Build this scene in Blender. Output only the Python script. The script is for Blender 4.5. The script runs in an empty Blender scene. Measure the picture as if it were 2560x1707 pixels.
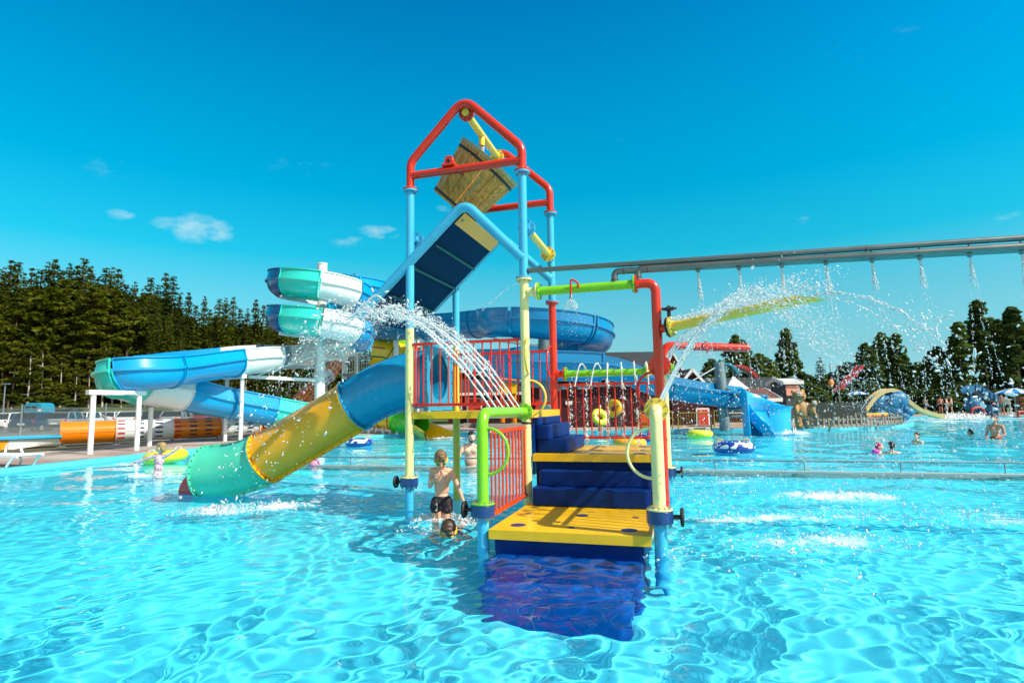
import bpy, bmesh, math, random
import numpy as np
from mathutils import Vector, Matrix, Quaternion
from mathutils.geometry import tessellate_polygon
PI = math.pi
rad = math.radians
R = random.Random(7)
SC = bpy.context.scene
COL = SC.collection
# ------------------------------------------------------------------ camera, world, sun, exposure
CAM_H, FPX, PITCH, ROLL = 1.5, 1470.0, 0.1095, -0.0154
cam = bpy.data.cameras.new('camera')
cam_o = bpy.data.objects.new('camera', cam)
COL.objects.link(cam_o)
SC.camera = cam_o
cam.sensor_width = 36.0
cam.lens = 36.0 * FPX / 2560.0
cam.dof.use_dof = True
cam.dof.focus_distance = 6.8
cam.dof.aperture_fstop = 2.8
cam.clip_start = 0.05
cam.clip_end = 3000.0
cam_o.matrix_world = Matrix.Translation((0, 0, CAM_H)) @ Matrix.Rotation(PI / 2 + PITCH, 4, 'X') @ Matrix.Rotation(ROLL, 4, 'Z')
SC.view_settings.view_transform = 'Standard'
SC.view_settings.look = 'None'
SC.view_settings.gamma = 1.0
SC.view_settings.exposure = 0.30
SC.cycles.use_denoising = True
SC.cycles.max_bounces = 10
SC.cycles.transparent_max_bounces = 16
SC.cycles.sample_clamp_indirect = 4.0
SUN_EL, SUN_AZ = rad(43.5), rad(119)          # azimuth from +Y (view direction) clockwise: right and behind the camera
sun = bpy.data.lights.new('sun', 'SUN')
sun.energy = 5.0
sun.angle = rad(0.5)
sun.color = (1.0, 0.93, 0.80)
sun.cycles.is_caustics_light = True
sun_o = bpy.data.objects.new('sun', sun)
COL.objects.link(sun_o)
sun_dir = Vector((math.sin(SUN_AZ) * math.cos(SUN_EL), math.cos(SUN_AZ) * math.cos(SUN_EL), math.sin(SUN_EL)))
sun_o.rotation_euler = sun_dir.to_track_quat('Z', 'Y').to_euler()

# pixel helpers of the surveyed photograph (2560 wide): a pixel plus a known depth or height gives a place in the world
_F = np.array([0, math.cos(PITCH), math.sin(PITCH)])
_R0 = np.array([1.0, 0, 0]); _U0 = np.cross(_R0, _F)
_R = math.cos(ROLL) * _R0 + math.sin(ROLL) * _U0
_U = -math.sin(ROLL) * _R0 + math.cos(ROLL) * _U0
def ray(u, v):
    return (u - 1280) / FPX * _R - (v - 853.5) / FPX * _U + _F
def at(u, v, Y):
    d = ray(u, v); k = Y / d[1]
    return Vector((d[0] * k, Y, CAM_H + d[2] * k))
def atz(u, v, z):
    d = ray(u, v); k = (z - CAM_H) / d[2]
    return Vector((d[0] * k, d[1] * k, z))

def hexc(h):
    out = []
    for i in (0, 2, 4):
        x = int(h[i:i + 2], 16) / 255.0
        out.append(x / 12.92 if x < 0.04045 else ((x + 0.055) / 1.055) ** 2.4)
    return tuple(out)

# sky: Nishita sky, its hue steered to the deep cyan of the place, with a few thin summer clouds far away
w = bpy.data.worlds.new('World')
SC.world = w
w.use_nodes = True
nt = w.node_tree
N = nt.nodes; LK = nt.links
bg = N['Background']
sky = N.new('ShaderNodeTexSky')
sky.sky_type = 'NISHITA'
sky.sun_disc = False
sky.sun_elevation = SUN_EL
sky.sun_rotation = SUN_AZ
sky.air_density = 1.0
sky.dust_density = 0.6
sky.ozone_density = 2.0
tc = N.new('ShaderNodeTexCoord')
sep = N.new('ShaderNodeSeparateXYZ'); LK.new(tc.outputs['Generated'], sep.inputs[0])
ramp = N.new('ShaderNodeValToRGB'); LK.new(sep.outputs['Z'], ramp.inputs[0])
SKY_TINT = [(0.0, (.38, .77, .82)), (0.11, (.24, .71, .83)), (0.243, (.016, .565, .82)), (0.345, (.0, .434, .76)), (0.47, (.0, .328, .672)), (0.59, (.0, .223, .552)), (1.0, (.0, .12, .40))]
el = ramp.color_ramp.elements
el[0].position, el[0].color = SKY_TINT[0][0], (*SKY_TINT[0][1], 1)
el[1].position, el[1].color = SKY_TINT[-1][0], (*SKY_TINT[-1][1], 1)
for p_, c_ in SKY_TINT[1:-1]:
    e_ = el.new(p_); e_.color = (*c_, 1)
bw = N.new('ShaderNodeRGBToBW'); LK.new(sky.outputs[0], bw.inputs[0])
SKY_GAIN = [(0.0, .20), (.02, .175), (0.08, .172), (0.16, .233), (0.243, .31), (.345, .41), (.467, .53), (.59, .65), (1.0, .8)]
ramp2 = N.new('ShaderNodeValToRGB'); LK.new(sep.outputs['Z'], ramp2.inputs[0])
el = ramp2.color_ramp.elements
el[0].position, el[0].color = 0.0, (SKY_GAIN[0][1],) * 3 + (1,)
el[1].position, el[1].color = 1.0, (SKY_GAIN[-1][1],) * 3 + (1,)
for p_, c_ in SKY_GAIN[1:-1]:
    e_ = el.new(p_); e_.color = (c_, c_, c_, 1)
mg = N.new('ShaderNodeMath'); mg.operation = 'MULTIPLY'; LK.new(bw.outputs[0], mg.inputs[0]); LK.new(ramp2.outputs[0], mg.inputs[1])
m10 = N.new('ShaderNodeMath'); m10.operation = 'MULTIPLY'; m10.inputs[1].default_value = 10.0; LK.new(mg.outputs[0], m10.inputs[0])
mul = N.new('ShaderNodeVectorMath'); mul.operation = 'SCALE'
LK.new(ramp.outputs[0], mul.inputs[0]); LK.new(m10.outputs[0], mul.inputs['Scale'])
# the unseen sky behind the camera and overhead is whitened to add neutral fill
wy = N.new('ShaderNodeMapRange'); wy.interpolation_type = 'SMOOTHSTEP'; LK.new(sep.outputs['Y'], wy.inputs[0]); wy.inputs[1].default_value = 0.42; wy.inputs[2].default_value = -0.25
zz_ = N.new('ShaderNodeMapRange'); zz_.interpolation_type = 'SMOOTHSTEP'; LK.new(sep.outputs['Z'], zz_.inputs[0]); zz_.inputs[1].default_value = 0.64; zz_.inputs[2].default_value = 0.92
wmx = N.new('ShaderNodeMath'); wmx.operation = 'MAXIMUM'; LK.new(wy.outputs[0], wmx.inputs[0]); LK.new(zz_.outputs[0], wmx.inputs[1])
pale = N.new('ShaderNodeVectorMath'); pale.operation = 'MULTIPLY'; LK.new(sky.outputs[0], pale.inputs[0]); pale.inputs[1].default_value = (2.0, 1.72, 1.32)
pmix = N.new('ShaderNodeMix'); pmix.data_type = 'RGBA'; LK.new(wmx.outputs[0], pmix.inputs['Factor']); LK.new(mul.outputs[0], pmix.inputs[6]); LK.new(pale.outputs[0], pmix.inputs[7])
# thin clouds: soft patches in fixed sky directions broken up by noise
ns = N.new('ShaderNodeTexNoise'); ns.inputs['Scale'].default_value = 26.0; ns.inputs['Detail'].default_value = 7.0; ns.inputs['Roughness'].default_value = 0.62
mp = N.new('ShaderNodeMapping'); mp.inputs['Scale'].default_value = (1, 1, 2.2); LK.new(tc.outputs['Generated'], mp.inputs[0]); LK.new(mp.outputs[0], ns.inputs['Vector'])
CLOUDS = [(503, 572, 100, 42, .9), (430, 560, 60, 22, .7), (302, 536, 46, 16, .7), (955, 580, 66, 24, .7), (885, 606, 62, 20, .6), (1990, 547, 52, 24, .45),
          (2512, 538, 60, 14, .45), (1125, 523, 46, 20, .55), (320, 425, 120, 40, .22), (780, 405, 170, 50, .15), (2150, 110, 200, 40, .12), (2255, 10, 60, 22, .2), (1520, 365, 60, 30, .14)]
acc = None
for (u_, v_, a_, b_, s_) in CLOUDS:
    d0 = Vector(ray(u_, v_)).normalized(); dx = (Vector(ray(u_ + a_, v_)).normalized() - d0); dy = (Vector(ray(u_, v_ - b_)).normalized() - d0)
    vs = N.new('ShaderNodeVectorMath'); vs.operation = 'SUBTRACT'; LK.new(tc.outputs['Generated'], vs.inputs[0]); vs.inputs[1].default_value = d0
    q = []
    for ax in (dx, dy):
        dt = N.new('ShaderNodeVectorMath'); dt.operation = 'DOT_PRODUCT'; LK.new(vs.outputs[0], dt.inputs[0]); dt.inputs[1].default_value = ax / ax.length_squared
        pw = N.new('ShaderNodeMath'); pw.operation = 'MULTIPLY'; LK.new(dt.outputs['Value'], pw.inputs[0]); LK.new(dt.outputs['Value'], pw.inputs[1])
        q.append(pw)
    sm = N.new('ShaderNodeMath'); sm.operation = 'ADD'; LK.new(q[0].outputs[0], sm.inputs[0]); LK.new(q[1].outputs[0], sm.inputs[1])
    mr = N.new('ShaderNodeMapRange'); mr.interpolation_type = 'SMOOTHSTEP'; LK.new(sm.outputs[0], mr.inputs[0])
    mr.inputs[1].default_value = 0.0; mr.inputs[2].default_value = 1.3; mr.inputs[3].default_value = s_; mr.inputs[4].default_value = 0.0
    if acc is None: acc = mr
    else:
        ad = N.new('ShaderNodeMath'); ad.operation = 'MAXIMUM'; LK.new(acc.outputs[0], ad.inputs[0]); LK.new(mr.outputs[0], ad.inputs[1]); acc = ad
nr = N.new('ShaderNodeMapRange'); LK.new(ns.outputs[0], nr.inputs[0]); nr.inputs[1].default_value = 0.28; nr.inputs[2].default_value = 0.78; nr.inputs[3].default_value = -0.95; nr.inputs[4].default_value = 0.40
cs = N.new('ShaderNodeMath'); cs.operation = 'ADD'; LK.new(acc.outputs[0], cs.inputs[0]); LK.new(nr.outputs[0], cs.inputs[1])
cm = N.new('ShaderNodeMath'); cm.operation = 'MULTIPLY'; cm.use_clamp = True; LK.new(cs.outputs[0], cm.inputs[0]); LK.new(acc.outputs[0], cm.inputs[1])
cmx = N.new('ShaderNodeMath'); cmx.operation = 'MULTIPLY'; cmx.inputs[1].default_value = 0.85; LK.new(cm.outputs[0], cmx.inputs[0])
mixc = N.new('ShaderNodeMix'); mixc.data_type = 'RGBA'
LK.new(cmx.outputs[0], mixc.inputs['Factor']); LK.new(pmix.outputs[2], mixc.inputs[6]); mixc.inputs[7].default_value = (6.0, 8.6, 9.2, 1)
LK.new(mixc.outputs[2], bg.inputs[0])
bg.inputs[1].default_value = 0.082

# ------------------------------------------------------------------ materials
MATS = {}
def new_mat(name):
    m = bpy.data.materials.new(name); m.use_nodes = True
    return m, m.node_tree, m.node_tree.nodes['Principled BSDF']
def paint(name, col, rough=0.35, var=0.10, scale=4.0, bump=0.0, bscale=40.0, spec=0.5, metal=0.0, coat=0.0, dirt=0.0, dcol=(0.12, 0.1, 0.07), stretch=(1, 1, 1), trans=0.0):
    """painted / plastic / plain surface with mottled tone, wear and roughness variation"""
    if name in MATS: return MATS[name]
    m, t, b = new_mat(name)
    if isinstance(col, str): col = hexc(col)
    tcn = t.nodes.new('ShaderNodeTexCoord'); mpn = t.nodes.new('ShaderNodeMapping'); mpn.inputs['Scale'].default_value = stretch
    t.links.new(tcn.outputs['Object'], mpn.inputs[0])
    n = t.nodes.new('ShaderNodeTexNoise'); n.inputs['Scale'].default_value = scale; n.inputs['Detail'].default_value = 6; n.inputs['Roughness'].default_value = 0.65
    t.links.new(mpn.outputs[0], n.inputs['Vector'])
    cr = t.nodes.new('ShaderNodeValToRGB'); t.links.new(n.outputs[0], cr.inputs[0])
    cr.color_ramp.elements[0].position = 0.28; cr.color_ramp.elements[1].position = 0.74
    lo = tuple(max(0, c * (1 - var)) for c in col); hi = tuple(min(1, c * (1 + var * .7) + var * .012) for c in col)
    cr.color_ramp.elements[0].color = (*lo, 1); cr.color_ramp.elements[1].color = (*hi, 1)
    out = cr.outputs[0]
    if dirt > 0:
        n2 = t.nodes.new('ShaderNodeTexNoise'); n2.inputs['Scale'].default_value = scale * 3.1; n2.inputs['Detail'].default_value = 8; n2.inputs['Roughness'].default_value = 0.7
        t.links.new(mpn.outputs[0], n2.inputs['Vector'])
        r2 = t.nodes.new('ShaderNodeMapRange'); r2.inputs[1].default_value = 0.56; r2.inputs[2].default_value = 0.78; r2.inputs[3].default_value = 0; r2.inputs[4].default_value = dirt
        t.links.new(n2.outputs[0], r2.inputs[0])
        mx = t.nodes.new('ShaderNodeMix'); mx.data_type = 'RGBA'; t.links.new(r2.outputs[0], mx.inputs['Factor']); t.links.new(out, mx.inputs[6]); mx.inputs[7].default_value = (*dcol, 1)
        out = mx.outputs[2]
    t.links.new(out, b.inputs['Base Color'])
    rr = t.nodes.new('ShaderNodeMapRange'); rr.inputs[3].default_value = max(0.02, rough - .08); rr.inputs[4].default_value = min(1, rough + .1); t.links.new(n.outputs[0], rr.inputs[0]); t.links.new(rr.outputs[0], b.inputs['Roughness'])
    b.inputs['Specular IOR Level'].default_value = spec; b.inputs['Metallic'].default_value = metal
    b.inputs['Coat Weight'].default_value = coat; b.inputs['Coat Roughness'].default_value = 0.12
    if trans: b.inputs['Transmission Weight'].default_value = trans
    if bump > 0:
        n3 = t.nodes.new('ShaderNodeTexNoise'); n3.inputs['Scale'].default_value = bscale; n3.inputs['Detail'].default_value = 5
        t.links.new(mpn.outputs[0], n3.inputs['Vector'])
        bp = t.nodes.new('ShaderNodeBump'); bp.inputs['Strength'].default_value = bump; bp.inputs['Distance'].default_value = 0.02; t.links.new(n3.outputs[0], bp.inputs['Height']); t.links.new(bp.outputs[0], b.inputs['Normal'])
    MATS[name] = m
    return m

M_RED = paint('red pipe paint', (0.74, 0.026, 0.003), .28, .12, 3, dirt=.12, coat=.3)
M_REDRAIL = paint('red rail paint', (0.70, 0.018, 0.004), .35, .12, 5, dirt=.12)
M_ORRAIL = paint('orange red rail paint', (0.78, 0.055, 0.004), .35, .12, 5, dirt=.10)
M_BLUEP = paint('light blue pipe paint', (0.05, 0.46, 0.74), .27, .10, 3, dirt=.12, coat=.3)
M_CREAM = paint('cream yellow pipe paint', (0.88, 0.80, 0.34), .33, .08, 3, dirt=.12, coat=.25, dcol=(.35, .27, .06))
M_YPIPE = paint('yellow pipe paint', (0.85, 0.62, 0.07), .33, .10, 3, dirt=.12, coat=.25, dcol=(.25, .17, .03))
M_GREEN = paint('lime green pipe paint', (0.22, 0.62, 0.008), .28, .14, 4, dirt=.12, coat=.35)
M_DBLUE = paint('dark blue collar paint', (0.008, 0.045, 0.19), .3, .25, 12, dirt=.25, dcol=(.05, .12, .22), coat=.3)
M_NAVY = paint('navy blue steps plastic', (0.001, 0.026, 0.17), .42, .25, 4, bump=.12, bscale=18, spec=.12)
M_NAVYPANEL = paint('navy blue roof panel', (0.001, 0.030, 0.100), .55, .22, 2.5, spec=.05, bump=.08, bscale=30, dirt=.22, dcol=(.04, .12, .22), stretch=(1, 8, 8))
M_BLACK = paint('black cast iron', (0.012, 0.012, 0.013), .4, .3, 8, bump=.2)
M_STEEL = paint('stainless steel', (0.20, 0.22, 0.21), .42, .15, 3, metal=.85, dirt=.15, dcol=(.10, .12, .10), stretch=(1, 1, 1))
M_BOLT = paint('grey bolt steel', (0.30, 0.30, 0.28), .35, .2, 20, metal=.8)
M_GALV = paint('galvanised steel', (0.22, 0.30, 0.32), .4, .15, 6, metal=.35, dirt=.1)
M_WHITE = paint('white painted steel', (0.80, 0.83, 0.82), .35, .05, 2, dirt=.05)
M_TUBEB = paint('blue slide plastic', (0.005, 0.28, 0.52), .3, .10, 3, dirt=.08, dcol=(.03, .3, .55), stretch=(6, 1, 1), coat=.2)
M_TUBEY = paint('yellow slide plastic', (0.96, 0.42, 0.001), .36, .10, 3, dirt=.12, dcol=(.45, .30, .01), coat=.15)
M_TUBET = paint('turquoise slide plastic', (0.075, 0.60, 0.40), .34, .10, 3, dirt=.10, dcol=(.10, .45, .36), coat=.15)
M_PLATB = paint('blue slide plate plastic', (0.02, 0.30, 0.52), .35, .1, 4, dirt=.1)
M_HOLE = paint('dark drain hole', (0.02, 0.03, 0.16), .5, .2, 8)
M_RUBBER = paint('black rubber', (0.012, 0.013, 0.014), .6, .2, 10)
M_SKIN = None

# ------------------------------------------------------------------ mesh builder
class MB:
    def __init__(s):
        s.v = []; s.f = []; s.m = []
        s.mi = 0
    def add(s, V, F):
        o = len(s.v); s.v.extend([tuple(x) for x in V])
        for f in F:
            s.f.append(tuple(i + o for i in f)); s.m.append(s.mi)
    def xf(s, M, start=0):
        for i in range(start, len(s.v)): s.v[i] = tuple(M @ Vector(s.v[i]))
    def box(s, c, d, rot=None):
        h = Vector(d) / 2; c = Vector(c)
        V = [Vector((x * h.x, y * h.y, z * h.z)) for x in (-1, 1) for y in (-1, 1) for z in (-1, 1)]
        if rot is not None: V = [rot @ p for p in V]
        s.add([p + c for p in V], [(0, 1, 3, 2), (4, 6, 7, 5), (0, 4, 5, 1), (2, 3, 7, 6), (0, 2, 6, 4), (1, 5, 7, 3)])
    def prism(s, pts, lo, hi, axis=2):
        """extrude a 2D outline between lo and hi along an axis"""
        n = len(pts)
        def P(p, h):
            if axis == 2: return (p[0], p[1], h)
            if axis == 1: return (p[0], h, p[1])
            return (h, p[0], p[1])
        V = [P(p, lo) for p in pts] + [P(p, hi) for p in pts]
        F = [tuple(range(n))[::-1], tuple(range(n, 2 * n))] + [(i, (i + 1) % n, (i + 1) % n + n, i + n) for i in range(n)]
        s.add(V, F)
    def frames(s, path, up=Vector((0, 0, 1))):
        P = [Vector(p) for p in path]; out = []
        T = []
        for i in range(len(P)):
            a = P[max(0, i - 1)]; b = P[min(len(P) - 1, i + 1)]
            T.append((b - a).normalized())
        n = T[0].orthogonal().normalized()
        for i, t in enumerate(T):
            n = (n - t * n.dot(t))
            n = n.normalized() if n.length > 1e-6 else t.orthogonal().normalized()
            out.append((P[i], t, n, t.cross(n)))
        return out
    def tube(s, path, r, n=16, caps=True, rs=None):
        fr = s.frames(path); V = []; F = []
        for i, (p, t, a, b) in enumerate(fr):
            rr = rs[i] if rs is not None else r
            for k in range(n):
                q = 2 * PI * k / n
                V.append(p + (a * math.cos(q) + b * math.sin(q)) * rr)
        for i in range(len(fr) - 1):
            for k in range(n):
                k2 = (k + 1) % n
                F.append((i * n + k, i * n + k2, (i + 1) * n + k2, (i + 1) * n + k))
        if caps:
            F.append(tuple(range(n))[::-1]); F.append(tuple(range((len(fr) - 1) * n, len(fr) * n)))
        s.add(V, F)
    def cyl(s, a, b, r, n=16, r2=None):
        s.tube([a, b], r, n, True, [r, r if r2 is None else r2])
    def sphere(s, c, r, n=12, m=8, sc=(1, 1, 1), rot=None):
        V = [Vector((0, 0, 1))]
        for i in range(1, m):
            for k in range(n):
                th = PI * i / m; ph = 2 * PI * k / n
                V.append(Vector((math.sin(th) * math.cos(ph), math.sin(th) * math.sin(ph), math.cos(th))))
        V.append(Vector((0, 0, -1)))
        F = [(0, 1 + k, 1 + (k + 1) % n) for k in range(n)]
        for i in range(m - 2):
            for k in range(n):
                a = 1 + i * n + k; b = 1 + i * n + (k + 1) % n
                F.append((a, a + n, b + n, b))
        L = len(V) - 1
        F += [(L, 1 + (m - 2) * n + (k + 1) % n, 1 + (m - 2) * n + k) for k in range(n)]
        sc = Vector(sc)
        V = [Vector((p.x * sc.x, p.y * sc.y, p.z * sc.z)) * r for p in V]
        if rot is not None: V = [rot @ p for p in V]
        s.add([p + Vector(c) for p in V], F)
    def torus(s, c, Rr, r, n=36, m=12, rot=None, sz=1.0):
        V = []; F = []
        for i in range(n):
            for k in range(m):
                a = 2 * PI * i / n; b = 2 * PI * k / m
                p = Vector(((Rr + r * math.cos(b)) * math.cos(a), (Rr + r * math.cos(b)) * math.sin(a), r * sz * math.sin(b)))
                V.append((rot @ p if rot is not None else p) + Vector(c))
        for i in range(n):
            for k in range(m):
                F.append((i * m + k, ((i + 1) % n) * m + k, ((i + 1) % n) * m + (k + 1) % m, i * m + (k + 1) % m))
        s.add(V, F)
    def ring(s, c, axis, ro, ri, th, n=28):
        """flat annulus disc (a flange) of thickness th centred at c"""
        ax = Vector(axis).normalized(); a = ax.orthogonal().normalized(); b = ax.cross(a); c = Vector(c)
        V = []
        for (r, h) in ((ro, -th / 2), (ro, th / 2), (ri, th / 2), (ri, -th / 2)):
            for k in range(n):
                q = 2 * PI * k / n
                V.append(c + (a * math.cos(q) + b * math.sin(q)) * r + ax * h)
        F = []
        for j in range(4):
            j2 = (j + 1) % 4
            for k in range(n):
                F.append((j * n + k, j * n + (k + 1) % n, j2 * n + (k + 1) % n, j2 * n + k))
        s.add(V, F)
    def bolts(s, c, axis, rc, n, r, h):
        ax = Vector(axis).normalized(); a = ax.orthogonal().normalized(); b = ax.cross(a); c = Vector(c)
        for k in range(n):
            q = 2 * PI * (k + .5) / n
            p = c + (a * math.cos(q) + b * math.sin(q)) * rc
            s.cyl(p - ax * h / 2, p + ax * h / 2, r, 6)
    def sweep(s, path, sec, ups=None, closed=False, cap=True):
        """sweep a section (list of (side, up)) along a path with horizontal side vectors"""
        P = [Vector(p) for p in path]; n = len(sec); V = []; F = []
        for i in range(len(P)):
            t = (P[min(len(P) - 1, i + 1)] - P[max(0, i - 1)]).normalized()
            up = ups[i] if ups is not None else Vector((0, 0, 1))
            sd = t.cross(up).normalized(); u2 = sd.cross(t).normalized()
            for (x, z) in sec: V.append(P[i] + sd * x + u2 * z)
        for i in range(len(P) - 1):
            for k in range(n if closed else n - 1):
                k2 = (k + 1) % n
                F.append((i * n + k, i * n + k2, (i + 1) * n + k2, (i + 1) * n + k))
        if closed and cap:
            F.append(tuple(range(n))[::-1]); F.append(tuple(range((len(P) - 1) * n, len(P) * n)))
        s.add(V, F)
    def build(s, name, mats, parent=None, smooth=35, bevel=0, bseg=2):
        me = bpy.data.meshes.new(name)
        me.from_pydata(s.v, [], s.f)
        if not isinstance(mats, (list, tuple)): mats = [mats]
        for m in mats: me.materials.append(m)
        if len(mats) > 1: me.polygons.foreach_set('material_index', s.m)
        bm = bmesh.new(); bm.from_mesh(me); bmesh.ops.recalc_face_normals(bm, faces=bm.faces); bm.to_mesh(me); bm.free()
        if smooth:
            me.shade_smooth(); me.set_sharp_from_angle(angle=rad(smooth))
        o = bpy.data.objects.new(name, me); COL.objects.link(o)
        if parent is not None: o.parent = parent
        if bevel:
            bv = o.modifiers.new('bevel', 'BEVEL'); bv.width = bevel; bv.segments = bseg; bv.limit_method = 'ANGLE'; bv.angle_limit = rad(40)
        return o

def tag(o, label=None, cat=None, group=None, kind=None):
    if label: o['label'] = label
    if cat: o['category'] = cat
    if group: o['group'] = group
    if kind: o['kind'] = kind
    return o
def thing(name, label, cat, loc=(0, 0, 0), rz=0.0, group=None):
    o = bpy.data.objects.new(name, None); COL.objects.link(o)
    o.empty_display_size = .2
    o.location = loc; o.rotation_euler = (0, 0, rz)
    return tag(o, label, cat, group)
def kids(o): return [c for c in COL.objects if c.parent is o]
def copy_tree(o, loc=None, rz=None, scale=None, label=None, group=None, parent=None):
    c = o.copy(); COL.objects.link(c)
    if parent is not None: c.parent = parent
    for ch in list(o.children): copy_tree(ch, parent=c)
    if loc is not None: c.location = loc
    if rz is not None: c.rotation_euler = (0, 0, rz)
    if scale is not None: c.scale = scale if isinstance(scale, (tuple, list)) else (scale,) * 3
    if label: c['label'] = label
    if group: c['group'] = group
    return c
def bend(pts, r, n=6):
    """polyline with rounded corners of radius r"""
    P = [Vector(p) for p in pts]; out = [P[0]]
    for i in range(1, len(P) - 1):
        a = (P[i - 1] - P[i]); b = (P[i + 1] - P[i]); la, lb = a.length, b.length; a.normalize(); b.normalize()
        ang = a.angle(b); d = min(r / math.tan(ang / 2), la * .48, lb * .48)
        p0 = P[i] + a * d; p1 = P[i] + b * d
        for k in range(n + 1):
            t = k / n
            out.append(p0 * (1 - t) ** 2 + P[i] * 2 * t * (1 - t) + p1 * t * t)
    out.append(P[-1]); return out
def spline(pts, n=10):
    """Catmull-Rom through points"""
    P = [Vector(p) for p in pts]; P = [P[0] * 2 - P[1]] + P + [P[-1] * 2 - P[-2]]; out = []
    for i in range(1, len(P) - 2):
        for k in range(n):
            t = k / n; a, b, c, d = P[i - 1], P[i], P[i + 1], P[i + 2]
            out.append(0.5 * ((2 * b) + (c - a) * t + (2 * a - 5 * b + 4 * c - d) * t * t + (3 * b - a - 3 * c + d) * t ** 3))
    out.append(P[-2]); return out
# ------------------------------------------------------------------ the setting: ground, pool, water, deck, car park
POOL = [Vector((-17.5, -7, 0)), Vector((-16.0, 5, 0)), atz(-160, 1209, 0), atz(0, 1185, 0), atz(333, 1147, 0), atz(520, 1127, 0), atz(720, 1108, 0), atz(925, 1094, 0), atz(1015, 1090, 0), atz(1106, 1087, 0),
        atz(1193, 1085, 0), atz(1440, 1082, 0), atz(1665, 1079, 0), atz(1967, 1076, 0), atz(2100, 1074, 0), atz(2200, 1070, 0), atz(2270, 1064.5, 0), atz(2285, 1060, 0), atz(2262, 1052, 0), atz(2300, 1046, 0), atz(2700, 1043, 0), Vector((62, 46, 0)), Vector((62, -7, 0))]
def sheet(name, outer, holes, z, mat):
    loops = [[Vector((p.x, p.y, 0)) for p in outer]] + [[Vector((p.x, p.y, 0)) for p in h] for h in holes]
    tris = tessellate_polygon(loops)
    V = [(p.x, p.y, z) for lp in loops for p in lp]
    b = MB(); b.add(V, [tuple(t) for t in tris])
    return tag(b.build(name, mat, smooth=0), kind='structure')
def multi(name, cols, scale=3.0, rough=.9, bump=.3, bscale=30, detail=8):
    m, t, b = new_mat(name)
    tcn = t.nodes.new('ShaderNodeTexCoord')
    n = t.nodes.new('ShaderNodeTexNoise'); n.inputs['Scale'].default_value = scale; n.inputs['Detail'].default_value = detail; n.inputs['Roughness'].default_value = .65
    t.links.new(tcn.outputs['Object'], n.inputs['Vector'])
    cr = t.nodes.new('ShaderNodeValToRGB'); e = cr.color_ramp.elements
    k = len(cols)
    e[0].position, e[0].color = .3, (*cols[0], 1); e[1].position, e[1].color = .7, (*cols[-1], 1)
    for i in range(1, k - 1):
        q = e.new(.3 + .4 * i / (k - 1)); q.color = (*cols[i], 1)
    t.links.new(n.outputs[0], cr.inputs[0]); t.links.new(cr.outputs[0], b.inputs['Base Color']); b.inputs['Roughness'].default_value = rough
    n3 = t.nodes.new('ShaderNodeTexNoise'); n3.inputs['Scale'].default_value = bscale; n3.inputs['Detail'].default_value = 4; t.links.new(tcn.outputs['Object'], n3.inputs['Vector'])
    bp = t.nodes.new('ShaderNodeBump'); bp.inputs['Strength'].default_value = bump; bp.inputs['Distance'].default_value = .05; t.links.new(n3.outputs[0], bp.inputs['Height']); t.links.new(bp.outputs[0], b.inputs['Normal'])
    return m
def pavers(name):
    m, t, b = new_mat(name)
    tcn = t.nodes.new('ShaderNodeTexCoord')
    br = t.nodes.new('ShaderNodeTexBrick'); br.inputs['Scale'].default_value = 4.0; br.inputs['Color1'].default_value = (.40, .27, .22, 1); br.inputs['Color2'].default_value = (.30, .19, .15, 1); br.inputs['Mortar'].default_value = (.13, .10, .085, 1)
    br.inputs['Mortar Size'].default_value = .012; t.links.new(tcn.outputs['Object'], br.inputs['Vector'])
    n = t.nodes.new('ShaderNodeTexNoise'); n.inputs['Scale'].default_value = .55; n.inputs['Detail'].default_value = 7; t.links.new(tcn.outputs['Object'], n.inputs['Vector'])
    r = t.nodes.new('ShaderNodeMapRange'); r.inputs[1].default_value = .45; r.inputs[2].default_value = .6; t.links.new(n.outputs[0], r.inputs[0])
    mx = t.nodes.new('ShaderNodeMix'); mx.data_type = 'RGBA'; mx.inputs[7].default_value = (.46, .40, .34, 1); t.links.new(br.outputs[0], mx.inputs[6]); t.links.new(r.outputs[0], mx.inputs['Factor'])
    t.links.new(mx.outputs[2], b.inputs['Base Color']); b.inputs['Roughness'].default_value = .75
    bp = t.nodes.new('ShaderNodeBump'); bp.inputs['Strength'].default_value = .3; bp.inputs['Distance'].default_value = .01; t.links.new(br.outputs['Fac'], bp.inputs['Height']); bp.invert = True; t.links.new(bp.outputs[0], b.inputs['Normal'])
    return m
M_GRASS = multi('meadow grass', [(.035, .055, .008), (.07, .10, .012), (.13, .14, .02)], .8, bump=.6, bscale=14)
M_ASPH = multi('car park asphalt', [(.045, .045, .045), (.075, .072, .07), (.10, .095, .09)], 1.4, bump=.3, bscale=60)
M_DIRT = multi('gravel and weeds', [(.05, .042, .03), (.11, .09, .065), (.075, .08, .02), (.16, .13, .09)], 1.2, bump=.6, bscale=26)
M_PAVE = pavers('pool deck pavers')
M_POOLW = paint('pool wall paint', (0.10, 0.58, 0.70), .4, .06, 2, dirt=.1, dcol=(.2, .5, .5))
M_CURB = paint('pool edge concrete', (0.30, 0.27, 0.24), .7, .15, 3, bump=.2, dirt=.2)
BIG = [Vector((-420, -40, 0)), Vector((420, -40, 0)), Vector((420, 900, 0)), Vector((-420, 900, 0))]
sheet('ground', BIG, [POOL], .075, M_GRASS)
def offset(poly, d):
    n = len(poly); out = []
    for i in range(n):
        a, b, c = poly[i - 1], poly[i], poly[(i + 1) % n]
        t = (c - a).normalized(); out.append(b + Vector((-t.y, t.x, 0)) * d)
    return out
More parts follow.
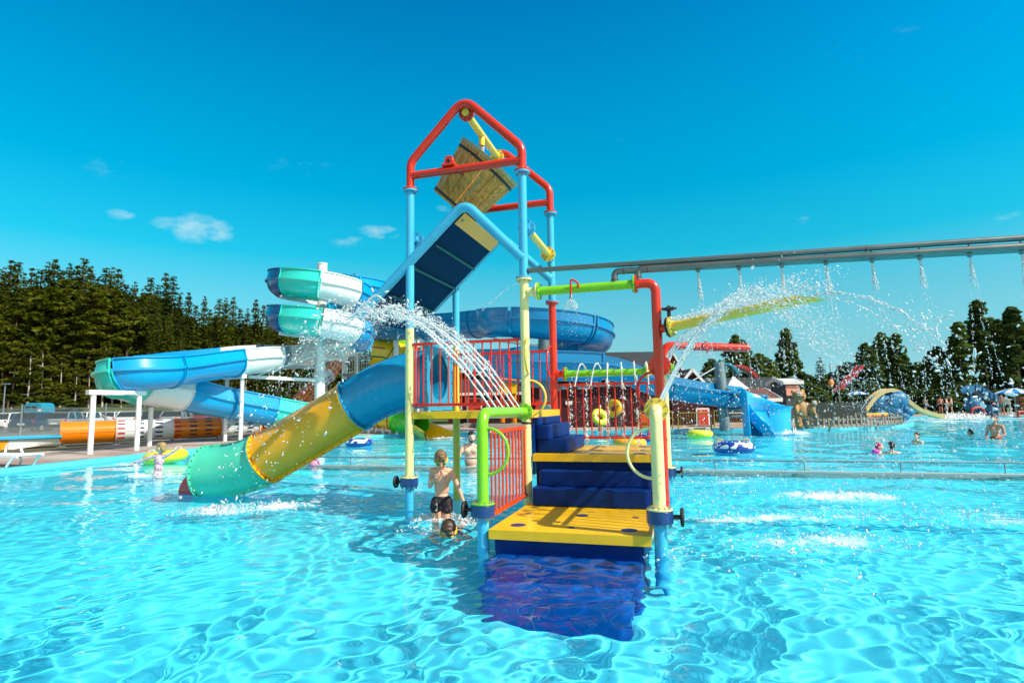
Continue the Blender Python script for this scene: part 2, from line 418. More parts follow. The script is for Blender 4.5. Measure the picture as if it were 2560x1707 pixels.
DECK = [Vector((-20.5, -7, 0)), Vector((-19.6, 8, 0)), atz(-400, 1185, .12), atz(0, 1138, .12), atz(330, 1108, .12), Vector((-18.5, 33, 0)), Vector((-14, 46, 0)), Vector((10, 50, 0)), Vector((24, 52, 0)), Vector((40, 58, 0)), Vector((66, 60, 0)), Vector((66, -7, 0))]
# deck band between the pool edge and the outer line
inner = [p.copy() for p in POOL]
sheet('pool_deck', DECK + [Vector((62.02, -7.0, 0))] + inner[::-1][1:] , [], .125, M_PAVE)
sheet('verge', [Vector((-60, -6, 0)), Vector((-20.6, -6, 0)), Vector((-19.8, 8, 0)), atz(-400, 1184, .12), atz(0, 1137, .12), atz(330, 1107, .12), Vector((-18.7, 33, 0)), Vector((-14.2, 46.2, 0)), Vector((-30, 47, 0)), Vector((-62, 38, 0))], [], .082, M_DIRT)
sheet('car_park', [Vector((-75, 37, 0)), Vector((-38, 37.8, 0)), Vector((-30, 47.5, 0)), Vector((-14, 47, 0)), Vector((-14, 74, 0)), Vector((-90, 74, 0))], [], .095, M_ASPH)
# pool walls with a painted coping, and the pool floor that slopes up from the near end
b = MB()
n = len(POOL)
for i in range(n):
    p, q = POOL[i], POOL[(i + 1) % n]
    b.add([(p.x, p.y, -1.4), (q.x, q.y, -1.4), (q.x, q.y, .128), (p.x, p.y, .128)], [(0, 1, 2, 3)])
b.mi = 1
cp = offset(POOL, .28)
for i in range(2, n - 3):
    p, q, p2, q2 = POOL[i], POOL[i + 1], cp[i], cp[i + 1]
    b.add([(p.x, p.y, .131), (q.x, q.y, .131), (q2.x, q2.y, .131), (p2.x, p2.y, .131)], [(0, 1, 2, 3)])
tag(b.build('pool_wall', [M_POOLW, M_POOLW], smooth=0), kind='structure')

def floor_z(y):
    t = min(1, max(0, (y - 2.0) / 6.0)); t = t * t * (3 - 2 * t)
    return -1.55 + t * 1.02
M_FLOOR = paint('pool floor paint', (0.058, 0.68, 0.86), .6, .07, .9, dirt=.04, dcol=(.02, .40, .5))
b = MB(); V = []; F = []
ysf = [-8 + .5 * i for i in range(0, 40)] + [12 + 3 * i for i in range(13)]
xsf = [-30, -18, -12, -8, -4, 0, 4, 8, 12, 20, 30, 45, 64]
for y in ysf:
    for x in xsf: V.append((x, y, floor_z(y)))
for j in range(len(ysf) - 1):
    for i in range(len(xsf) - 1):
        a = j * len(xsf) + i; F.append((a, a + 1, a + 1 + len(xsf), a + len(xsf)))
b.add(V, F)
fl = tag(b.build('pool_floor', M_FLOOR, smooth=60), kind='structure')
fl.cycles.is_caustics_receiver = True

# water: a real wavy surface, refracting, with true caustics on the floor
WR = np.random.RandomState(11)
WCOMP = []
for k in range(64):
    lam = WR.uniform(.155, .31) if k < 48 else WR.uniform(.8, 2.2)
    th = WR.uniform(0, 2 * PI); ph = WR.uniform(0, 2 * PI)
    kk = 2 * PI / lam
    A = (2.55 / math.sqrt(24) / kk ** 2 if k < 48 else .022 / math.sqrt(8) / kk) * WR.uniform(.7, 1.3)
    WCOMP.append((lam, kk * math.cos(th), kk * math.sin(th), ph, A))
def calm(X, Y):
    """the near left of the pool is calmer, the part under the jets is choppier"""
    g = np.exp(-(((X - 3.5) / 3.5) ** 2 + ((Y - 7.5) / 3.0) ** 2)) + .8 * np.exp(-(((X + 3.2) / 2.0) ** 2 + ((Y - 8.6) / 1.5) ** 2))
    q = np.clip((Y - 4.5) / 6.0, 0, 1); q = q * q * (3 - 2 * q)
    return (.78 - .26 * q) + .42 * g
def water_h(X, Y, sp=None):
    X = np.asarray(X, float); Y = np.asarray(Y, float)
    wx = X + .10 * np.sin(1.9 * Y + .7 * X) + .06 * np.sin(4.1 * X + 1.3); wy = Y + .10 * np.sin(2.3 * X - .5 * Y) + .06 * np.sin(3.7 * Y + .4)
    Z = np.zeros_like(X)
    for lam, kx, ky, ph, A in WCOMP:
        t = A * np.sin(kx * wx + ky * wy + ph)
        if sp is not None: t = t * np.clip(lam / (2.6 * sp) - 1, 0, 1)
        Z += t if lam < .6 else t * (.6 + 2.2 * np.clip((Y - 6) / 8, 0, 1))
    return Z * calm(X, Y)
ysl = list(np.arange(-7, 0, .14)) + list(np.arange(0, 2, .05)); y = 2.0
while y < 49:
    ysl.append(y); y += max(.016, .0058 * y)
ysl = np.array(ysl); NU = 1080
us = np.linspace(-1.22, 1.22, NU)
wid = .95 * np.maximum(ysl, 0) + 1.0
Xg = np.outer(wid, us) + np.sign(us)[None] * (np.maximum(np.abs(us) - 1, 0) / .22)[None] ** 1.5 * (16 + .15 * np.maximum(ysl, 0))[:, None]; Yg = np.repeat(ysl[:, None], NU, 1)
spc = np.maximum(np.repeat((2.44 * wid / NU)[:, None], NU, 1), np.gradient(ysl)[:, None] * .75)
Zg = water_h(Xg, Yg, spc)
nr_, nc_ = Xg.shape
wme = bpy.data.meshes.new('water')
wme.vertices.add(nr_ * nc_)
wme.vertices.foreach_set('co', np.stack([Xg, Yg, Zg], -1).astype(np.float32).ravel())
idx = np.arange(nr_ * nc_).reshape(nr_, nc_)
Fq = np.stack([idx[:-1, :-1], idx[:-1, 1:], idx[1:, 1:], idx[1:, :-1]], -1).reshape(-1, 4)
wme.loops.add(Fq.size); wme.loops.foreach_set('vertex_index', Fq.astype(np.int32).ravel())
wme.polygons.add(len(Fq)); wme.polygons.foreach_set('loop_start', np.arange(0, Fq.size, 4, dtype=np.int32))
wme.update(calc_edges=True); wme.shade_smooth()
m, t, bs = new_mat('pool water')
bs.inputs['Base Color'].default_value = (0.97, 1.0, 1.0, 1); bs.inputs['Transmission Weight'].default_value = 1.0; bs.inputs['Roughness'].default_value = 0.0; bs.inputs['IOR'].default_value = 1.15; bs.inputs['Specular IOR Level'].default_value = 0.1
wme.materials.append(m)
wo = bpy.data.objects.new('water', wme); COL.objects.link(wo)
tag(wo, kind='structure')
wo.cycles.is_caustics_caster = True
# ------------------------------------------------------------------ the water play tower (local axes: x along its front, y away from the camera, z up)
YAW = 0.282
T_O = atz(1208.5, 1366, 0)
tower = thing('water_play_tower', 'water play tower of red, blue, yellow and green pipes with yellow platforms in the pool', 'play tower', (T_O.x, T_O.y, 0), -YAW)
T_M = Matrix.Translation((T_O.x, T_O.y, 0)) @ Matrix.Rotation(-YAW, 4, 'Z')
def TW(s, t, z): return T_M @ Vector((s, t, z))
PR = 0.064
XA, XB, XG = -1.81, 0.0, 1.845
T1, T2 = 1.9, 3.8
Z3 = Vector((0, 0, 1))
def part(name, mats, fn, parent=None, smooth=35, bevel=0, label=None):
    b = MB(); fn(b); o = b.build(name, mats, parent or tower, smooth, bevel)
    if label: o['label'] = label
    return o
def flange(parent, c, axis, m1, m2=None, r=.118, th=.022, gap=0.026, nb=8):
    """bolted pair of flange discs"""
    ax = Vector(axis).normalized(); c = Vector(c)
    b = MB(); b.ring(c - ax * gap / 2, ax, r, .05, th)
    b.mi = 1 if m2 is not None else 0; b.ring(c + ax * gap / 2, ax, r, .05, th)
    b.mi = 2 if m2 is not None else 1
    b.bolts(c, ax, r - .024, nb, .011, gap + th + .036)
    return b.build('flange', [m1, m2, M_BOLT] if m2 is not None else [m1, M_BOLT], parent, 40)
def collar(parent, x, y, z, side, mtop):
    """blue valve collar with bolts and a black hand wheel on one side"""
    b = MB(); b.cyl((x, y, z - .062), (x, y, z + .058), .132, 36)
    b.mi = 1; b.ring((x, y, z + .071), Z3, .128, .05, .02, 32); b.mi = 2; b.bolts((x, y, z), Z3, .108, 12, .010, .20)
    c = b.build('valve_collar', [M_DBLUE, mtop, M_BOLT], parent, 40, .004)
    h = MB(); sx = side
    h.cyl((x + sx * .125, y, z), (x + sx * .20, y, z), .024, 12)
    q = Matrix.Rotation(PI / 2, 3, 'Y')
    h.torus((x + sx * .215, y, z), .068, .020, 24, 8, q)
    h.cyl((x + sx * .19, y, z), (x + sx * .235, y, z), .026, 10)
    for k in range(5):
        a = 2 * PI * k / 5
        h.cyl((x + sx * .215, y, z), (x + sx * .215, y + .066 * math.cos(a), z + .066 * math.sin(a)), .010, 6)
    for k in range(10):
        a = 2 * PI * k / 10
        h.sphere((x + sx * .215, y + .078 * math.cos(a), z + .078 * math.sin(a)), .017, 6, 5)
    h.build('hand_wheel', M_BLACK, parent, 50)
    return c
def loop(parent, mat, x, y, z0, z1, dx, dy, r=.0165):
    """half-round grab loop between two heights of a post"""
    zc = (z0 + z1) / 2; h = (z1 - z0) / 2; pts = []
    for k in range(17):
        a = -PI / 2 + PI * k / 16
        pts.append((x + dx * math.cos(a), y + dy * math.cos(a), zc + h * math.sin(a)))
    pts = [(x - dx * .0, y - dy * 0, z0)] + pts + [(x, y, z1)]
    b = MB(); b.tube(pts[1:-1], r, 10); b.build('grab_loop', mat, parent, 60)
def weld(b, c, axis, r=PR + .003): b.ring(c, axis, r, r - .02, .006, 20)

# --- posts, each with its lower stub, coloured lengths, flanges, collars and grab loops
def post(segs, name='post', welds=()):
    """segs: list of (path, material)"""
    mats = []; b = MB()
    for path, m in segs:
        if m not in mats: mats.append(m)
        b.mi = mats.index(m)
        b.tube(path, PR, 24)
    return b.build(name, mats, tower, 40)
# front left: blue stub, green riser that bends back to the yellow post
o = post([([(0, 0, -1.0), (0, 0, .36)], M_BLUEP), (bend([(0, 0, .44), (0, 0, 1.43), (0, T1 - .09, 1.42)], .17, 10), M_GREEN)])
collar(o, 0, 0, .385, -1, M_GREEN); loop(o, M_GREEN, .05, 0, .765, 1.265, .245, 0); flange(o, (0, T1 - .11, 1.42), (0, 1, 0), M_GREEN)
# front right: blue stub, cream riser bending back to the red post
o = post([([(XG + .02, 0, -1.0), (XG + .02, 0, .36)], M_BLUEP), (bend([(XG + .02, 0, .44), (XG + .02, 0, 1.44), (XG + .02, .24, 1.44)], .15, 10), M_CREAM), ([(XG + .02, .22, 1.44), (XG, T1 - .05, 1.44)], M_CREAM)])
collar(o, XG + .02, 0, .385, 1, M_CREAM); loop(o, M_CREAM, XG - .03, 0, .755, 1.26, -.25, 0); flange(o, (XG + .02, .19, 1.44), (0, 1, 0), M_YPIPE, r=.125)
# tower front left
o = post([([(XA, T1, -1.0), (XA, T1, .38)], M_BLUEP), ([(XA, T1, .45), (XA, T1, 2.70)], M_CREAM), ([(XA, T1, 2.70), (XA, T1, 4.86)], M_BLUEP)])
collar(o, XA, T1, .41, -1, M_CREAM); flange(o, (XA, T1, 4.87), Z3, M_BLUEP, M_RED)
# tower front right
o = post([([(XB, T1, -1.0), (XB, T1, 3.32)], M_CREAM), ([(XB, T1, 3.34), (XB, T1, 4.93)], M_BLUEP)])
flange(o, (XB, T1, 3.33), Z3, M_CREAM, M_BLUEP); flange(o, (XB, T1, 4.94), Z3, M_BLUEP, M_RED)
loop(o, M_YPIPE, XB + .05, T1, 1.37, 1.86, .235, 0); loop(o, M_YPIPE, XB + .055, T1 - .03, 1.95, 2.45, .02, -.24)
b = MB(); b.torus((XB, T1, 1.27), .068, .009, 24, 6); b.torus((XB, T1, 1.255), .068, .007, 24, 6); b.build('hose_clamp', M_BLACK, o, 60)
# tower back right
o = post([([(XB, T2, -1.0), (XB, T2, 3.29)], M_RED), ([(XB, T2, 3.31), (XB, T2, 4.90)], M_BLUEP)])
flange(o, (XB, T2, 3.3), Z3, M_RED, M_BLUEP); flange(o, (XB, T2, 4.91), Z3, M_BLUEP, M_RED); loop(o, M_RED, XB - .03, T2 - .05, 1.99, 2.52, -.02, -.24)
# tower back left
o = post([([(XA, T2, -1.0), (XA, T2, 2.66)], M_YPIPE), ([(XA, T2, 2.66), (XA, T2, 4.88)], M_BLUEP)])
flange(o, (XA, T2, 4.89), Z3, M_BLUEP, M_RED)
# red post of the right side, carrying the top green pipe and the water cannon
o = post([(bend([(1.56, T1, 3.135), (XG, T1, 3.135), (XG, T1, .1)], .21, 10), M_RED)])
flange(o, (1.575, T1, 3.135), (1, 0, 0), M_GREEN, M_RED, r=.125); loop(o, M_REDRAIL, XG - .05, T1, 1.43, 1.93, -.25, 0)
b = MB(); b.cyl((XG, T1 + .03, 2.02), (XG, T1 + .22, 2.02), .055, 18); b.build('tee', M_RED, o, 40); flange(o, (XG, T1 + .2, 2.02), (0, 1, 0), M_RED, r=.15)
# back right cream post
o = post([([(XG, T2, -1.0), (XG, T2, .38)], M_BLUEP), ([(XG, T2, .45), (XG, T2, 2.04)], M_CREAM)])
collar(o, XG, T2, .41, 1, M_CREAM)
b = MB(); b.cyl((XG - .28, T2, 2.035), (XG + .14, T2, 2.035), PR, 20); b.build('tee', M_YPIPE, o, 40)
flange(o, (XG - .27, T2, 2.035), (1, 0, 0), M_GREEN, M_YPIPE); flange(o, (XG + .15, T2, 2.035), (1, 0, 0), M_GREEN)

# --- red bucket frame
def rframe(t, zf, zb):
    b = MB(); b.tube(bend([(XA, t, zf), (XA, t, zf + .44), (-.905, t, 6.23), (XB, t, zf + .44), (XB, t, zf)], .24, 8), PR, 24)
    weld(b, (XA, t, zf + .3), Z3); weld(b, (XB, t, zf + .3), Z3)
    return b.build('bucket_frame', M_RED, tower, 40)
f1 = rframe(T1, 4.88, 5.1); f2 = rframe(T2, 4.92, 5.1)
for f_, t in ((f1, T1), (f2, T2)):
    b = MB(); b.cyl((XA, t, 5.105), (XB, t, 5.115), PR * .95, 24); b.build('beam', M_RED, f_, 40)
    b = MB(); b.box((-1.15, t, 5.185), (.22, .14, .04)); b.prism([(-1.23, 5.19), (-1.07, 5.19), (-1.085, 5.30), (-1.11, 5.33), (-1.19, 5.33), (-1.215, 5.30)], t - .045, t + .045, 1)
    b.mi = 1; b.cyl((-1.15, t - .05, 5.245), (-1.15, t + .05, 5.245), .034, 12); b.build('pivot_bearing', [M_RED, M_BLACK], f_, 30, .006)
# yellow filler pipe between the gables, with a down spout
b = MB(); b.cyl((-.9, T1 + .03, 6.03), (-.93, T2 - .03, 6.03), PR * .92, 24); o = b.build('filler_pipe', M_YPIPE, tower, 40)
flange(o, (-.9, T1 + .09, 6.03), (0, 1, 0), M_RED, r=.12); flange(o, (-.93, T2 - .16, 6.03), (0, 1, 0), M_YPIPE, r=.125)
b = MB(); b.tube(bend([(-.915, 2.75, 6.03), (-.915, 2.75, 5.84)], .02, 2), .05, 18, False); b.tube([(-.915, 2.75, 6.0), (-.915, 2.75, 5.84)], .042, 18, True); b.build('spout', M_YPIPE, o, 40)

# --- splash roof: blue tube arches and a sloping panel on the left side
def arch(t, zr, lowx):
    b = MB(); sl = (4.47 - zr) / .9
    b.tube(bend([(lowx, t, 4.55 - 1.0 * (-.9 - lowx) * .92), (-.9, t, 4.56), (XB, t, zr)], .2, 10), .073, 20)
    return b.build('roof_arch', M_BLUEP, tower, 40)
a1 = arch(T1 - .02, 3.62, -2.68); a2 = arch(T2 - .04, 3.70, -2.52)
def roofp(x): return 4.50 + (x + .9) * .92
b = MB()
xs_ = (-.93, -2.62)
p0, p1 = Vector((xs_[0], 0, roofp(xs_[0]) - .03)), Vector((xs_[1], 0, roofp(xs_[1]) - .03)); nrm = Vector((-.677, 0, .736))
def slab(b, a, c, t0, t1, th):
    V = []
    for t in (t0, t1):
        for p in (a, c):
            for s in (0, 1): V.append((p.x + nrm.x * th * s, t, p.z + nrm.z * th * s))
    b.add(V, [(0, 1, 3, 2), (4, 6, 7, 5), (0, 4, 5, 1), (2, 3, 7, 6), (0, 2, 6, 4), (1, 5, 7, 3)])
slab(b, p0, p1, T1 + .05, T2 - .11, .03)
rp = b.build('roof_panel', M_NAVYPANEL, tower, 30, .004)
b = MB(); q0 = p0 - nrm * .012; q1 = p0 + (p1 - p0) * .10 - nrm * .012; slab(b, q0, q1, T1 + .06, T2 - .12, .010)
b.mi = 1; b.cyl(q0 + (q1 - q0) * .5 + Vector((0, T1 + .16, 0)) - nrm * .015, q0 + (q1 - q0) * .5 + Vector((0, T1 + .16, 0)) + nrm * .002, .022, 8)
b.build('ridge_strip', [M_TUBEY, M_BOLT], rp, 30)
M_BATTEN = paint('dark green batten', (.010, .10, .09), .5, .2, 8)
for fr_ in (.29, .505, .76):
    b = MB(); c = p0 + (p1 - p0) * fr_ - nrm * .02
    b.box((c.x, (T1 + T2) / 2 - .03, c.z), (.035, T2 - T1 - .2, .035), Matrix.Rotation(-rad(42.6), 3, 'Y')); b.build('batten', M_BATTEN, rp, 30)
# pipes high between front and back posts
b = MB(); b.cyl((XB + .02, T1 + .02, 4.12), (XB + .02, T1 + .16, 4.12), PR, 20); b.mi = 1; b.cyl((XB + .02, T1 + .16, 4.12), (XB + .02, 3.52, 4.08), PR * .9, 20)
o = b.build('cross_pipe', [M_BLUEP, M_YPIPE], tower, 40); flange(o, (XB + .02, T1 + .14, 4.12), (0, 1, 0), M_BLUEP, r=.13); flange(o, (XB + .02, 3.46, 4.08), (0, 1, 0), M_YPIPE, r=.125)
b = MB(); b.cyl((XB + .02, 3.5, 4.08), (XB, T2, 4.08), PR, 20); b.build('stub', M_BLUEP, o, 40)
b = MB(); b.cyl((XA + .03, T1 + .02, 4.10), (XA + .03, T1 + .16, 4.10), PR, 20); b.mi = 1; b.cyl((XA + .03, T1 + .16, 4.10), (XA + .03, T2 - .05, 4.06), PR * .9, 20)
o = b.build('cross_pipe', [M_BLUEP, M_YPIPE], tower, 40); flange(o, (XA + .03, T1 + .14, 4.10), (0, 1, 0), M_BLUEP, r=.135)

# --- green cross pipes
b = MB(); b.cyl((.05, T1, 3.13), (.2, T1, 3.13), PR, 20); b.mi = 1; b.cyl((.2, T1, 3.13), (1.56, T1, 3.135), PR * .98, 24)
gp = b.build('cross_pipe', [M_CREAM, M_GREEN], tower, 40); flange(gp, (.21, T1, 3.13), (1, 0, 0), M_CREAM, M_GREEN, r=.125)
b = MB(); b.tube(bend([(.80, T1 - .05, 3.12), (.80, T1 - .09, 3.20), (.70, T1 - .10, 3.26), (.70, T1 - .10, 3.02)], .03, 4), .014, 8)
b.mi = 1; b.cyl((.70, T1 - .10, 3.03), (.70, T1 - .10, 2.985), .017, 10, .026); b.build('shower_hook', [M_REDRAIL, M_BOLT], gp, 50)
b = MB(); b.cyl((.03, T2, 2.035), (.2, T2, 2.035), PR, 20); b.mi = 1; b.cyl((.2, T2, 2.035), (XG - .28, T2, 2.035), PR * .95, 24)
gp2 = b.build('cross_pipe', [M_RED, M_GREEN], tower, 40); flange(gp2, (.205, T2, 2.035), (1, 0, 0), M_RED, M_GREEN, r=.12)

# --- cannons
c0 = Vector((XG + .05, T1, 2.50)); c1 = Vector((3.60, 1.28, 2.70)); cd = (c1 - c0).normalized()
b = MB(); b.cyl(c0 - cd * .1, c0 + cd * .09, .055, 18); b.mi = 1
path = [c0 + cd * .1, c1]; b.tube(path, .068, 24, False)
b.tube([c0 + cd * .1, c1 - cd * .02], .060, 24, False)
# slanted mouth: pull the top of the end ring back
V = [Vector(p) for p in b.v]
for i, p in enumerate(V):
    d = (p - c1).dot(cd)
    if d > -.05:
        upv = (p - c1 - cd * d).z
        b.v[i] = tuple(p + cd * (-.17 * (upv / .068 + 1) + .18))
cn = b.build('water_cannon', [M_RED, M_YPIPE], tower, 40)
o = flange(cn, c0 + cd * .13, cd, M_BLACK, M_YPIPE, r=.135, th=.03, gap=.034)
b = MB(); b.cyl(c0 + cd * .12 + Vector((0, 0, .13)), c0 + cd * .12 + Vector((0, 0, .25)), .025, 10); b.sphere(c0 + cd * .12 + Vector((0, 0, .245)), .085, 18, 10, (1, 1, .32)); b.cyl(c0 + cd * .12 + Vector((0, 0, .26)), c0 + cd * .12 + Vector((0, 0, .29)), .02, 8)
for k in range(7):
    a = 2 * PI * k / 7; b.sphere(c0 + cd * .12 + Vector((.085 * math.cos(a), .085 * math.sin(a), .25)), .022, 7, 5, (1, 1, .7))
b.build('hand_wheel', M_BLACK, cn, 50)
rc = bend([(XG + .02, T2, 2.12), (XG + .02, T2, 2.46), (3.22, T2 + .50, 2.40)], .15, 8)
b = MB(); b.tube(rc, .068, 20); weld(b, rc[-1] * .55 + rc[-2] * .45, rc[-1] - rc[-2], .074)
M_REDWET = M_RED
rcn = b.build('water_cannon', M_RED, tower, 40)
b = MB(); hp = rc[-1] * .42 + rc[-2] * .58
b.tube(bend([hp + Vector((0, -.05, .05)), hp + Vector((.02, -.1, .10)), hp + Vector((.03, -.11, -.05)), hp + Vector((.03, -.11, -.12))], .03, 4), .012, 8); b.build('shower_hook', M_REDRAIL, rcn, 50)

# --- railings
def rail(x0, y0, x1, y1, zb, zt, nb, mat, r=.0115, rw=.042, skip=0):
    a = Vector((x0, y0, 0)); d = Vector((x1, y1, 0)) - a; L = d.length; d.normalize(); ang = math.atan2(d.y, d.x); q = Matrix.Rotation(ang, 3, 'Z'); mid = a + d * L / 2
    b = MB()
    for z in (zb, zt): b.box((mid.x, mid.y, z), (L, .03, rw), q)
    if nb:
        for k in range(nb):
            p = a + d * (L * (k + .35) / (nb - .3))
            b.cyl((p.x, p.y, zb + rw / 2 - .004), (p.x, p.y, zt - rw / 2 + .004), r, 10)
    b.mi = 1
    for s in (0, 1):
        for z in (zb, zt):
            p = a + d * (L * s); b.sphere((p.x - d.y * -.0, p.y, z), .024, 8, 6)
    return b.build('railing', [mat, M_BOLT], tower, 40, 0)
rail(XA + .055, T1 - .02, XB - .06, T1 - .02, 1.537, 2.447, 13, M_REDRAIL)
rail(XA + .06, T2 - .02, XB - .06, T2 - .02, 1.537, 2.447, 13, M_REDRAIL)
rail(.06, T2 - .03, XG - .09, T2 - .03, .955, 1.85, 13, M_REDRAIL)
rail(0, .26, 0, T1 - .07, .28, 1.205, 11, M_ORRAIL, r=.0135)
rail(XG + .01, .1, XG + .005, T1 - .07, .28, 1.205, 11, M_ORRAIL, r=.0135)
rail(XG, T1 + .07, XG, T2 - .07, .93, 1.87, 12, M_REDRAIL)
rail(XA, T1 + .08, XA, T1 + .34, 1.537, 2.42, 3, M_ORRAIL); rail(XA, T2 - .38, XA, T2 - .08, 1.537, 2.42, 3, M_ORRAIL)
for y in (T1 - .02 + .10, T2 - .14):
    pass

# --- platforms
M_PLATY = paint('yellow platform grating', (0.92, 0.54, 0.001), .32, .10, 2.2, bump=.06, bscale=60, dirt=.16, dcol=(.42, .26, .004), coat=.2)
def platform(x0, x1, y0, y1, zt, th, spots, grooves=None, name='platform'):
    b = MB()
    b.box(((x0 + x1) / 2, (y0 + y1) / 2, zt - .012), (x1 - x0, y1 - y0, .024))
    # fascia boards under the deck plate
    for y in (y0 + .012, y1 - .012): b.box(((x0 + x1) / 2, y, zt - .024 - (th - .024) / 2), (x1 - x0, .024, th - .024))
    for x in (x0 + .012, x1 - .012): b.box((x, (y0 + y1) / 2, zt - .024 - (th - .024) / 2), (.024, y1 - y0 - .048, th - .024))
    if grooves:
        gx0, gx1, gy0, gy1, ng = grooves
        for k in range(ng):
            y = gy0 + (gy1 - gy0) * k / (ng - 1)
            b.box(((gx0 + gx1) / 2, y, zt + .003), (gx1 - gx0, .045, .012))
    b.mi = 1
    for (x, y, r) in spots:
        b.cyl((x, y, zt + .001), (x, y, zt + (.013 if grooves and x > grooves[0] else .004)), r, 24)
    return b.build(name, [M_PLATY, M_HOLE], tower, 30, .003)
platform(.085, 1.775, -.075, T1 - .11, .20, .10, [(.335, .21, .085), (.932, .187, .04), (1.543, .184, .085), (.27, .903, .035), (.929, .899, .075), (1.55, .895, .04)])
platform(.09, 1.765, T1 - .03, T2 - .06, .835, .10, [(.914, 1.96, .04), (1.537, 2.063, .085), (.907, 2.553, .08), (1.539, 2.676, .04), (.9, 3.28, .04), (1.512, 3.385, .085)])
platform(XA + .07, .10, T1 - .045, T2 + .03, 1.437, .104, [(-.5, 2.5, .06)])
# --- navy steps
def rbox(b, x0, x1, y0, y1, z0, z1, r=.07, n=5):
    pts = []
    for cx, cy, a0 in ((x1 - r, y1 - r, 0), (x0 + r, y1 - r, PI / 2), (x0 + .002, y0 + .002, PI), (x1 - .002, y0 + .002, 1.5 * PI)):
        if cy > (y0 + y1) / 2 and False: pass
        rr = r
        if cy == y0 + .002: cx = (x0 + r) if cx < (x0 + x1) / 2 else (x1 - r); cy = y0 + r
        for k in range(n + 1):
            a = a0 + PI / 2 * k / n
            pts.append((cx + rr * math.cos(a), cy + rr * math.sin(a)))
    b.prism(pts, z0, z1)
def step(x0, x1, y0, y1, z0, z1, r=.07):
    b = MB(); rbox(b, x0, x1, y0, y1, z0, z1, r); return b.build('step', M_NAVY, tower, 30, .012, 3)
step(.17, 1.69, 1.44, 1.92, .205, .43); step(.22, 1.70, 1.66, 1.93, .43, .63)
b = MB(); b.box((.95, 1.97, .45), (1.66, .04, .56)); b.build('riser', M_NAVY, tower, 30)
step(.13, 1.70, -.04, 1.7, -1.0, .098, .05)
M_NAVYW = paint('brightened blue of the submerged steps', (.002, .075, .36), .45, .25, 3, spec=.1)  # the steps' navy lightened: brightness under water is put into the colour
for a_ in ((.15, 1.69, -.50, -.04, -1.0, -.13, .09), (.22, 1.62, -.85, -.5, -1.1, -.42, .1)):
    b = MB(); rbox(b, *a_); b.build('step', M_NAVYW, tower, 30, .012, 3)
step(.10, .57, 2.02, 3.42, .84, 1.03, .05); step(.08, .32, 2.0, 3.50, 1.03, 1.225, .05); step(.06, .16, 2.0, 3.55, 1.225, 1.335, .03)
b = MB(); b.box((.085, T1 + .85, .9), (.02, 1.7, .7)); b.build('riser', M_NAVY, tower, 30)

# --- tube slide from the upper platform down to the water
def slide_section(path, ro, mat, name='slide_section', ends=(True, True), rib=True):
    """bolted two-half plastic tube: round shell, side seam flanges, end flanges"""
    b = MB(); b.tube(path, ro, 40, False); b.tube([Vector(p) for p in path], ro - .025, 40, False)
    P = [Vector(p) for p in path]
    t0 = (P[1] - P[0]).normalized(); t1 = (P[-1] - P[-2]).normalized()
    if ends[0]: b.ring(P[0] + t0 * .012, t0, ro + .05, ro - .024, .022, 40)
    if ends[1]: b.ring(P[-1] - t1 * .012, t1, ro + .05, ro - .024, .022, 40)
    # seam flanges along both sides
    for sgn in (1, -1):
        sec = [(sgn * (ro - .01), .014), (sgn * (ro + .055), .014), (sgn * (ro + .055), -.014), (sgn * (ro - .01), -.014)]
        ups = []
        for i in range(len(P)):
            t = (P[min(len(P) - 1, i + 1)] - P[max(0, i - 1)]).normalized()
            tilt = Quaternion(t, rad(-82))      # the halves meet on the upper-back and lower-front
            ups.append(tilt @ Vector((0, 0, 1)))
        b.sweep(P, sec, ups, closed=True)
        b.mi = 1
        L = sum((P[i + 1] - P[i]).length for i in range(len(P) - 1)); nb = max(2, int(L / .19)); acc_ = 0; nxt = L / nb / 2
        for i in range(len(P) - 1):
            seg = (P[i + 1] - P[i]); l = seg.length
            while nxt <= acc_ + l and nxt < L:
                p = P[i] + seg * ((nxt - acc_) / l); t = seg.normalized(); up = ups[i]; sd = t.cross(up).normalized()
                b.cyl(p + sd * sgn * (ro + .032) - up * .026, p + sd * sgn * (ro + .032) + up * .026, .011, 6)
                nxt += L / nb
            acc_ += l
        b.mi = 0
    b.mi = 1
    for (c, t, en) in ((P[0] + t0 * .02, t0, ends[0]), (P[-1] - t1 * .02, t1, ends[1])):
        if en: b.bolts(c, t, ro + .028, 26, .011, .045)
    return b.build(name, [mat, M_BOLT if False else M_DBOLT], TS, 40)
M_DBOLT = paint('dull dark bolt', (.07, .06, .04), .5, .2, 20)
TS = bpy.data.objects.new('tube_slide', None); COL.objects.link(TS); TS.parent = tower
TS['label'] = 'blue, yellow and turquoise tube slide'
ctr = spline([(XA + .04, 2.85, 2.0), (-2.35, 2.85, 1.94), (-2.85, 2.85, 1.79), (-3.28, 2.84, 1.57), (-4.1, 2.83, 1.14), (-5.05, 2.81, .66), (-5.4, 2.79, .53), (-5.8, 2.76, .43), (-6.28, 2.70, .39)], 10)
slide_section(ctr[:31], .435, M_TUBEB, ends=(True, True)); slide_section(ctr[30:51], .435, M_TUBEY); slide_section(ctr[50:], .435, M_TUBET, ends=(True, True))
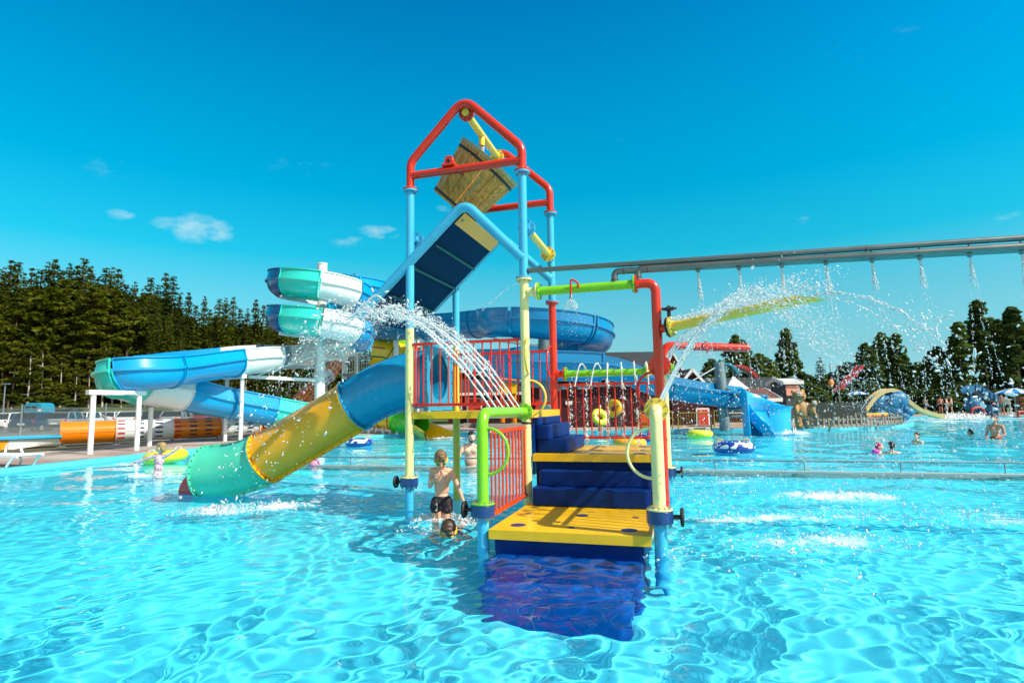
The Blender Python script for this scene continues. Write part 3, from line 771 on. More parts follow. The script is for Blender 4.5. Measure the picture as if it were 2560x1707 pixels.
# entrance plate with a round opening
b = MB(); n_ = 40; x_ = XA + .055; yc, zc = 2.85, 2.0
sq = []
for k in range(n_):
    a = 2 * PI * k / n_; c_, s_ = math.cos(a), math.sin(a); m_ = max(abs(c_), abs(s_)); sq.append((yc + .57 * c_ / m_, zc + .55 * s_ / m_))
V = []
for dx in (0, .022):
    for k in range(n_):
        a = 2 * PI * k / n_
        V.append((x_ + dx, yc + .385 * math.cos(a), zc + .385 * math.sin(a))); V.append((x_ + dx, sq[k][0], sq[k][1]))
F = []
for k in range(n_):
    k2 = (k + 1) % n_; o2 = 2 * n_
    F += [(2 * k, 2 * k + 1, 2 * k2 + 1, 2 * k2), (o2 + 2 * k, o2 + 2 * k2, o2 + 2 * k2 + 1, o2 + 2 * k + 1), (2 * k + 1, o2 + 2 * k + 1, o2 + 2 * k2 + 1, 2 * k2 + 1), (2 * k, 2 * k2, o2 + 2 * k2, o2 + 2 * k)]
b.add(V, F); b.mi = 1
for k in range(6):
    for s in (-1, 1):
        b.sphere((x_ + .026, yc + s * .53, zc - .45 + .18 * k), .014, 6, 5)
b.build('entrance_plate', [M_PLATB, M_DBOLT], TS, 35)
# red run-out lip beyond the mouth: the lower half of a tube, cut down to nothing
b = MB(); V = []; F = []; nn, mm = 12, 22
for i in range(nn + 1):
    f = i / nn; x = -6.26 - .42 * f; y0 = 2.70 - .06 * f
    for (rr) in (.40, .375):
        for k in range(mm + 1):
            top = 90 - 92 * f ** .6
            a = rad(-90) + rad(top + 4 if top > -88 else -86) * (2 * k / mm - 1) * (1 if True else 0)
            a = rad(-90) + rad(90 - 78 * f ** 1.3) * (2 * k / mm - 1)
            V.append((x, y0 + rr * math.cos(a), .385 + rr * math.sin(a) + .0 * f))
for i in range(nn):
    for lay in (0, 1):
        for k in range(mm):
            a = i * 2 * (mm + 1) + lay * (mm + 1) + k; c = a + 2 * (mm + 1); F.append((a, a + 1, c + 1, c))
    a = i * 2 * (mm + 1); c = a + 2 * (mm + 1)
    F += [(a, a + mm + 1, c + mm + 1, c), (a + mm, a + 2 * mm + 1, c + 2 * mm + 1, c + mm)]
b.add(V, F); M_LIP = paint('dark red slide plastic', (.92, .012, .010), .3, .15, 3, dirt=.1, coat=.2)
b.build('run_out_lip', M_LIP, TS, 40)

# ------------------------------------------------------------------ tipping bucket (hangs in its bearings, so a thing of its own)
def wood(name):
    m, t, bs = new_mat(name)
    tcn = t.nodes.new('ShaderNodeTexCoord'); mpn = t.nodes.new('ShaderNodeMapping'); mpn.inputs['Scale'].default_value = (9, 9, 1.1); t.links.new(tcn.outputs['Object'], mpn.inputs[0])
    n = t.nodes.new('ShaderNodeTexNoise'); n.inputs['Scale'].default_value = 2.6; n.inputs['Detail'].default_value = 8; n.inputs['Roughness'].default_value = .7; t.links.new(mpn.outputs[0], n.inputs['Vector'])
    cr = t.nodes.new('ShaderNodeValToRGB'); e = cr.color_ramp.elements; e[0].position, e[0].color = .3, (.22, .085, .014, 1); e[1].position, e[1].color = .72, (.95, .52, .13, 1); q = e.new(.5); q.color = (.62, .29, .05, 1)
    t.links.new(n.outputs[0], cr.inputs[0]); t.links.new(cr.outputs[0], bs.inputs['Base Color']); bs.inputs['Roughness'].default_value = .6
    bp = t.nodes.new('ShaderNodeBump'); bp.inputs['Strength'].default_value = .35; bp.inputs['Distance'].default_value = .01; t.links.new(n.outputs[0], bp.inputs['Height']); t.links.new(bp.outputs[0], bs.inputs['Normal'])
    return m
M_WOOD = wood('weathered bucket wood'); M_WOODL = paint('pale bucket rim wood', (.46, .37, .20), .6, .25, 9, bump=.2, dirt=.3, dcol=(.15, .09, .04))
M_WOODD = paint('dark hoop band', (.02, .03, .025), .5, .3, 9)
bc = TW(-1.13, 2.85, 5.24)
bucket = thing('tipping_bucket', 'weathered wooden tipping bucket tilted between the red beams at the top of the tower', 'bucket', bc)
tilt = Matrix.Rotation(-YAW, 3, 'Z') @ Matrix.Rotation(rad(43), 3, 'Y')
def bk(p): return tilt @ Vector(p)
H0, H1, RB, RT = -.50, .42, .43, .575
def rad_at(z): return RB + (RT - RB) * (z - H0) / (H1 - H0)
b = MB(); ns_ = 17
for k in range(ns_):
    a0 = 2 * PI * k / ns_ + .012; a1 = 2 * PI * (k + 1) / ns_ - .012; V = []
    for z in (H0, H1):
        r_ = rad_at(z)
        for j in range(4):
            a = a0 + (a1 - a0) * j / 3
            V.append(bk((r_ * math.cos(a), r_ * math.sin(a), z)))
        for j in range(4):
            a = a0 + (a1 - a0) * j / 3
            V.append(bk(((r_ - .035) * math.cos(a), (r_ - .035) * math.sin(a), z)))
    F = []
    for j in range(3): F += [(j, j + 1, 8 + j + 1, 8 + j), (4 + j, 12 + j, 12 + j + 1, 4 + j + 1), (j, 4 + j, 5 + j, j + 1), (8 + j, 9 + j, 13 + j, 12 + j)]
    F += [(0, 8, 12, 4), (3, 7, 15, 11)]
    b.add(V, F)
b.cyl(bk((0, 0, H0 + .03)), bk((0, 0, H0 + .06)), RB - .01, 34)
shell = b.build('staves', M_WOOD, bucket, 25)
b = MB(); 
for (z0, z1, ex) in ((H1 - .005, H1 + .05, .012),):
    pth = []
    b.cyl(bk((0, 0, z0)), bk((0, 0, z1)), rad_at(z0) + ex, 44, rad_at(z1) + ex); b.cyl(bk((0, 0, z1 - .004)), bk((0, 0, z1 + .003)), .5, 30)
b2 = MB(); V = []; F = []; nn = 44
for (r_, z) in ((RT + .016, H1 - .005), (RT + .028, H1 + .055), (RT - .045, H1 + .055), (RT - .05, H1 - .005)):
    for k in range(nn): V.append(bk((r_ * math.cos(2 * PI * k / nn), r_ * math.sin(2 * PI * k / nn), z)))
for j in range(4):
    for k in range(nn): F.append((j * nn + k, j * nn + (k + 1) % nn, ((j + 1) % 4) * nn + (k + 1) % nn, ((j + 1) % 4) * nn + k))
b2.add(V, F); b2.build('rim', M_WOODL, bucket, 35)
for (z0, z1) in ((H1 - .10, H1 - .055), (H0 + .035, H0 + .075)):
    b2 = MB(); V = []; F = []
    for (e_, z) in ((.006, z0), (.006, z1), (-.01, z1), (-.01, z0)):
        for k in range(nn): V.append(bk(((rad_at(z) + e_) * math.cos(2 * PI * k / nn), (rad_at(z) + e_) * math.sin(2 * PI * k / nn), z)))
    for j in range(4):
        for k in range(nn): F.append((j * nn + k, j * nn + (k + 1) % nn, ((j + 1) % 4) * nn + (k + 1) % nn, ((j + 1) % 4) * nn + k))
    b2.add(V, F); b2.build('hoop', M_WOODD, bucket, 35)
b2 = MB()   # pale repair battens and the axle plates on both sides
for (a, z0, z1) in ((-1.98, -.36, .28), (-1.70, -.06, .33), (-.95, -.2, .12)):
    p0_ = bk(((rad_at(z0) + .004) * math.cos(a), (rad_at(z0) + .004) * math.sin(a), z0)); p1_ = bk(((rad_at(z1) + .004) * math.cos(a), (rad_at(z1) + .004) * math.sin(a), z1))
    b2.tube([p0_, p1_], .016, 4)
b2.build('cleat', M_WOODL, bucket, 20)
ax_ = Matrix.Rotation(-YAW, 3, 'Z') @ Vector((0, 1, 0))
for s_ in (-1, 1):
    b2 = MB(); b2.cyl(ax_ * .90 * s_, ax_ * .44 * s_, .03, 12); b2.build('axle', M_BOLT, bucket, 40)

# ------------------------------------------------------------------ overhead spray pipe (grey steel, bolted beside the tower and running off to the right)
spl = thing('overhead_spray_pipe', 'long grey steel spray pipe running overhead from the tower to the right', 'spray pipe', (T_O.x, T_O.y, 0), -YAW)
XE = 10.5
b = MB(); b.cyl((.06, T1, 3.445), (XE, T1, 3.29), .036, 18); b.mi = 1; b.torus((.068, T1, 3.445), .037, .009, 20, 6, Matrix.Rotation(PI / 2, 3, 'Y')); 
for x in (1.53, 4.4, 7.4): b.torus((x, T1, 3.445 - .0155 * x), .034, .007, 18, 6, Matrix.Rotation(PI / 2, 3, 'Y'))
b.build('upper_pipe', [M_STEEL, paint('rusty weld', (.11, .06, .04), .6, .3, 12)], spl, 40)
b = MB(); b.tube(bend([(1.62, T1, 3.19), (1.62, T1, 3.345), (XE, T1, 3.16)], .10, 8), .046, 18); b.mi = 1
for (p_, a_) in (((1.62, T1, 3.225), Z3), ((1.745, T1, 3.343), Vector((1, 0, 0)))): b.ring(p_, a_, .052, .04, .012, 18)
b.build('spray_bar', [M_STEEL, MATS['rusty weld']], spl, 40)
b = MB(); b.tube(bend([(1.30, T1 + .0, 3.17), (1.30, T1, 3.335), (XE, T1 + .22, 3.17)], .10, 8), .044, 18); b.mi = 1; b.ring((1.30, T1, 3.215), Z3, .050, .04, .012, 18); b.ring((1.43, T1 + .0, 3.333), Vector((1, 0, 0)), .050, .04, .012, 18)
b.build('feed_pipe', [M_STEEL, MATS['rusty weld']], spl, 40)
NOZ = [2.405 + .5135 * k for k in range(13)]
for x in NOZ:
    zz = 3.345 - (x - 1.62) * .0208
    b = MB(); b.cyl((x, T1, zz - .035), (x, T1, zz - .075), .014, 10); b.cyl((x, T1, zz - .07), (x, T1, zz - .082), .032, 14, .026); b.cyl((x, T1, zz - .082), (x, T1, zz - .092), .026, 14, .018); b.build('nozzle', M_STEEL, spl, 40)
    if int(round((x - 2.405) / .5135)) % 1 == 0:
        b = MB(); b.cyl((x, T1, zz + .03), (x, T1, 3.445 - .0155 * x - .02), .011, 8); b.build('hanger', M_STEEL, spl, 40)
b = MB(); b.cyl((XE - .1, T1, -1.0), (XE - .1, T1, 3.32), .07, 18); b.build('post', M_STEEL, spl, 40)
# ------------------------------------------------------------------ big water slides behind the pool
M_CHB = paint('slide fibreglass blue', (.002, .32, .64), .24, .05, .8, coat=.3, dirt=.03)
M_CHD = paint('slide fibreglass dark blue', (.002, .11, .34), .24, .06, .8, coat=.3, dirt=.04)
M_CHT = paint('slide fibreglass turquoise', (.03, .66, .56), .22, .05, .8, coat=.35, dirt=.03)
M_CHW = paint('slide fibreglass white', (.82, .84, .82), .18, .04, .8, coat=.5, dirt=.03, dcol=(.5, .55, .52))
M_CHR = paint('slide fibreglass royal blue', (.001, .20, .42), .26, .07, .6, coat=.22, dirt=.05, dcol=(.02, .25, .45))
def chute_sec(r, wall, th=.05, inner_wall=None, flare=.06, n=14):
    """open trough: half round bottom, ledge rib outside at the rim of the half round, upright side walls with a rolled lip. (side>0 is the right of travel)"""
    iw = wall if inner_wall is None else inner_wall
    S = []
    # outside, right lip to left lip going underneath
    S += [(r + flare + .06, wall), (r + flare + .06, wall - .05), (r + flare, wall - .05), (r + .05, .05), (r + .12, .05), (r + .12, -.03), (r + .02, -.03)]
    for k in range(1, n): a = PI * k / n; S.append(((r + .02) * math.cos(a), -(r + .02) * math.sin(a) * 1.02 - .03))
    S += [(-r - .02, -.03), (-r - .12, -.03), (-r - .12, .05), (-r - .05, .05), (-r - flare, iw - .05), (-r - flare - .06, iw - .05), (-r - flare - .06, iw)]
    # inside back again
    S += [(-r - flare + .03, iw), (-r + .02, .05)]
    for k in range(0, n + 1): a = PI - PI * k / n; S.append(((r - .03) * math.cos(a), -(r - .03) * math.sin(a)))
    S += [(r - .02, .05), (r + flare - .03, wall)]
    return S
def chute(root, path, cuts, mats, r, wall, iw=None, joints=True, flare=.06):
    """the sweep cut into coloured lengths; every length is its own part with a joint rib at its end"""
    P = [Vector(p) for p in path]; n = len(P) - 1
    sec = chute_sec(r, wall, inner_wall=iw, flare=flare)
    org = root.location
    for i in range(len(cuts) - 1):
        a, e = int(round(cuts[i] * n)), int(round(cuts[i + 1] * n))
        seg = [p - org for p in P[a:e + 1]]
        b = MB(); b.sweep(seg, sec, closed=True)
        if joints:
            # joint ribs: a slightly bigger thin section at both ends, and mid ribs on long lengths
            L = len(seg); marks = [0, L - 2] + ([L // 2] if L > 14 else [])
            for m_ in marks:
                rib = [seg[m_] * .62 + seg[m_ + 1] * .38, seg[m_] * .38 + seg[m_ + 1] * .62] if m_ not in (0, L - 2) else ([seg[0], seg[0] * .86 + seg[1] * .14] if m_ == 0 else [seg[-2] * .14 + seg[-1] * .86, seg[-1]])
                rs = [(x * 1.0 + (.045 if x > 0 else -.045), z - (.045 if z < -.04 else 0) + (.0)) for (x, z) in sec[3:3 + 22 - 4]]
                rs2 = []
                q = []
                for k in range(0, 15):
                    an = PI * k / 14; q.append(((r + .085) * math.cos(an), -(r + .085) * math.sin(an) * 1.0 - .03))
                q = [(r + flare + .075, wall - .01)] + q + [(-r - flare - .075, (wall if iw is None else iw) - .01)]
                q2 = [(-r - flare + .0, (wall if iw is None else iw) - .01)] + [((r - .01) * math.cos(PI - PI * k / 14), -(r - .01) * math.sin(PI - PI * k / 14) - .03) for k in range(15)] + [(r + flare - .0, wall - .01)]
                b.sweep(rib, q + q2, closed=True)
        b.build('chute_section', mats[i], root, 40)
def steel(root, name, a, c, r, mat=None, n=14, parent=None):
    o = root.location; b = MB(); b.cyl(Vector(a) - o, Vector(c) - o, r, n); return b.build(name, mat or M_WHITE, parent or root, 40)
def beam(root, name, a, c, w_, h_, mat=None, parent=None):
    a, c = Vector(a) - root.location, Vector(c) - root.location; d = c - a
    q = d.to_track_quat('X', 'Z').to_matrix(); b = MB(); b.box((a + c) / 2, (d.length, w_, h_), q); return b.build(name, mat or M_WHITE, parent or root, 30, .01)

# --- white, turquoise and blue spiral slide on the left
cx, cy = -9.83, 30.0
sp = thing('spiral_slide', 'white, turquoise and blue open spiral water slide wound round a white column', 'water slide', (cx, cy, .1))
RC = 1.92
def hel(th, z0=7.43 + .9 / 2 * 0): return Vector((cx + RC * math.cos(th), cy + RC * math.sin(th), 0))
hp_ = []
th0, th1 = rad(72), 2 * PI * 2 + rad(90)
# turning counter-clockwise seen from above; at -90 deg (front) of the first lap the rim is at 7.43
nst = 110
for k in range(nst + 1):
    th = th0 + (th1 - th0) * k / nst
    z = 7.60 - 1.80 * (th - rad(270)) / (2 * PI)
    if th < rad(198): z = 7.96 + .16 * (rad(198) - th)
    p = hel(th); p.z = z; hp_.append(p)
start = [Vector((-7.6, 36.2, 8.45)), Vector((-8.0, 33.8, 8.38))]
hp_ = spline(start + [hp_[0]], 6)[:-1] + hp_
nlead = 12
tail = spline([hp_[-6], hp_[-1], Vector((-11.5, 31.7, 4.48)), Vector((-12.2, 30.3, 4.30)), Vector((-11.75, 28.4, 4.08)), Vector((-12.0, 26.6, 3.86)), Vector((-12.75, 24.2, 3.45)), Vector((-13.15, 22.2, 3.12)), Vector((-13.75, 21.25, 2.98)), Vector((-14.5, 21.6, 2.82)), Vector((-14.65, 23.0, 2.6)), Vector((-14.1, 24.5, 2.36)), Vector((-13.4, 25.9, 2.08)), Vector((-12.2, 27.1, 1.75)), Vector((-11.1, 28.2, 1.45)), Vector((-10.0, 29.1, 1.2))], 8)[8:]
full = hp_ + tail[1:]
N_ = len(full) - 1
def ang_i(deg): return (nlead + nst * (rad(deg) - th0) / (th1 - th0)) / N_
lt = lambda k: (len(hp_) - 1 + k) / N_
SEG = [(0, M_CHB), (ang_i(120), M_CHT), (ang_i(180), M_CHD), (ang_i(242), M_CHT), (ang_i(289), M_CHW), (ang_i(335), M_CHB), (ang_i(385), M_CHB), (ang_i(450), M_CHT), (ang_i(540), M_CHD), (ang_i(602), M_CHT), (ang_i(649), M_CHW), (ang_i(695), M_CHB), (ang_i(745), M_CHW),
       (lt(4), M_CHW), (lt(16), M_CHD), (lt(24), M_CHW), (lt(35), M_CHB), (lt(47), M_CHB), (lt(58), M_CHT), (lt(72), M_CHW), (lt(82), M_CHB), (lt(93), M_CHB), (lt(102), M_CHT)]
cuts = [c for c, _ in SEG] + [1.0]; cm_ = [m_ for _, m_ in SEG]
chute(sp, full, cuts, cm_, .70, .56, iw=.46, flare=-.05)
colm = steel(sp, 'column', (cx, cy, .1), (cx, cy, 9.0), .26, n=24)
b = MB(); b.ring((0, 0, 3.1), Z3, .38, .2, .05, 24); b.ring((0, 0, 3.17), Z3, .38, .2, .05, 24); b.bolts((0, 0, 3.13), Z3, .33, 12, .025, .2); b.build('flange', M_WHITE, colm, 40)
b = MB(); b.cyl((0, 0, 8.86), (0, 0, 8.93), .285, 24); b.build('cap', M_WHITE, colm, 40)
for lap in (0, 1):
    for dg in (-135, -30, 70, 160):
        th = rad(dg + 360); z = 7.60 - 1.80 * (th - rad(270)) / (2 * PI) - .66 - .16 - 1.8 * lap
        if z > 7.1: continue
        e = hel(th) + Vector((math.cos(th), math.sin(th), 0)) * .25; e.z = z
        beam(sp, 'support_arm', (cx, cy, z - .12), e, .12, .16)
beam(sp, 'support_arm', (cx, cy, 2.95), (-12.3, 27.4, 3.05), .12, .16); steel(sp, 'brace', (cx, cy, 4.3), (-12.0, 27.6, 3.1), .035)
for (x0, y0, x1, y1, zt) in ((-14.22, 20.0, -13.55, 21.4, 2.18), (-13.05, 26.9, -11.9, 25.9, 2.98)):
    beam(sp, 'support_frame', Vector((x0, y0, zt)) + (Vector((x0, y0, 0)) - Vector((x1, y1, 0))).normalized() * .2, Vector((x1, y1, zt)) + (Vector((x1, y1, 0)) - Vector((x0, y0, 0))).normalized() * .2, .22, .16)
    steel(sp, 'leg', (x0, y0, .1), (x0, y0, zt - .08), .085); steel(sp, 'leg', (x1, y1, .1), (x1, y1, zt - .08), .085)
steel(sp, 'leg', (-14.75, 24.1, .1), (-14.75, 24.1, 1.68), .09); steel(sp, 'leg', (-11.2, 28.1, .1), (-11.2, 28.1, .8), .12)
for (x, y, z) in ((-13.8, 21.05, 2.2),):
    steel(sp, 'support_pad', (x, y, z - .06), (x, y, z + .05), .3)

# --- big royal blue spiral slide behind the tower
cx2, cy2 = 1.65, 30.2
bs_ = thing('blue_spiral_slide', 'long royal blue spiral water slide behind the tower ending in a splash chute', 'water slide', (cx2, cy2, .1))
RC2 = 2.75
pts = [Vector((-9.0, 36.5, 6.5)), Vector((-6.0, 34.4, 6.3)), Vector((-3.2, 32.6, 6.12))]
k0, k1 = 170, 170 + 530
hpts = []
for dg in range(k0, k1 + 1, 10):
    th = rad(dg); z = 5.42 - 2.0 * (dg - 270) / 360.0
    hpts.append(Vector((cx2 + RC2 * math.cos(th), cy2 + RC2 * math.sin(th), z)))
# leave the second front pass tangentially to the right
cut_i = (600 + 25 - k0) // 10
hpts = hpts[:cut_i]
sm_ = spline(pts + [hpts[0]], 8)[:-1] + hpts
out = spline([hpts[-2], hpts[-1], Vector((4.6, 27.9, 3.32)), Vector((6.9, 28.1, 2.55)), Vector((9.2, 28.9, 2.12)), Vector((11.2, 30.2, 1.92)), Vector((13.0, 31.8, 1.8))], 8)[8:]
full2 = sm_ + out[1:]
n2 = len(full2) - 1
cu = [0, .1, .19] + [(24 + i) / n2 for i in (0, 7, 14, 22, 30, 38)] + [.80, .88, .94, 1.0]
cu = sorted(set(round(c, 4) for c in cu))
ni = len(sm_) + 6
cu = [c * n2 / ni for c in cu if c * n2 < ni - 4] + [1.0]
chute(bs_, full2[:ni + 1], cu, [M_CHR] * (len(cu) - 1), .78, .52, iw=.5, flare=.02)
chute(bs_, full2[ni:], [0, .34, .68, 1.0], [M_CHR] * 3, .62, .08, iw=.55, flare=.02)
steel(bs_, 'column', (cx2, cy2, .1), (cx2, cy2, 6.3), .30, M_GALV, 20)
for dg in (200, 285, 350, 60):
    for lap in (0, 1):
        z = 5.42 - 2.0 * (dg - 270 + 360 * lap) / 360.0 - .98
        if z > 5.2 or (lap == 1 and dg > 300): continue
        th = rad(dg); beam(bs_, 'support_arm', (cx2, cy2, z - .3), (cx2 + RC2 * math.cos(th), cy2 + RC2 * math.sin(th), z), .10, .14, M_GALV)
for (px, py, zt) in ((-4.9, 33.9, 5.6), (-8.2, 36.0, 6.0)):
    steel(bs_, 'column', (px, py, .1), (px, py, zt), .15, M_WHITE, 14)
pil = at(1812, 1062, 30.4)
pc = steel(bs_, 'column', (pil.x, 30.4, .1), at(1797, 905, 30.4), .265, M_GALV, 20)
for (u0, v0, u1, v1, r_) in ((1680, 995, 1796, 989, .09), (1815, 1023, 1868, 1022, .085), (1815, 1041, 1868, 1040, .06)):
    steel(bs_, 'brace', at(u0, v0, 30.4), at(u1, v1, 30.2), r_, M_GALV)
steel(bs_, 'stay_cable', at(1797, 914, 30.4), at(1672, 986, 29.0), .035, M_GALV); steel(bs_, 'stay_cable', at(1813, 967, 30.4), at(1858, 997, 28.6), .03, M_GALV); steel(bs_, 'stay_cable', at(1813, 970, 30.4), at(1853, 996, 28.6), .03, M_GALV)
# splash chute: the slide drops round into a tall open-fronted basin standing in the pool
b = MB(); V = []; F = []
bx, by = 12.0, 28.15
na, nz = 34, 12
def basin(a, f, ins=0.0):
    # a runs round the back from the left front edge to the right front edge; f from the bottom (0) to the lip (1)
    ang = rad(205) - rad(308) * a
    f_ = min(1, max(0, (a - .22) / .42)); top = 2.15 - .85 * f_ * f_ * (3 - 2 * f_)
    rr = 1.03 + .10 * f + (.12 * (f > .97)) - ins
    return Vector((bx + rr * math.cos(ang) * 1.0, by + rr * math.sin(ang) * .9, -.5 + (top + .5) * f))
for (ins) in (0.0, .05):
    for i in range(na + 1):
        for j in range(nz + 1): V.append(basin(i / na, j / nz, ins))
st = (na + 1) * (nz + 1)
for i in range(na):
    for j in range(nz):
        a = i * (nz + 1) + j
        F.append((a, a + 1, a + nz + 2, a + nz + 1)); F.append((st + a, st + a + nz + 1, st + a + nz + 2, st + a + 1))
    a = i * (nz + 1) + nz; F.append((a, st + a, st + a + nz + 1, a + nz + 1))
for i in (0, na):
    for j in range(nz):
        a = i * (nz + 1) + j; F.append((a, a + 1, st + a + 1, st + a))
b.add([p - bs_.location for p in V], F); b.build('splash_basin', paint('splash basin blue', (.004, .42, .78), .2, .1, 1.2, coat=.5, dirt=.08), bs_, 50)
ramp_ = spline([Vector((12.0, 28.95, 1.15)), Vector((12.05, 28.6, .75)), Vector((12.15, 28.2, .35)), Vector((12.3, 27.7, .02)), Vector((12.4, 27.2, -.3))], 6)
b = MB(); b.sweep([p - bs_.location for p in ramp_], [(.62, .45), (.66, .45), (.66, -.1), (.3, -.22), (-.3, -.22), (-.66, -.1), (-.66, .22), (-.62, .22), (-.5, -.05), (-.25, -.15), (.25, -.15), (.5, -.05)], closed=True); b.build('end_chute', MATS['splash basin blue'], bs_, 40)

# --- orange and white tube slide on the left with its open run-out trough
M_ORG = paint('orange tube plastic', (.80, .22, .002), .25, .08, 1.5, coat=.4, dirt=.06, dcol=(.4, .1, .01))
M_TWH = paint('white tube plastic', (.74, .77, .76), .25, .05, 1.5, coat=.4, dirt=.05)
M_DASHR = paint('red window strip', (.55, .01, .02), .3); M_DASHG = paint('dark green window strip', (.01, .07, .07), .3); M_DASHB = paint('dark blue window strip', (.02, .02, .10), .3)
def tube_run(root, path, r, dashes, mat, start_flange=True):
    org = root.location
    P = [Vector(p) - org for p in path]
    b = MB(); b.tube(P, r, 30, False); b.tube(P, r - .03, 30, False)
    t0 = (P[1] - P[0]).normalized(); t1 = (P[-1] - P[-2]).normalized()
    b.ring(P[0], t0, r + .07, r - .03, .06, 30); b.ring(P[-1], t1, r + .07, r - .03, .06, 30)
    b.sweep(P, [(r + .02, .012), (r + .02, -.012), (r - .02, -.012), (r - .02, .012)], closed=True); b.sweep(P, [(-r - .02, .012), (-r - .02, -.012), (-r + .02, -.012), (-r + .02, .012)], closed=True)
    if dashes:
        fr = b.frames(P); L = [0]
        for i in range(len(P) - 1): L.append(L[-1] + (P[i + 1] - P[i]).length)
        tot = L[-1]
        for row, aa in enumerate((-75, -38, -12, 14, 40, 66, 100, 140, 190)):
            nd = max(3, int(tot / .85))
            for k in range(nd):
                s = (k + .22) / nd * tot; i = max(j for j in range(len(L)) if L[j] <= s); i = min(i, len(P) - 2)
                f = (s - L[i]) / (L[i + 1] - L[i]); c = P[i] * (1 - f) + P[i + 1] * f; t = (P[i + 1] - P[i]).normalized()
                sd = t.cross(Z3).normalized(); up = sd.cross(t)
                if sd.y > 0: sd = -sd
                nrm_ = sd * math.cos(rad(aa)) + up * math.sin(rad(aa)); tg = t.cross(nrm_)
                b.mi = 1 + (0 if k % nd in (0,) else (1 if (k + row) % 2 else 2))
                q = c + nrm_ * (r + .002); V = [q + t * x * .15 + tg * y * .038 + nrm_ * z * .006 for z in (-1, 1) for (x, y) in ((-1, -1), (1, -1), (1, 1), (-1, 1))]
                b.add(V, [(0, 3, 2, 1), (4, 5, 6, 7), (0, 1, 5, 4), (1, 2, 6, 5), (2, 3, 7, 6), (3, 0, 4, 7)])
                b.mi = 0
    return b.build('tube_section', [mat, M_DASHR, M_DASHG, M_DASHB], root, 40)
ot = thing('orange_tube_slide', 'orange and white enclosed tube slide lying low along the left deck', 'tube slide', (-19.5, 26, .08))
tp = [at(152, 1082, 25.2), at(290, 1077, 26.4), at(430, 1072, 27.7), at(546, 1067, 29.0), at(640, 1062, 30.4), at(735, 1056, 32.2)]
for q in tp: q.z = max(q.z, .62)
rr_ = .47
for (i, m_, ds) in ((0, M_ORG, False), (1, M_TWH, True), (2, M_ORG, True), (3, M_TWH, True), (4, M_ORG, True)):
    tube_run(ot, [tp[i], tp[i] * .5 + tp[i + 1] * .5, tp[i + 1]], rr_, ds, m_)
for q in tp[:-1]:
    bq = MB(); p = q - ot.location; bq.cyl((p.x, p.y, 0), (p.x, p.y, p.z - rr_ - .02), .10, 10); bq.cyl((p.x, p.y, 0), (p.x, p.y, .03), .22, 12); bq.build('foot', M_GALV, ot, 40)
# run-out trough: shallow channel with a light blue rim, white then orange sides
d0 = (tp[0] - tp[1]).normalized(); e0 = tp[0].copy(); tr = [e0 + Vector((0, 0, 0)), at(60, 1103, 24.4), at(-30, 1109, 23.6), at(-160, 1116, 22.6), at(-330, 1126, 21.4)]
for q in tr: q.z = .55
tr = spline(tr, 6)
def trough(i0, i1, mat, name):
    b = MB()
    seg = [p - ot.location for p in tr[i0:i1 + 1]]
    V = []; F = []
    sec_n = 16
    for j, p in enumerate(seg):
        t = (seg[min(len(seg) - 1, j + 1)] - seg[max(0, j - 1)]).normalized(); sd = t.cross(Z3).normalized()
        g = min(1, max(0, (i0 + j - 1) / 7.0))     # morph from half round to a square channel standing on the ground
        for lay in (0, 1):
            for k in range(sec_n + 1):
                a = PI * k / sec_n; x = math.cos(a); y = -math.sin(a)
                m_ = max(abs(x), abs(y)); xs2, ys2 = x / m_, y / m_
                X = (x * (1 - g) + xs2 * g) * (.47 - .04 * lay); Yv = (y * (1 - g) + ys2 * g) * (.46 - .05 * lay)
                V.append(p + sd * X + Z3 * Yv)
    w2 = 2 * (sec_n + 1)
    for j in range(len(seg) - 1):
        for lay in (0, 1):
            for k in range(sec_n):
                a = j * w2 + lay * (sec_n + 1) + k; F.append((a, a + 1, a + 1 + w2, a + w2))
    b.add(V, F); o = b.build(name, mat, ot, 40)
    return o
trough(0, 9, M_TWH, 'trough_section'); trough(9, len(tr) - 1, paint('amber trough plastic', (.85, .30, .002), .3, .06, 1.5, coat=.3), 'trough_section')
for sgn in (1, -1):
    b = MB(); b.sweep([p - ot.location for p in tr], [(sgn * .40, .03), (sgn * .60, .03), (sgn * .60, -.05), (sgn * .52, -.09), (sgn * .40, -.03)], closed=True); b.build('trough_rim', paint('light blue rim plastic', (.01, .42, .80), .3, .06, 1.5, coat=.3), ot, 35)
# clear splash guard over the rim
mg_, tg_, bg_ = new_mat('clear splash guard'); bg_.inputs['Base Color'].default_value = (.8, .9, .92, 1); bg_.inputs['Roughness'].default_value = .12; bg_.inputs['Alpha'].default_value = .05
b = MB(); seg = [p - ot.location for p in tr]; b.sweep(seg, [(-.50, .03), (-.50, .42), (-.515, .42), (-.515, .03)], closed=True); b.build('splash_guard', mg_, ot, 30)

# --- steep orange and white tube beside the stair tower further back
st_ = thing('steep_tube_slide', 'steep orange and white tube slide with dark window strips coming down from the stair tower', 'tube slide', (-12, 41, .08))
sp_ = spline([at(735, 1030, 38), at(752, 1002, 38.6), at(784, 970, 39.6), at(820, 938, 40.8), at(845, 903, 42), at(872, 860, 43.5)], 6)
for i, m_ in ((0, M_ORG), (1, M_ORG), (2, M_TWH), (3, M_ORG), (4, M_TWH)):
    tube_run(st_, sp_[i * 6:i * 6 + 7], .50, True, m_)
for (u, v) in ((748, 1000), (800, 955), (850, 900)):
    p = at(u, v, 40); bq = MB(); q = p - st_.location; bq.cyl((q.x + .3, q.y + .4, 0), (q.x + .3, q.y + .4, q.z - .3), .09, 8); bq.build('leg', M_WHITE, st_, 40)

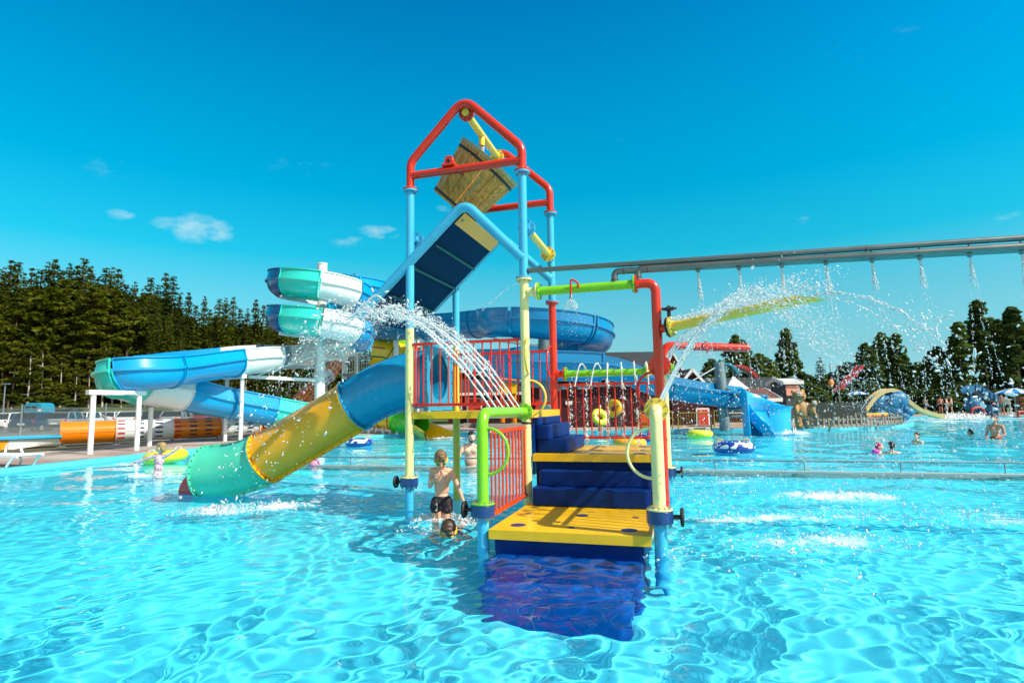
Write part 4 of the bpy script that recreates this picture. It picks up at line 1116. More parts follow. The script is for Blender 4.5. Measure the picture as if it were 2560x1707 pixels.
# --- yellow and green children's tube slide at the back edge
yg = thing('kids_tube_slide', 'short yellow and green tube slide with a curled yellow mouth at the back edge', 'tube slide', (-6.5, 31, .1))
M_KY = paint('bright yellow tube', (.86, .55, .002), .25, .06, 1.5, coat=.4); M_KG = paint('bright green tube', (.05, .46, .004), .25, .08, 1.5, coat=.4)
def plain_tube(root, path, r, mat, stripes=(), name='tube_section'):
    P = [Vector(p) - root.location for p in path]; b = MB(); b.tube(P, r, 28, False); b.tube(P, r - .04, 28, False)
    for e, t in ((P[0], P[1] - P[0]), (P[-1], P[-1] - P[-2])): b.ring(e, t, r + .05, r - .04, .06, 28)
    fr = b.frames(P)
    for (f, mi) in stripes:
        b.mi = mi; i = f * (len(P) - 1); j = min(int(i), len(P) - 2); c = P[j].lerp(P[j + 1], i - j); b.ring(c, P[j + 1] - P[j], r + .012, r - .01, .09, 28); b.mi = 0
    return b.build(name, [mat, M_DASHR, M_DASHG], root, 40)
kp = spline([at(900, 1038, 33.5), at(960, 1046, 32.4), at(996, 1052, 31.6), at(1052, 1062, 30.6)], 6)
plain_tube(yg, kp[:13], .55, M_KY, ((.25, 2), (.5, 2), (.9, 1))); plain_tube(yg, kp[12:], .60, M_KG)
# curled half-open yellow mouth
mp_ = spline([at(1050, 1066, 30.5), at(1072, 1080, 29.6), at(1090, 1092, 28.9), at(1100, 1098, 28.3)], 5)
b = MB(); V = []; F = []; P = [p - yg.location for p in mp_]; mm = 16
for i, p in enumerate(P):
    t = (P[min(len(P) - 1, i + 1)] - P[max(0, i - 1)]).normalized(); sd = t.cross(Z3).normalized(); up = sd.cross(t); f = i / (len(P) - 1)
    for lay in (0, 1):
        for k in range(mm + 1):
            a = rad(180 + 20 * (1 - f)) * (k / mm) - rad(10 * (1 - f)); rr2 = .60 - .05 * lay; V.append(p + sd * math.cos(a) * rr2 * (1 + .3 * f) - up * math.sin(a) * rr2 * (1 - .1 * f) + Z3 * (.12 + .25 * f * abs(math.cos(a)) ** 2))
w2 = 2 * (mm + 1)
for i in range(len(P) - 1):
    for lay in (0, 1):
        for k in range(mm):
            a = i * w2 + lay * (mm + 1) + k; F.append((a, a + 1, a + 1 + w2, a + w2))
    a = i * w2
    F += [(a, a + w2, a + w2 + mm + 1, a + mm + 1), (a + mm, a + mm + w2, a + 2 * mm + 1 + w2, a + 2 * mm + 1)]
b.add(V, F); b.build('mouth', M_KY, yg, 40)
for (u, v, Y) in ((922, 1092, 32.5), (936, 1090, 33.5), (958, 1090, 32.2), (976, 1090, 31.8), (993, 1090, 31.4)):
    p = at(u, v, Y) - yg.location; b = MB(); b.cyl((p.x, p.y, 0), (p.x, p.y, .9), .085, 10); b.build('leg', M_WHITE, yg, 40)

# --- upper yellow and green slide behind the tube slide
yu = thing('kids_tube_slide', 'yellow tube slide with red stripe and green hood hanging between white posts, behind the jet', 'tube slide', (-10, 36, .1))
up_ = [at(930, 880, 36), at(965, 884, 36.2), at(1000, 892, 36.6)]
plain_tube(yu, up_, .85, M_KY)
P = [p - yu.location for p in up_]
for dz, mt in ((.25, M_DASHR), (-.30, M_DASHG)):
    b = MB(); b.tube([p + Vector((0, -.87 * math.cos(math.asin(dz / .85)), dz)) for p in P], .045, 6); b.build('stripe', mt, yu, 40)
plain_tube(yu, [at(1000, 894, 36.6), at(1060, 905, 37.2)], .6, M_KG)
hd = spline([at(958, 862, 36.6), at(975, 838, 36.8), at(995, 850, 37.0), at(1010, 876, 37.2)], 5)
b = MB(); b.tube([p - yu.location for p in hd], .5, 16, True, [.35 + .5 * math.sin(PI * i / (len(hd) - 1)) for i in range(len(hd))]); b.build('hood', paint('lime hood plastic', (.22, .62, .006), .3, .08, 1.5, coat=.3), yu, 40)
for (u) in (990, 1046):
    p = at(u, 1050, 35.4) - yu.location; q = at(u, 822, 35.4) - yu.location; b = MB(); b.cyl((p.x, p.y, 0), (q.x, q.y, q.z), .17, 14); b.build('post', M_WHITE, yu, 40)
for (u0, v0, u1, v1) in ((920, 860, 930, 900), (985, 868, 962, 905)):
    b = MB(); b.cyl(at(u0, v0, 35.2) - yu.location, at(u1, v1, 35.2) - yu.location, .03, 6); b.build('stay_cable', M_BLACK, yu, 40)

# --- white steel stair tower with platforms and an orange slide entry on top
sw = thing('stair_tower', 'white steel slide stair tower with railings and an orange slide entry on top', 'stair tower', (-9.5, 38.5, .1))
def wpart(name, fn, mat=M_WHITE):
    b = MB(); fn(b); b.xf(Matrix.Translation(-sw.location)); return b.build(name, mat, sw, 40)
X0, X1, Y0, Y1, ZP = -10.6, -7.4, 36.8, 40.0, 7.6
for (x, y) in ((X0, Y0), (X1, Y0), (X0, Y1), (X1, Y1)): wpart('post', lambda b: b.cyl((x, y, .1), (x, y, ZP + 1.2), .09, 10))
for z in (3.6, ZP): wpart('platform', lambda b: b.box(((X0 + X1) / 2, (Y0 + Y1) / 2, z), (X1 - X0 + .3, Y1 - Y0 + .3, .16)), M_GALV)
def railp(b, x0, x1, y, z0, z1, k):
    b.box(((x0 + x1) / 2, y, z1), (x1 - x0, .05, .06)); b.box(((x0 + x1) / 2, y, z0), (x1 - x0, .05, .05))
    for i in range(k + 1): b.box((x0 + (x1 - x0) * i / k, y, (z0 + z1) / 2), (.025, .025, z1 - z0))
wpart('railing', lambda b: railp(b, X0, X1, Y0 - .1, ZP + .15, ZP + 1.25, 22)); wpart('railing', lambda b: railp(b, X0, X1, Y0 - .1, 3.75, 4.8, 22))
wpart('railing', lambda b: railp(b, X0 - 3.0, X0, Y0 + .6, 5.9, 6.9, 20)); wpart('landing', lambda b: b.box((X0 - 1.5, Y0 + 1.2, 5.75), (3.2, 1.3, .14)), M_GALV)
wpart('stair', lambda b: [b.box((X0 - 1.0 + .30 * i, Y0 + 1.8, .4 + .28 * i), (.32, 1.0, .06)) for i in range(13)] and b.box((X0 + 1.0, Y0 + 1.28, 2.2), (5.2, .06, .2), Matrix.Rotation(-rad(43), 3, 'Y')))
wpart('canopy_rail', lambda b: b.tube(bend([(X0 - .4, Y0, ZP + 1.6), (X0 + .9, Y0, ZP + 1.9), (X1 - .3, Y0, ZP + 1.35)], .2, 4), .035, 8)); wpart('canopy_rail', lambda b: b.tube(bend([(X0 + .3, Y0, ZP + 1.2), (X0 + 1.0, Y0, ZP + 1.55), (X1 + .2, Y0, ZP + .9)], .2, 4), .035, 8))
def entry(b):
    c = at(893, 702, 38); q = at(910, 712, 38)
    b.tube([c + Vector((-.15, -.4, 0)), c + Vector((.12, .5, 0))], .38, 18, False); b.tube([c + Vector((-.15, -.4, 0)), c + Vector((.12, .5, 0))], .32, 18, False)
    b.box(c + Vector((-.1, .3, -.3)), (.55, 1.0, .5)); b.box(q + Vector((0, 0, -.1)), (.75, .9, .5))
wpart('slide_entry', entry, M_ORG)
wpart('entry_post', lambda b: b.box(at(912, 735, 38), (.45, .4, 1.3)), M_ORG)
wpart('column', lambda b: b.cyl((-5.2, 33.6, .1), (-5.2, 33.6, 7.6), .12, 12))
# ------------------------------------------------------------------ buildings, fences, cars and other things round the pool
def boxes(lst, name, mat, root, bevel=0, smooth=30):
    b = MB()
    for (c, d, *q) in lst: b.box(c, d, q[0] if q else None)
    return b.build(name, mat, root, smooth, bevel)
def boards(name, col, vertical=True, sc=7.0):
    m, t, bs = new_mat(name)
    tcn = t.nodes.new('ShaderNodeTexCoord'); wv = t.nodes.new('ShaderNodeTexWave'); wv.bands_direction = 'X' if vertical else 'Z'; wv.wave_profile = 'SAW'; wv.inputs['Scale'].default_value = sc / 2 / PI * 2; wv.inputs['Distortion'].default_value = 0
    t.links.new(tcn.outputs['Object'], wv.inputs['Vector'])
    n = t.nodes.new('ShaderNodeTexNoise'); n.inputs['Scale'].default_value = 2.5; n.inputs['Detail'].default_value = 7; t.links.new(tcn.outputs['Object'], n.inputs['Vector'])
    cr = t.nodes.new('ShaderNodeValToRGB'); t.links.new(n.outputs[0], cr.inputs[0]); e = cr.color_ramp.elements; e[0].position, e[0].color = .3, (*[c * .75 for c in col], 1); e[1].position, e[1].color = .7, (*[c * 1.2 for c in col], 1)
    t.links.new(cr.outputs[0], bs.inputs['Base Color']); bs.inputs['Roughness'].default_value = .7
    bp = t.nodes.new('ShaderNodeBump'); bp.inputs['Strength'].default_value = .7; bp.inputs['Distance'].default_value = .03; t.links.new(wv.outputs[0], bp.inputs['Height']); t.links.new(bp.outputs[0], bs.inputs['Normal'])
    return m
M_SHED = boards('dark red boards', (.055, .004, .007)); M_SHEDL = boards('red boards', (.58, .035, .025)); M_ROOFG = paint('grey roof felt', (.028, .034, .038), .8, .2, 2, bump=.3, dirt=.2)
M_ROOFB = paint('brown roof tiles', (.16, .06, .04), .8, .25, 3, bump=.4, bscale=12); M_TRIM = paint('white trim', (.72, .74, .72), .5, .06, 3, dirt=.1); M_GLASS = paint('dark window glass', (.012, .018, .02), .08, .2, 2, coat=.5)
M_DOORR = paint('red door paint', (.62, .04, .025), .5, .08, 3)
def house(name, label, x0, x1, y0, y1, z0, zw, zr, wall, roof, ridge='x', over=.35, windows=(), doors=(), gable_mat=None):
    o = thing(name, label, 'building', ((x0 + x1) / 2, (y0 + y1) / 2, z0)); O = o.location
    hx, hy, h, hr = (x1 - x0) / 2, (y1 - y0) / 2, zw - z0, zr - z0
    b = MB()
    if ridge == 'x': b.prism([(-hy, 0), (hy, 0), (hy, h), (0, hr - .08), (-hy, h)], -hx, hx, 0)
    else: b.prism([(-hx, 0), (hx, 0), (hx, h), (0, hr - .08), (-hx, h)], -hy, hy, 1)
    b.build('wall', wall, o, 20)
    b = MB(); t = .14
    if ridge == 'x':
        k = (hr - h) / hy
        for s in (-1, 1): b.add([(-hx - over, s * (hy + over), h - k * over), (hx + over, s * (hy + over), h - k * over), (hx + over, 0, hr), (-hx - over, 0, hr), (-hx - over, s * (hy + over), h - k * over + t), (hx + over, s * (hy + over), h - k * over + t), (hx + over, 0, hr + t), (-hx - over, 0, hr + t)], [(0, 1, 2, 3), (4, 7, 6, 5), (0, 4, 5, 1), (1, 5, 6, 2), (3, 2, 6, 7), (0, 3, 7, 4)])
    else:
        k = (hr - h) / hx
        for s in (-1, 1): b.add([(s * (hx + over), -hy - over, h - k * over), (s * (hx + over), hy + over, h - k * over), (0, hy + over, hr), (0, -hy - over, hr), (s * (hx + over), -hy - over, h - k * over + t), (s * (hx + over), hy + over, h - k * over + t), (0, hy + over, hr + t), (0, -hy - over, hr + t)], [(0, 1, 2, 3), (4, 7, 6, 5), (0, 4, 5, 1), (1, 5, 6, 2), (3, 2, 6, 7), (0, 3, 7, 4)])
    rf = b.build('roof', roof, o, 20)
    # white eaves and barge boards, proud of the roof
    b = MB()
    if ridge == 'x':
        for s in (-1, 1): b.box((0, s * (hy + over + .03), h - k * over + t / 2), (2 * hx + 2 * over, .05, .24))
        for s in (-1, 1):
            for q in (-1, 1):
                L = math.hypot(hy + over, k * (hy + over)); b.box((q * (hx + over + .03), s * (hy + over) / 2, (hr + h - k * over) / 2 + t / 2), (.05, L, .26), Matrix.Rotation(-s * math.atan(k), 3, 'X'))
    else:
        for s in (-1, 1): b.box((s * (hx + over + .03), 0, h - k * over + t / 2), (.05, 2 * hy + 2 * over, .24))
        for s in (-1, 1):
            for q in (-1, 1):
                L = math.hypot(hx + over, k * (hx + over)); b.box((s * (hx + over) / 2, q * (hy + over + .03), (hr + h - k * over) / 2 + t / 2), (L, .05, .17), Matrix.Rotation(s * math.atan(k), 3, 'Y'))
    b.build('trim', M_TRIM, rf, 20)
    for (x, zc, w_, hh) in windows:
        X = x - O.x
        b = MB(); b.box((X, -hy - .03, zc - z0), (w_ + .2, .08, hh + .2)); f = b.build('window', M_TRIM, o, 20); b = MB(); b.box((X, -hy - .075, zc - z0), (w_, .03, hh)); b.build('pane', M_GLASS, f, 20)
    for (x, w_, hh, m_) in doors:
        X = x - O.x
        b = MB(); b.box((X, -hy - .03, hh / 2 + .02), (w_ + .24, .08, hh + .16)); f = b.build('door_frame', M_TRIM, o, 20); b = MB(); b.box((X, -hy - .08, hh / 2), (w_, .06, hh)); b.build('door', m_, f, 20)
    return o
def X(u, Y): return (u - 1280) / FPX * Y * 1.006
# long dark red pool house behind the railings
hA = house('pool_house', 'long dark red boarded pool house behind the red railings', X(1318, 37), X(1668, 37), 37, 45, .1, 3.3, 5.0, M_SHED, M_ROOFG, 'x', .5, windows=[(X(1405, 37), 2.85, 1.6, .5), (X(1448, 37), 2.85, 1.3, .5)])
boxes([((0, -4.1, 2.72 - .1), (9.0, .16, .2))], 'fascia', paint('pale grey fascia', (.30, .36, .36), .5, .1, 3), hA); boxes([((X(1418, 37) - hA.location.x, -4.06, 1.55), (.42, .05, .22))], 'notice_board', M_TRIM, hA)
boxes([((X(1345, 37) - hA.location.x, -4.06, 1.0), (.5, .05, 1.5))], 'shutter', M_SHEDL, hA)
# annex with brown roof and red door to the right of it
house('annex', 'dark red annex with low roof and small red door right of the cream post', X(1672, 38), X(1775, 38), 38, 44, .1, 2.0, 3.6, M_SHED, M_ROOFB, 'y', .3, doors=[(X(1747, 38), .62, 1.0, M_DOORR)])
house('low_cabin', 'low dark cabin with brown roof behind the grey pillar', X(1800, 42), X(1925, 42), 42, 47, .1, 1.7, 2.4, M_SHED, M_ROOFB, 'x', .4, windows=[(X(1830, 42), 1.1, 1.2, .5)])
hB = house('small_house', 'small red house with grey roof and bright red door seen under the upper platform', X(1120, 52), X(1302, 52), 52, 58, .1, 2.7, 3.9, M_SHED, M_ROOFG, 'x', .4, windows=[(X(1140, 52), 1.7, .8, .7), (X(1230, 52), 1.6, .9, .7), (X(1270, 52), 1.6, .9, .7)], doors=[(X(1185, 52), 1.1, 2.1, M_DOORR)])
house('red_barn', 'tall barn with bright red gable and white barge boards behind the jet', X(1650, 60), X(1704, 60), 60, 68, .1, 4.4, 6.6, M_SHEDL, M_ROOFG, 'y', .5, windows=[(X(1672, 58), 3.6, .8, .9)])
house('grey_roof_barn', 'long barn with dark grey roof and white eaves behind the end of the blue slide', X(1500, 62), X(1652, 62), 62, 70, .1, 4.9, 6.8, M_SHEDL, M_ROOFG, 'x', .5)
house('grey_lodge', 'low grey roofed lodge beyond the blue slide run', X(1800, 70), X(1955, 70), 70, 78, .1, 3.0, 4.5, paint('grey boards', (.16, .17, .17), .7, .15, 3), M_ROOFG, 'x', .5)
kq = house('kiosk', 'pink fronted kiosk with flat white roof edge above the fence', X(1955, 44), X(1988, 44), 44, 46.5, .1, 2.9, 3.15, paint('dark kiosk boards', (.05, .06, .06), .6, .1, 3), M_TRIM, 'x', .25)
boxes([((0, -1.35, 2.25), (1.0, .08, .75))], 'sign_board', paint('pink sign board', (.75, .32, .22), .6, .1, 3), kq)
tn = thing('party_tent', 'small white pointed tent top beyond the blue slide run', 'tent', (X(1827, 60), 60, .1)); b = MB(); b.add([(-1.3, -1.3, 2.6), (1.3, -1.3, 2.6), (1.3, 1.3, 2.6), (-1.3, 1.3, 2.6), (0, 0, 4.1)], [(0, 1, 4), (1, 2, 4), (2, 3, 4), (3, 0, 4), (3, 2, 1, 0)]); b.build('canopy', M_TRIM, tn, 20)
for sx in (-1, 1):
    for sy in (-1, 1): b = MB(); b.cyl((sx * 1.2, sy * 1.2, 0), (sx * 1.2, sy * 1.2, 2.62), .05, 8); b.build('leg', M_TRIM, tn, 40)

# --- yellow pipe barrier along the pool edge on the right
M_BARR = paint('mustard barrier paint', (.30, .26, .02), .45, .15, 6, dirt=.15)
def barrier(label, x0, x1, Y, h, n, arm):
    o = thing('barrier', label, 'barrier', ((x0 + x1) / 2, Y, .125)); L = (x1 - x0) / 2
    b = MB(); b.tube(bend([(-L, 0, 0), (-L, 0, h), (L, 0, h), (L, 0, 0)], .12, 5), .032, 10); b.build('frame', M_BARR, o, 40)
    for k in range(1, n): b = MB(); b.cyl((-L + 2 * L * k / n, 0, .12), (-L + 2 * L * k / n, 0, h - .02), .011, 6); b.build('bar', M_BARR, o, 40)
    b = MB(); b.cyl((-L, 0, .14), (L, 0, .14), .02, 8); b.build('bottom_rail', M_BARR, o, 40)
    return o
G_ = 'yellow barriers along the right pool edge'
bq = barrier('yellow pipe barrier under the dark red annex, left of the yellow ring', X(1686, 32.5), X(1767, 32.5), 32.5, .86, 12, 0); bq['group'] = G_
bq = barrier('yellow pipe barrier partly behind the grey pillar, beside the splash basin', X(1775, 33.5), X(1858, 33.5), 33.5, .95, 12, 0); bq['group'] = G_
bq = barrier('yellow pipe barrier behind the cream post, left of the annex', X(1588, 33), X(1672, 33), 33, .95, 12, 0); bq['group'] = G_
bx_ = thing('deck_box', 'orange red plastic chute panel leaning by the yellow barrier behind the cream loop', 'panel', (X(1607, 33.4), 33.4, .125)); boxes([((0, 0, .35), (.9, .1, .75), Matrix.Rotation(rad(24), 3, 'Y'))], 'panel', paint('orange red panel', (.75, .08, .01), .4), bx_, .03)
# low steps and benches on the deck
for i, (u, Y, w_, lb) in enumerate(((1250, 37.5, 2.6, 'low concrete step on the red deck, left of the yellow post'), (1215, 40, 3.2, 'longer concrete step further back on the red deck'), (1395, 33.2, .9, 'pale concrete block at the pool edge below the railings'))):
    o = thing('deck_step', lb, 'step', (X(u, Y), Y, .125), 0, 'concrete steps on the deck'); boxes([((0, 0, .14), (w_, .7, .28))], 'slab', M_CURB, o, .02)
ld = thing('pool_ladder', 'chrome pool ladder rails at the back edge beside the child with rings', 'pool ladder', (X(1529, 31.6), 31.6, 0))
for s in (-.29, .29): b = MB(); b.tube(bend([(s, -.35, -.7), (s, -.35, .8), (s, .35, .95), (s, .35, .12)], .25, 6), .028, 10); b.build('rail', M_STEEL, ld, 40)
for z in (-.35, -.05): boxes([((0, -.35, z), (.6, .09, .04))], 'rung', M_STEEL, ld)

# --- wooden fences at the right
M_PICK = paint('weathered grey wood', (.24, .20, .15), .8, .25, 6, bump=.4, dirt=.3, dcol=(.10, .08, .06)); M_SCREEN = paint('dark reed screen', (.012, .022, .020), .9, .35, 14, bump=.6, stretch=(6, 6, 1))
pf = thing('picket_fence', 'weathered grey picket fence with leaning pickets on the curved pool edge', 'fence', (atz(2130, 1073, .1).x, atz(2130, 1073, .1).y, .12)); O = pf.location
pth = [atz(u, v, .1) for u, v in ((2015, 1073), (2060, 1073), (2130, 1071), (2180, 1069), (2225, 1066), (2250, 1064), (2268, 1060.5))]
pth = [p + Vector((.0, .35, 0)) for p in pth]; ps = spline(pth, 12)
acc_ = 0; k = 0
for i in range(len(ps) - 1):
    d = ps[i + 1] - ps[i]; acc_ += d.length
    if acc_ > .24 and k < 96:
        acc_ = 0; k += 1
        a = math.atan2(d.y, d.x); hgt = .62 + R.uniform(-.10, .10); q = Matrix.Rotation(a, 3, 'Z') @ Matrix.Rotation(rad(R.uniform(-5, 5)), 3, 'Y')
        b = MB(); c = ps[i] - O; b.box((c.x, c.y, hgt / 2), (.10, .03, hgt), q); b.build('picket', M_PICK, pf, 20)
        if k % 12 == 5:
            b = MB(); b.box((c.x, c.y - .22, hgt / 2 - .05), (.09, .05, .9), q @ Matrix.Rotation(rad(30), 3, 'X')); b.build('prop', M_PICK, pf, 20)
for z in (.18, .46): b = MB(); b.sweep([p - O + Vector((0, .03, z)) for p in ps], [(.015, -.04), (.015, .04), (-.015, .04), (-.015, -.04)], closed=True); b.build('rail', M_PICK, pf, 20)
sc_ = thing('reed_screen', 'dark reed screen standing behind the picket fence', 'fence', (X(2095, 33.5), 33.5, .1)); O = sc_.location
b = MB(); pts = [Vector((X(2008, 32.4), 32.4, .72)) - O, Vector((X(2080, 33.5), 33.6, .72)) - O, Vector((X(2150, 35), 35, .72)) - O]
b.sweep(spline(pts, 6), [(.03, -.75), (.03, .72), (-.03, .72), (-.03, -.75)], closed=True); b.build('screen', M_SCREEN, sc_, 30)

# --- brown bear statue with a cub (plain statue)
M_BEAR = paint('brown bear statue paint', (.42, .22, .075), .6, .25, 5, bump=.3, bscale=14, dirt=.15); M_BEARL = paint('tan bear muzzle paint', (.62, .45, .25), .6, .15, 5); M_EYE = paint('black eye paint', (.01, .01, .01), .2)
def blob(name, items, mat, root, voxel=.05, sm=3):
    """union of ellipsoids and tapered capsules remeshed into one continuous surface"""
    b = MB()
    for it in items:
        if it[0] == 'e':
            _, c, s_, *q = it; b.sphere(c, 1, 20, 14, s_, q[0] if q else None)
        else:
            _, p, r0, q, r1 = it; p, q = Vector(p), Vector(q); n = 5
            d = (q - p)
            b.tube([p + d * (i / n) for i in range(n + 1)], 1, 16, True, [r0 + (r1 - r0) * i / n for i in range(n + 1)])
            b.sphere(p, r0, 14, 10); b.sphere(q, r1, 14, 10)
    me = bpy.data.meshes.new(name); me.from_pydata(b.v, [], b.f)
    o = bpy.data.objects.new(name, me); COL.objects.link(o)
    rm = o.modifiers.new('r', 'REMESH'); rm.mode = 'VOXEL'; rm.voxel_size = voxel
    if sm: s_ = o.modifiers.new('s', 'SMOOTH'); s_.iterations = sm; s_.factor = .5
    dg = bpy.context.evaluated_depsgraph_get(); m2 = bpy.data.meshes.new_from_object(o.evaluated_get(dg)); m2.name = name
    o.modifiers.clear(); o.data = m2; bpy.data.meshes.remove(me)
    m2.materials.clear(); m2.materials.append(mat); m2.shade_smooth()
    if root is not None: o.parent = root
    return o
br = thing('bear_statue', 'brown bear statue holding a cub behind the splash at the pool edge', 'statue', (X(1990, 31.2), 31.2, .125), rad(8))
blob('bear', [('e', (0, 0, .95), (.38, .33, .5)), ('e', (-.12, -.1, 1.66), (.34, .32, .31)), ('e', (-.38, .02, 1.9), (.12, .08, .12)), ('e', (.17, .02, 1.92), (.13, .08, .13)), ('e', (-.17, -.36, 1.6), (.15, .16, .12)), ('c', (-.35, -.05, 1.2), .14, (-.45, -.35, .85), .10), ('c', (.33, -.05, 1.2), .14, (.4, -.38, 1.0), .11), ('c', (-.2, 0, .55), .2, (-.22, -.05, .1), .15), ('c', (.2, 0, .55), .2, (.22, -.05, .1), .15), ('e', (-.22, -.18, .07), (.16, .26, .09)), ('e', (.22, -.18, .07), (.16, .26, .09)),
     ('e', (.42, -.32, 1.0), (.18, .16, .24)), ('e', (.5, -.42, 1.28), (.17, .16, .15)), ('e', (.62, -.38, 1.4), (.05, .04, .05)), ('e', (.4, -.36, 1.4), (.05, .04, .05)), ('c', (.45, -.42, .85), .07, (.5, -.55, .6), .06)], M_BEAR, br, .035)
for (x, y, z, r) in ((-.24, -.36, 1.76, .04), (-.06, -.38, 1.76, .04), (-.17, -.52, 1.63, .05), (.46, -.57, 1.32, .022), (.56, -.56, 1.32, .022)): b = MB(); b.sphere((x, y, z), r, 10, 8); b.build('eye' if r != .05 else 'nose', M_EYE, br, 60)

# --- elephant slide
M_EL = paint('elephant slide blue', (.02, .17, .34), .45, .15, 2, dirt=.2, dcol=(.1, .3, .38)); M_ELT = paint('sand yellow slide', (.66, .50, .20), .4, .1, 3, dirt=.1)
EX = X(2215, 42)
el_ = thing('elephant_slide', 'blue elephant shaped slide with a sand yellow trunk chute running into the pool', 'slide', (EX, 42, .05))
blob('elephant', [('e', (-.35, .3, 1.0), (1.25, .9, .95)), ('e', (.35, -.1, 1.45), (.72, .68, .68)), ('e', (-.15, -.62, 1.45), (.42, .10, .50)), ('c', (.1, -.3, .6), .34, (.1, -.35, -.1), .32), ('c', (-1.0, -.2, .5), .36, (-1.05, -.3, -.1), .34), ('e', (.9, -.3, .62), (.42, .38, .34)), ('e', (.25, -.75, .3), (.42, .35, .3))], M_EL, el_, .06)
tr_ = spline([(-1.9, .2, .75), (-1.2, .15, 1.62), (-.3, .1, 2.12), (.55, .05, 1.92), (1.15, -.05, 1.22), (1.75, -.15, .72), (2.5, -.25, .42), (3.2, -.3, .2)], 6)
b = MB(); b.sweep(tr_, [(.34, .16), (.40, .16), (.40, -.1), (-.40, -.1), (-.40, .16), (-.34, .16), (-.30, -.02), (.30, -.02)], closed=True); b.build('chute', M_ELT, el_, 40)
b = MB(); b.sphere((.75, -.66, 1.72), .10, 12, 8); b.build('eye', M_TRIM, el_, 60); b = MB(); b.sphere((.78, -.75, 1.72), .05, 10, 8); b.build('pupil', M_EYE, el_, 60)
fy = thing('floating_beam', 'yellow and red striped foam beam in front of the elephant slide', 'foam beam', (X(2172, 38), 38, .55)); b = MB(); b.box((0, 0, .08), (1.5, .3, .16)); b.mi = 1; b.box((0, 0, -.04), (1.5, .3, .08)); b.mi = 0; b.build('beam', [M_KY, M_DOORR], fy, 30, .02)
for s in (-.6, .6): b = MB(); b.cyl((s, 0, -.9), (s, 0, -.08), .05, 8); b.build('leg', M_DOORR, fy, 40)

# --- far play things on the right
ds = thing('play_slide', 'blue ribbed children slide with a humped top at the far right beach', 'slide', (X(2440, 50), 50, .1))
dp = spline([(-1.4, 0, 2.0), (-.7, 0, 2.35), (0, 0, 1.95), (.8, 0, 1.45), (1.7, 0, 1.15)], 5)
b = MB(); b.sweep(dp, [(.4, .25), (.45, .25), (.45, -.2), (-.45, -.2), (-.45, .25), (-.4, .25), (-.35, -.05), (.35, -.05)], closed=True); b.build('chute', M_EL, ds, 40)
for i in range(8): p = dp[4 + i * 2]; b = MB(); b.box((p.x, -.47, p.z - .0), (.05, .05, .42)); b.build('rib', M_NAVY, ds, 20)
for (x, h) in ((-1.2, 2.0), (-.4, 2.0), (.9, 1.3)): b = MB(); b.cyl((x, -.3, 0), (x, -.3, h), .07, 8); b.build('leg', M_EL, ds, 40)
blob('body', [('e', (-.6, .2, .9), (.8, .6, .8)), ('e', (.6, .2, .5), (1.0, .5, .5))], M_EL, ds, .08)
ra = thing('inflatable_arch', 'red and white inflatable arch at the far right beach below the blue slide', 'inflatable', (X(2425, 47), 47, .05))
b = MB(); b.tube(bend([(-.42, 0, -.05), (-.48, 0, .6), (-.2, 0, .78), (.3, 0, .78), (.5, 0, .5), (.46, 0, -.05)], .2, 5), .09, 12); b.build('arch', M_DOORR, ra, 60); b = MB(); b.cyl((-.42, 0, .02), (.46, 0, .02), .08, 10); b.build('base', M_TRIM, ra, 60)
ra2 = thing('inflatable_arch', 'red inflatable arch at the right edge of the picture beside the umbrella', 'inflatable', (X(2536, 46), 46, .05)); b = MB(); b.tube(bend([(-.4, 0, -.05), (-.36, 0, .42), (.36, 0, .42), (.4, 0, -.05)], .25, 5), .085, 12); b.build('arch', M_DOORR, ra2, 60)
def parasol(name, label, x, Y, h, r, m1, m2):
    o = thing(name, label, 'parasol', (x, Y, .1)); n = 16
    for mi, mat in ((0, m1), (1, m2)):
        b = MB()
        for k in range(n):
            if k % 2 != mi: continue
            a0, a1 = 2 * PI * k / n, 2 * PI * (k + 1) / n
            V = [(0, 0, h)]; 
            for (rr, zz) in ((.55, .80), (1.0, .52), (1.0, .44)):
                for a in (a0, a1): V.append((r * rr * math.cos(a), r * rr * math.sin(a), h - (1 - zz) * r * .62))
            V = V + [(p[0] * .985, p[1] * .985, p[2] - .02) for p in V]
            b.add(V, [(0, 1, 2), (1, 3, 4, 2), (3, 5, 6, 4), (7, 9, 8), (8, 9, 11, 10), (10, 11, 13, 12), (5, 12, 13, 6)])
        b.build('canopy_panels', mat, o, 30)
    b = MB(); b.cyl((0, 0, 0), (0, 0, h), .04, 8); b.build('pole', M_GALV, o, 40); return o
M_CANB = paint('blue canopy cloth', (.01, .22, .62), .7, .1, 3); M_CANW = paint('white canopy cloth', (.75, .80, .85), .7, .05, 3)
p_ = parasol('parasol', 'large blue and white striped parasol at the far right beach', X(2519, 48), 48, 2.25, 1.3, M_CANB, M_CANW)
p_ = parasol('parasol', 'small light blue parasol behind the elephant slide', X(2131, 60), 60, 2.4, 1.0, M_CANW, M_CANB)
bt = thing('barrel_tower', 'stack of brown wooden barrel rings under the striped parasol', 'barrel', (X(2535, 51), 51, .1)); M_BRL = paint('varnished barrel wood', (.22, .085, .03), .3, .25, 6, coat=.3)
for k in range(3): b = MB(); z = .5 + k * .42; b.tube([(0, 0, z - .18), (0, 0, z), (0, 0, z + .18)], .5, 20, True, [.44, .52, .44]); b.build('barrel_ring', M_BRL, bt, 40)
b = MB(); b.cyl((0, 0, 0), (0, 0, .34), .42, 16); b.build('foot', M_BRL, bt, 40)
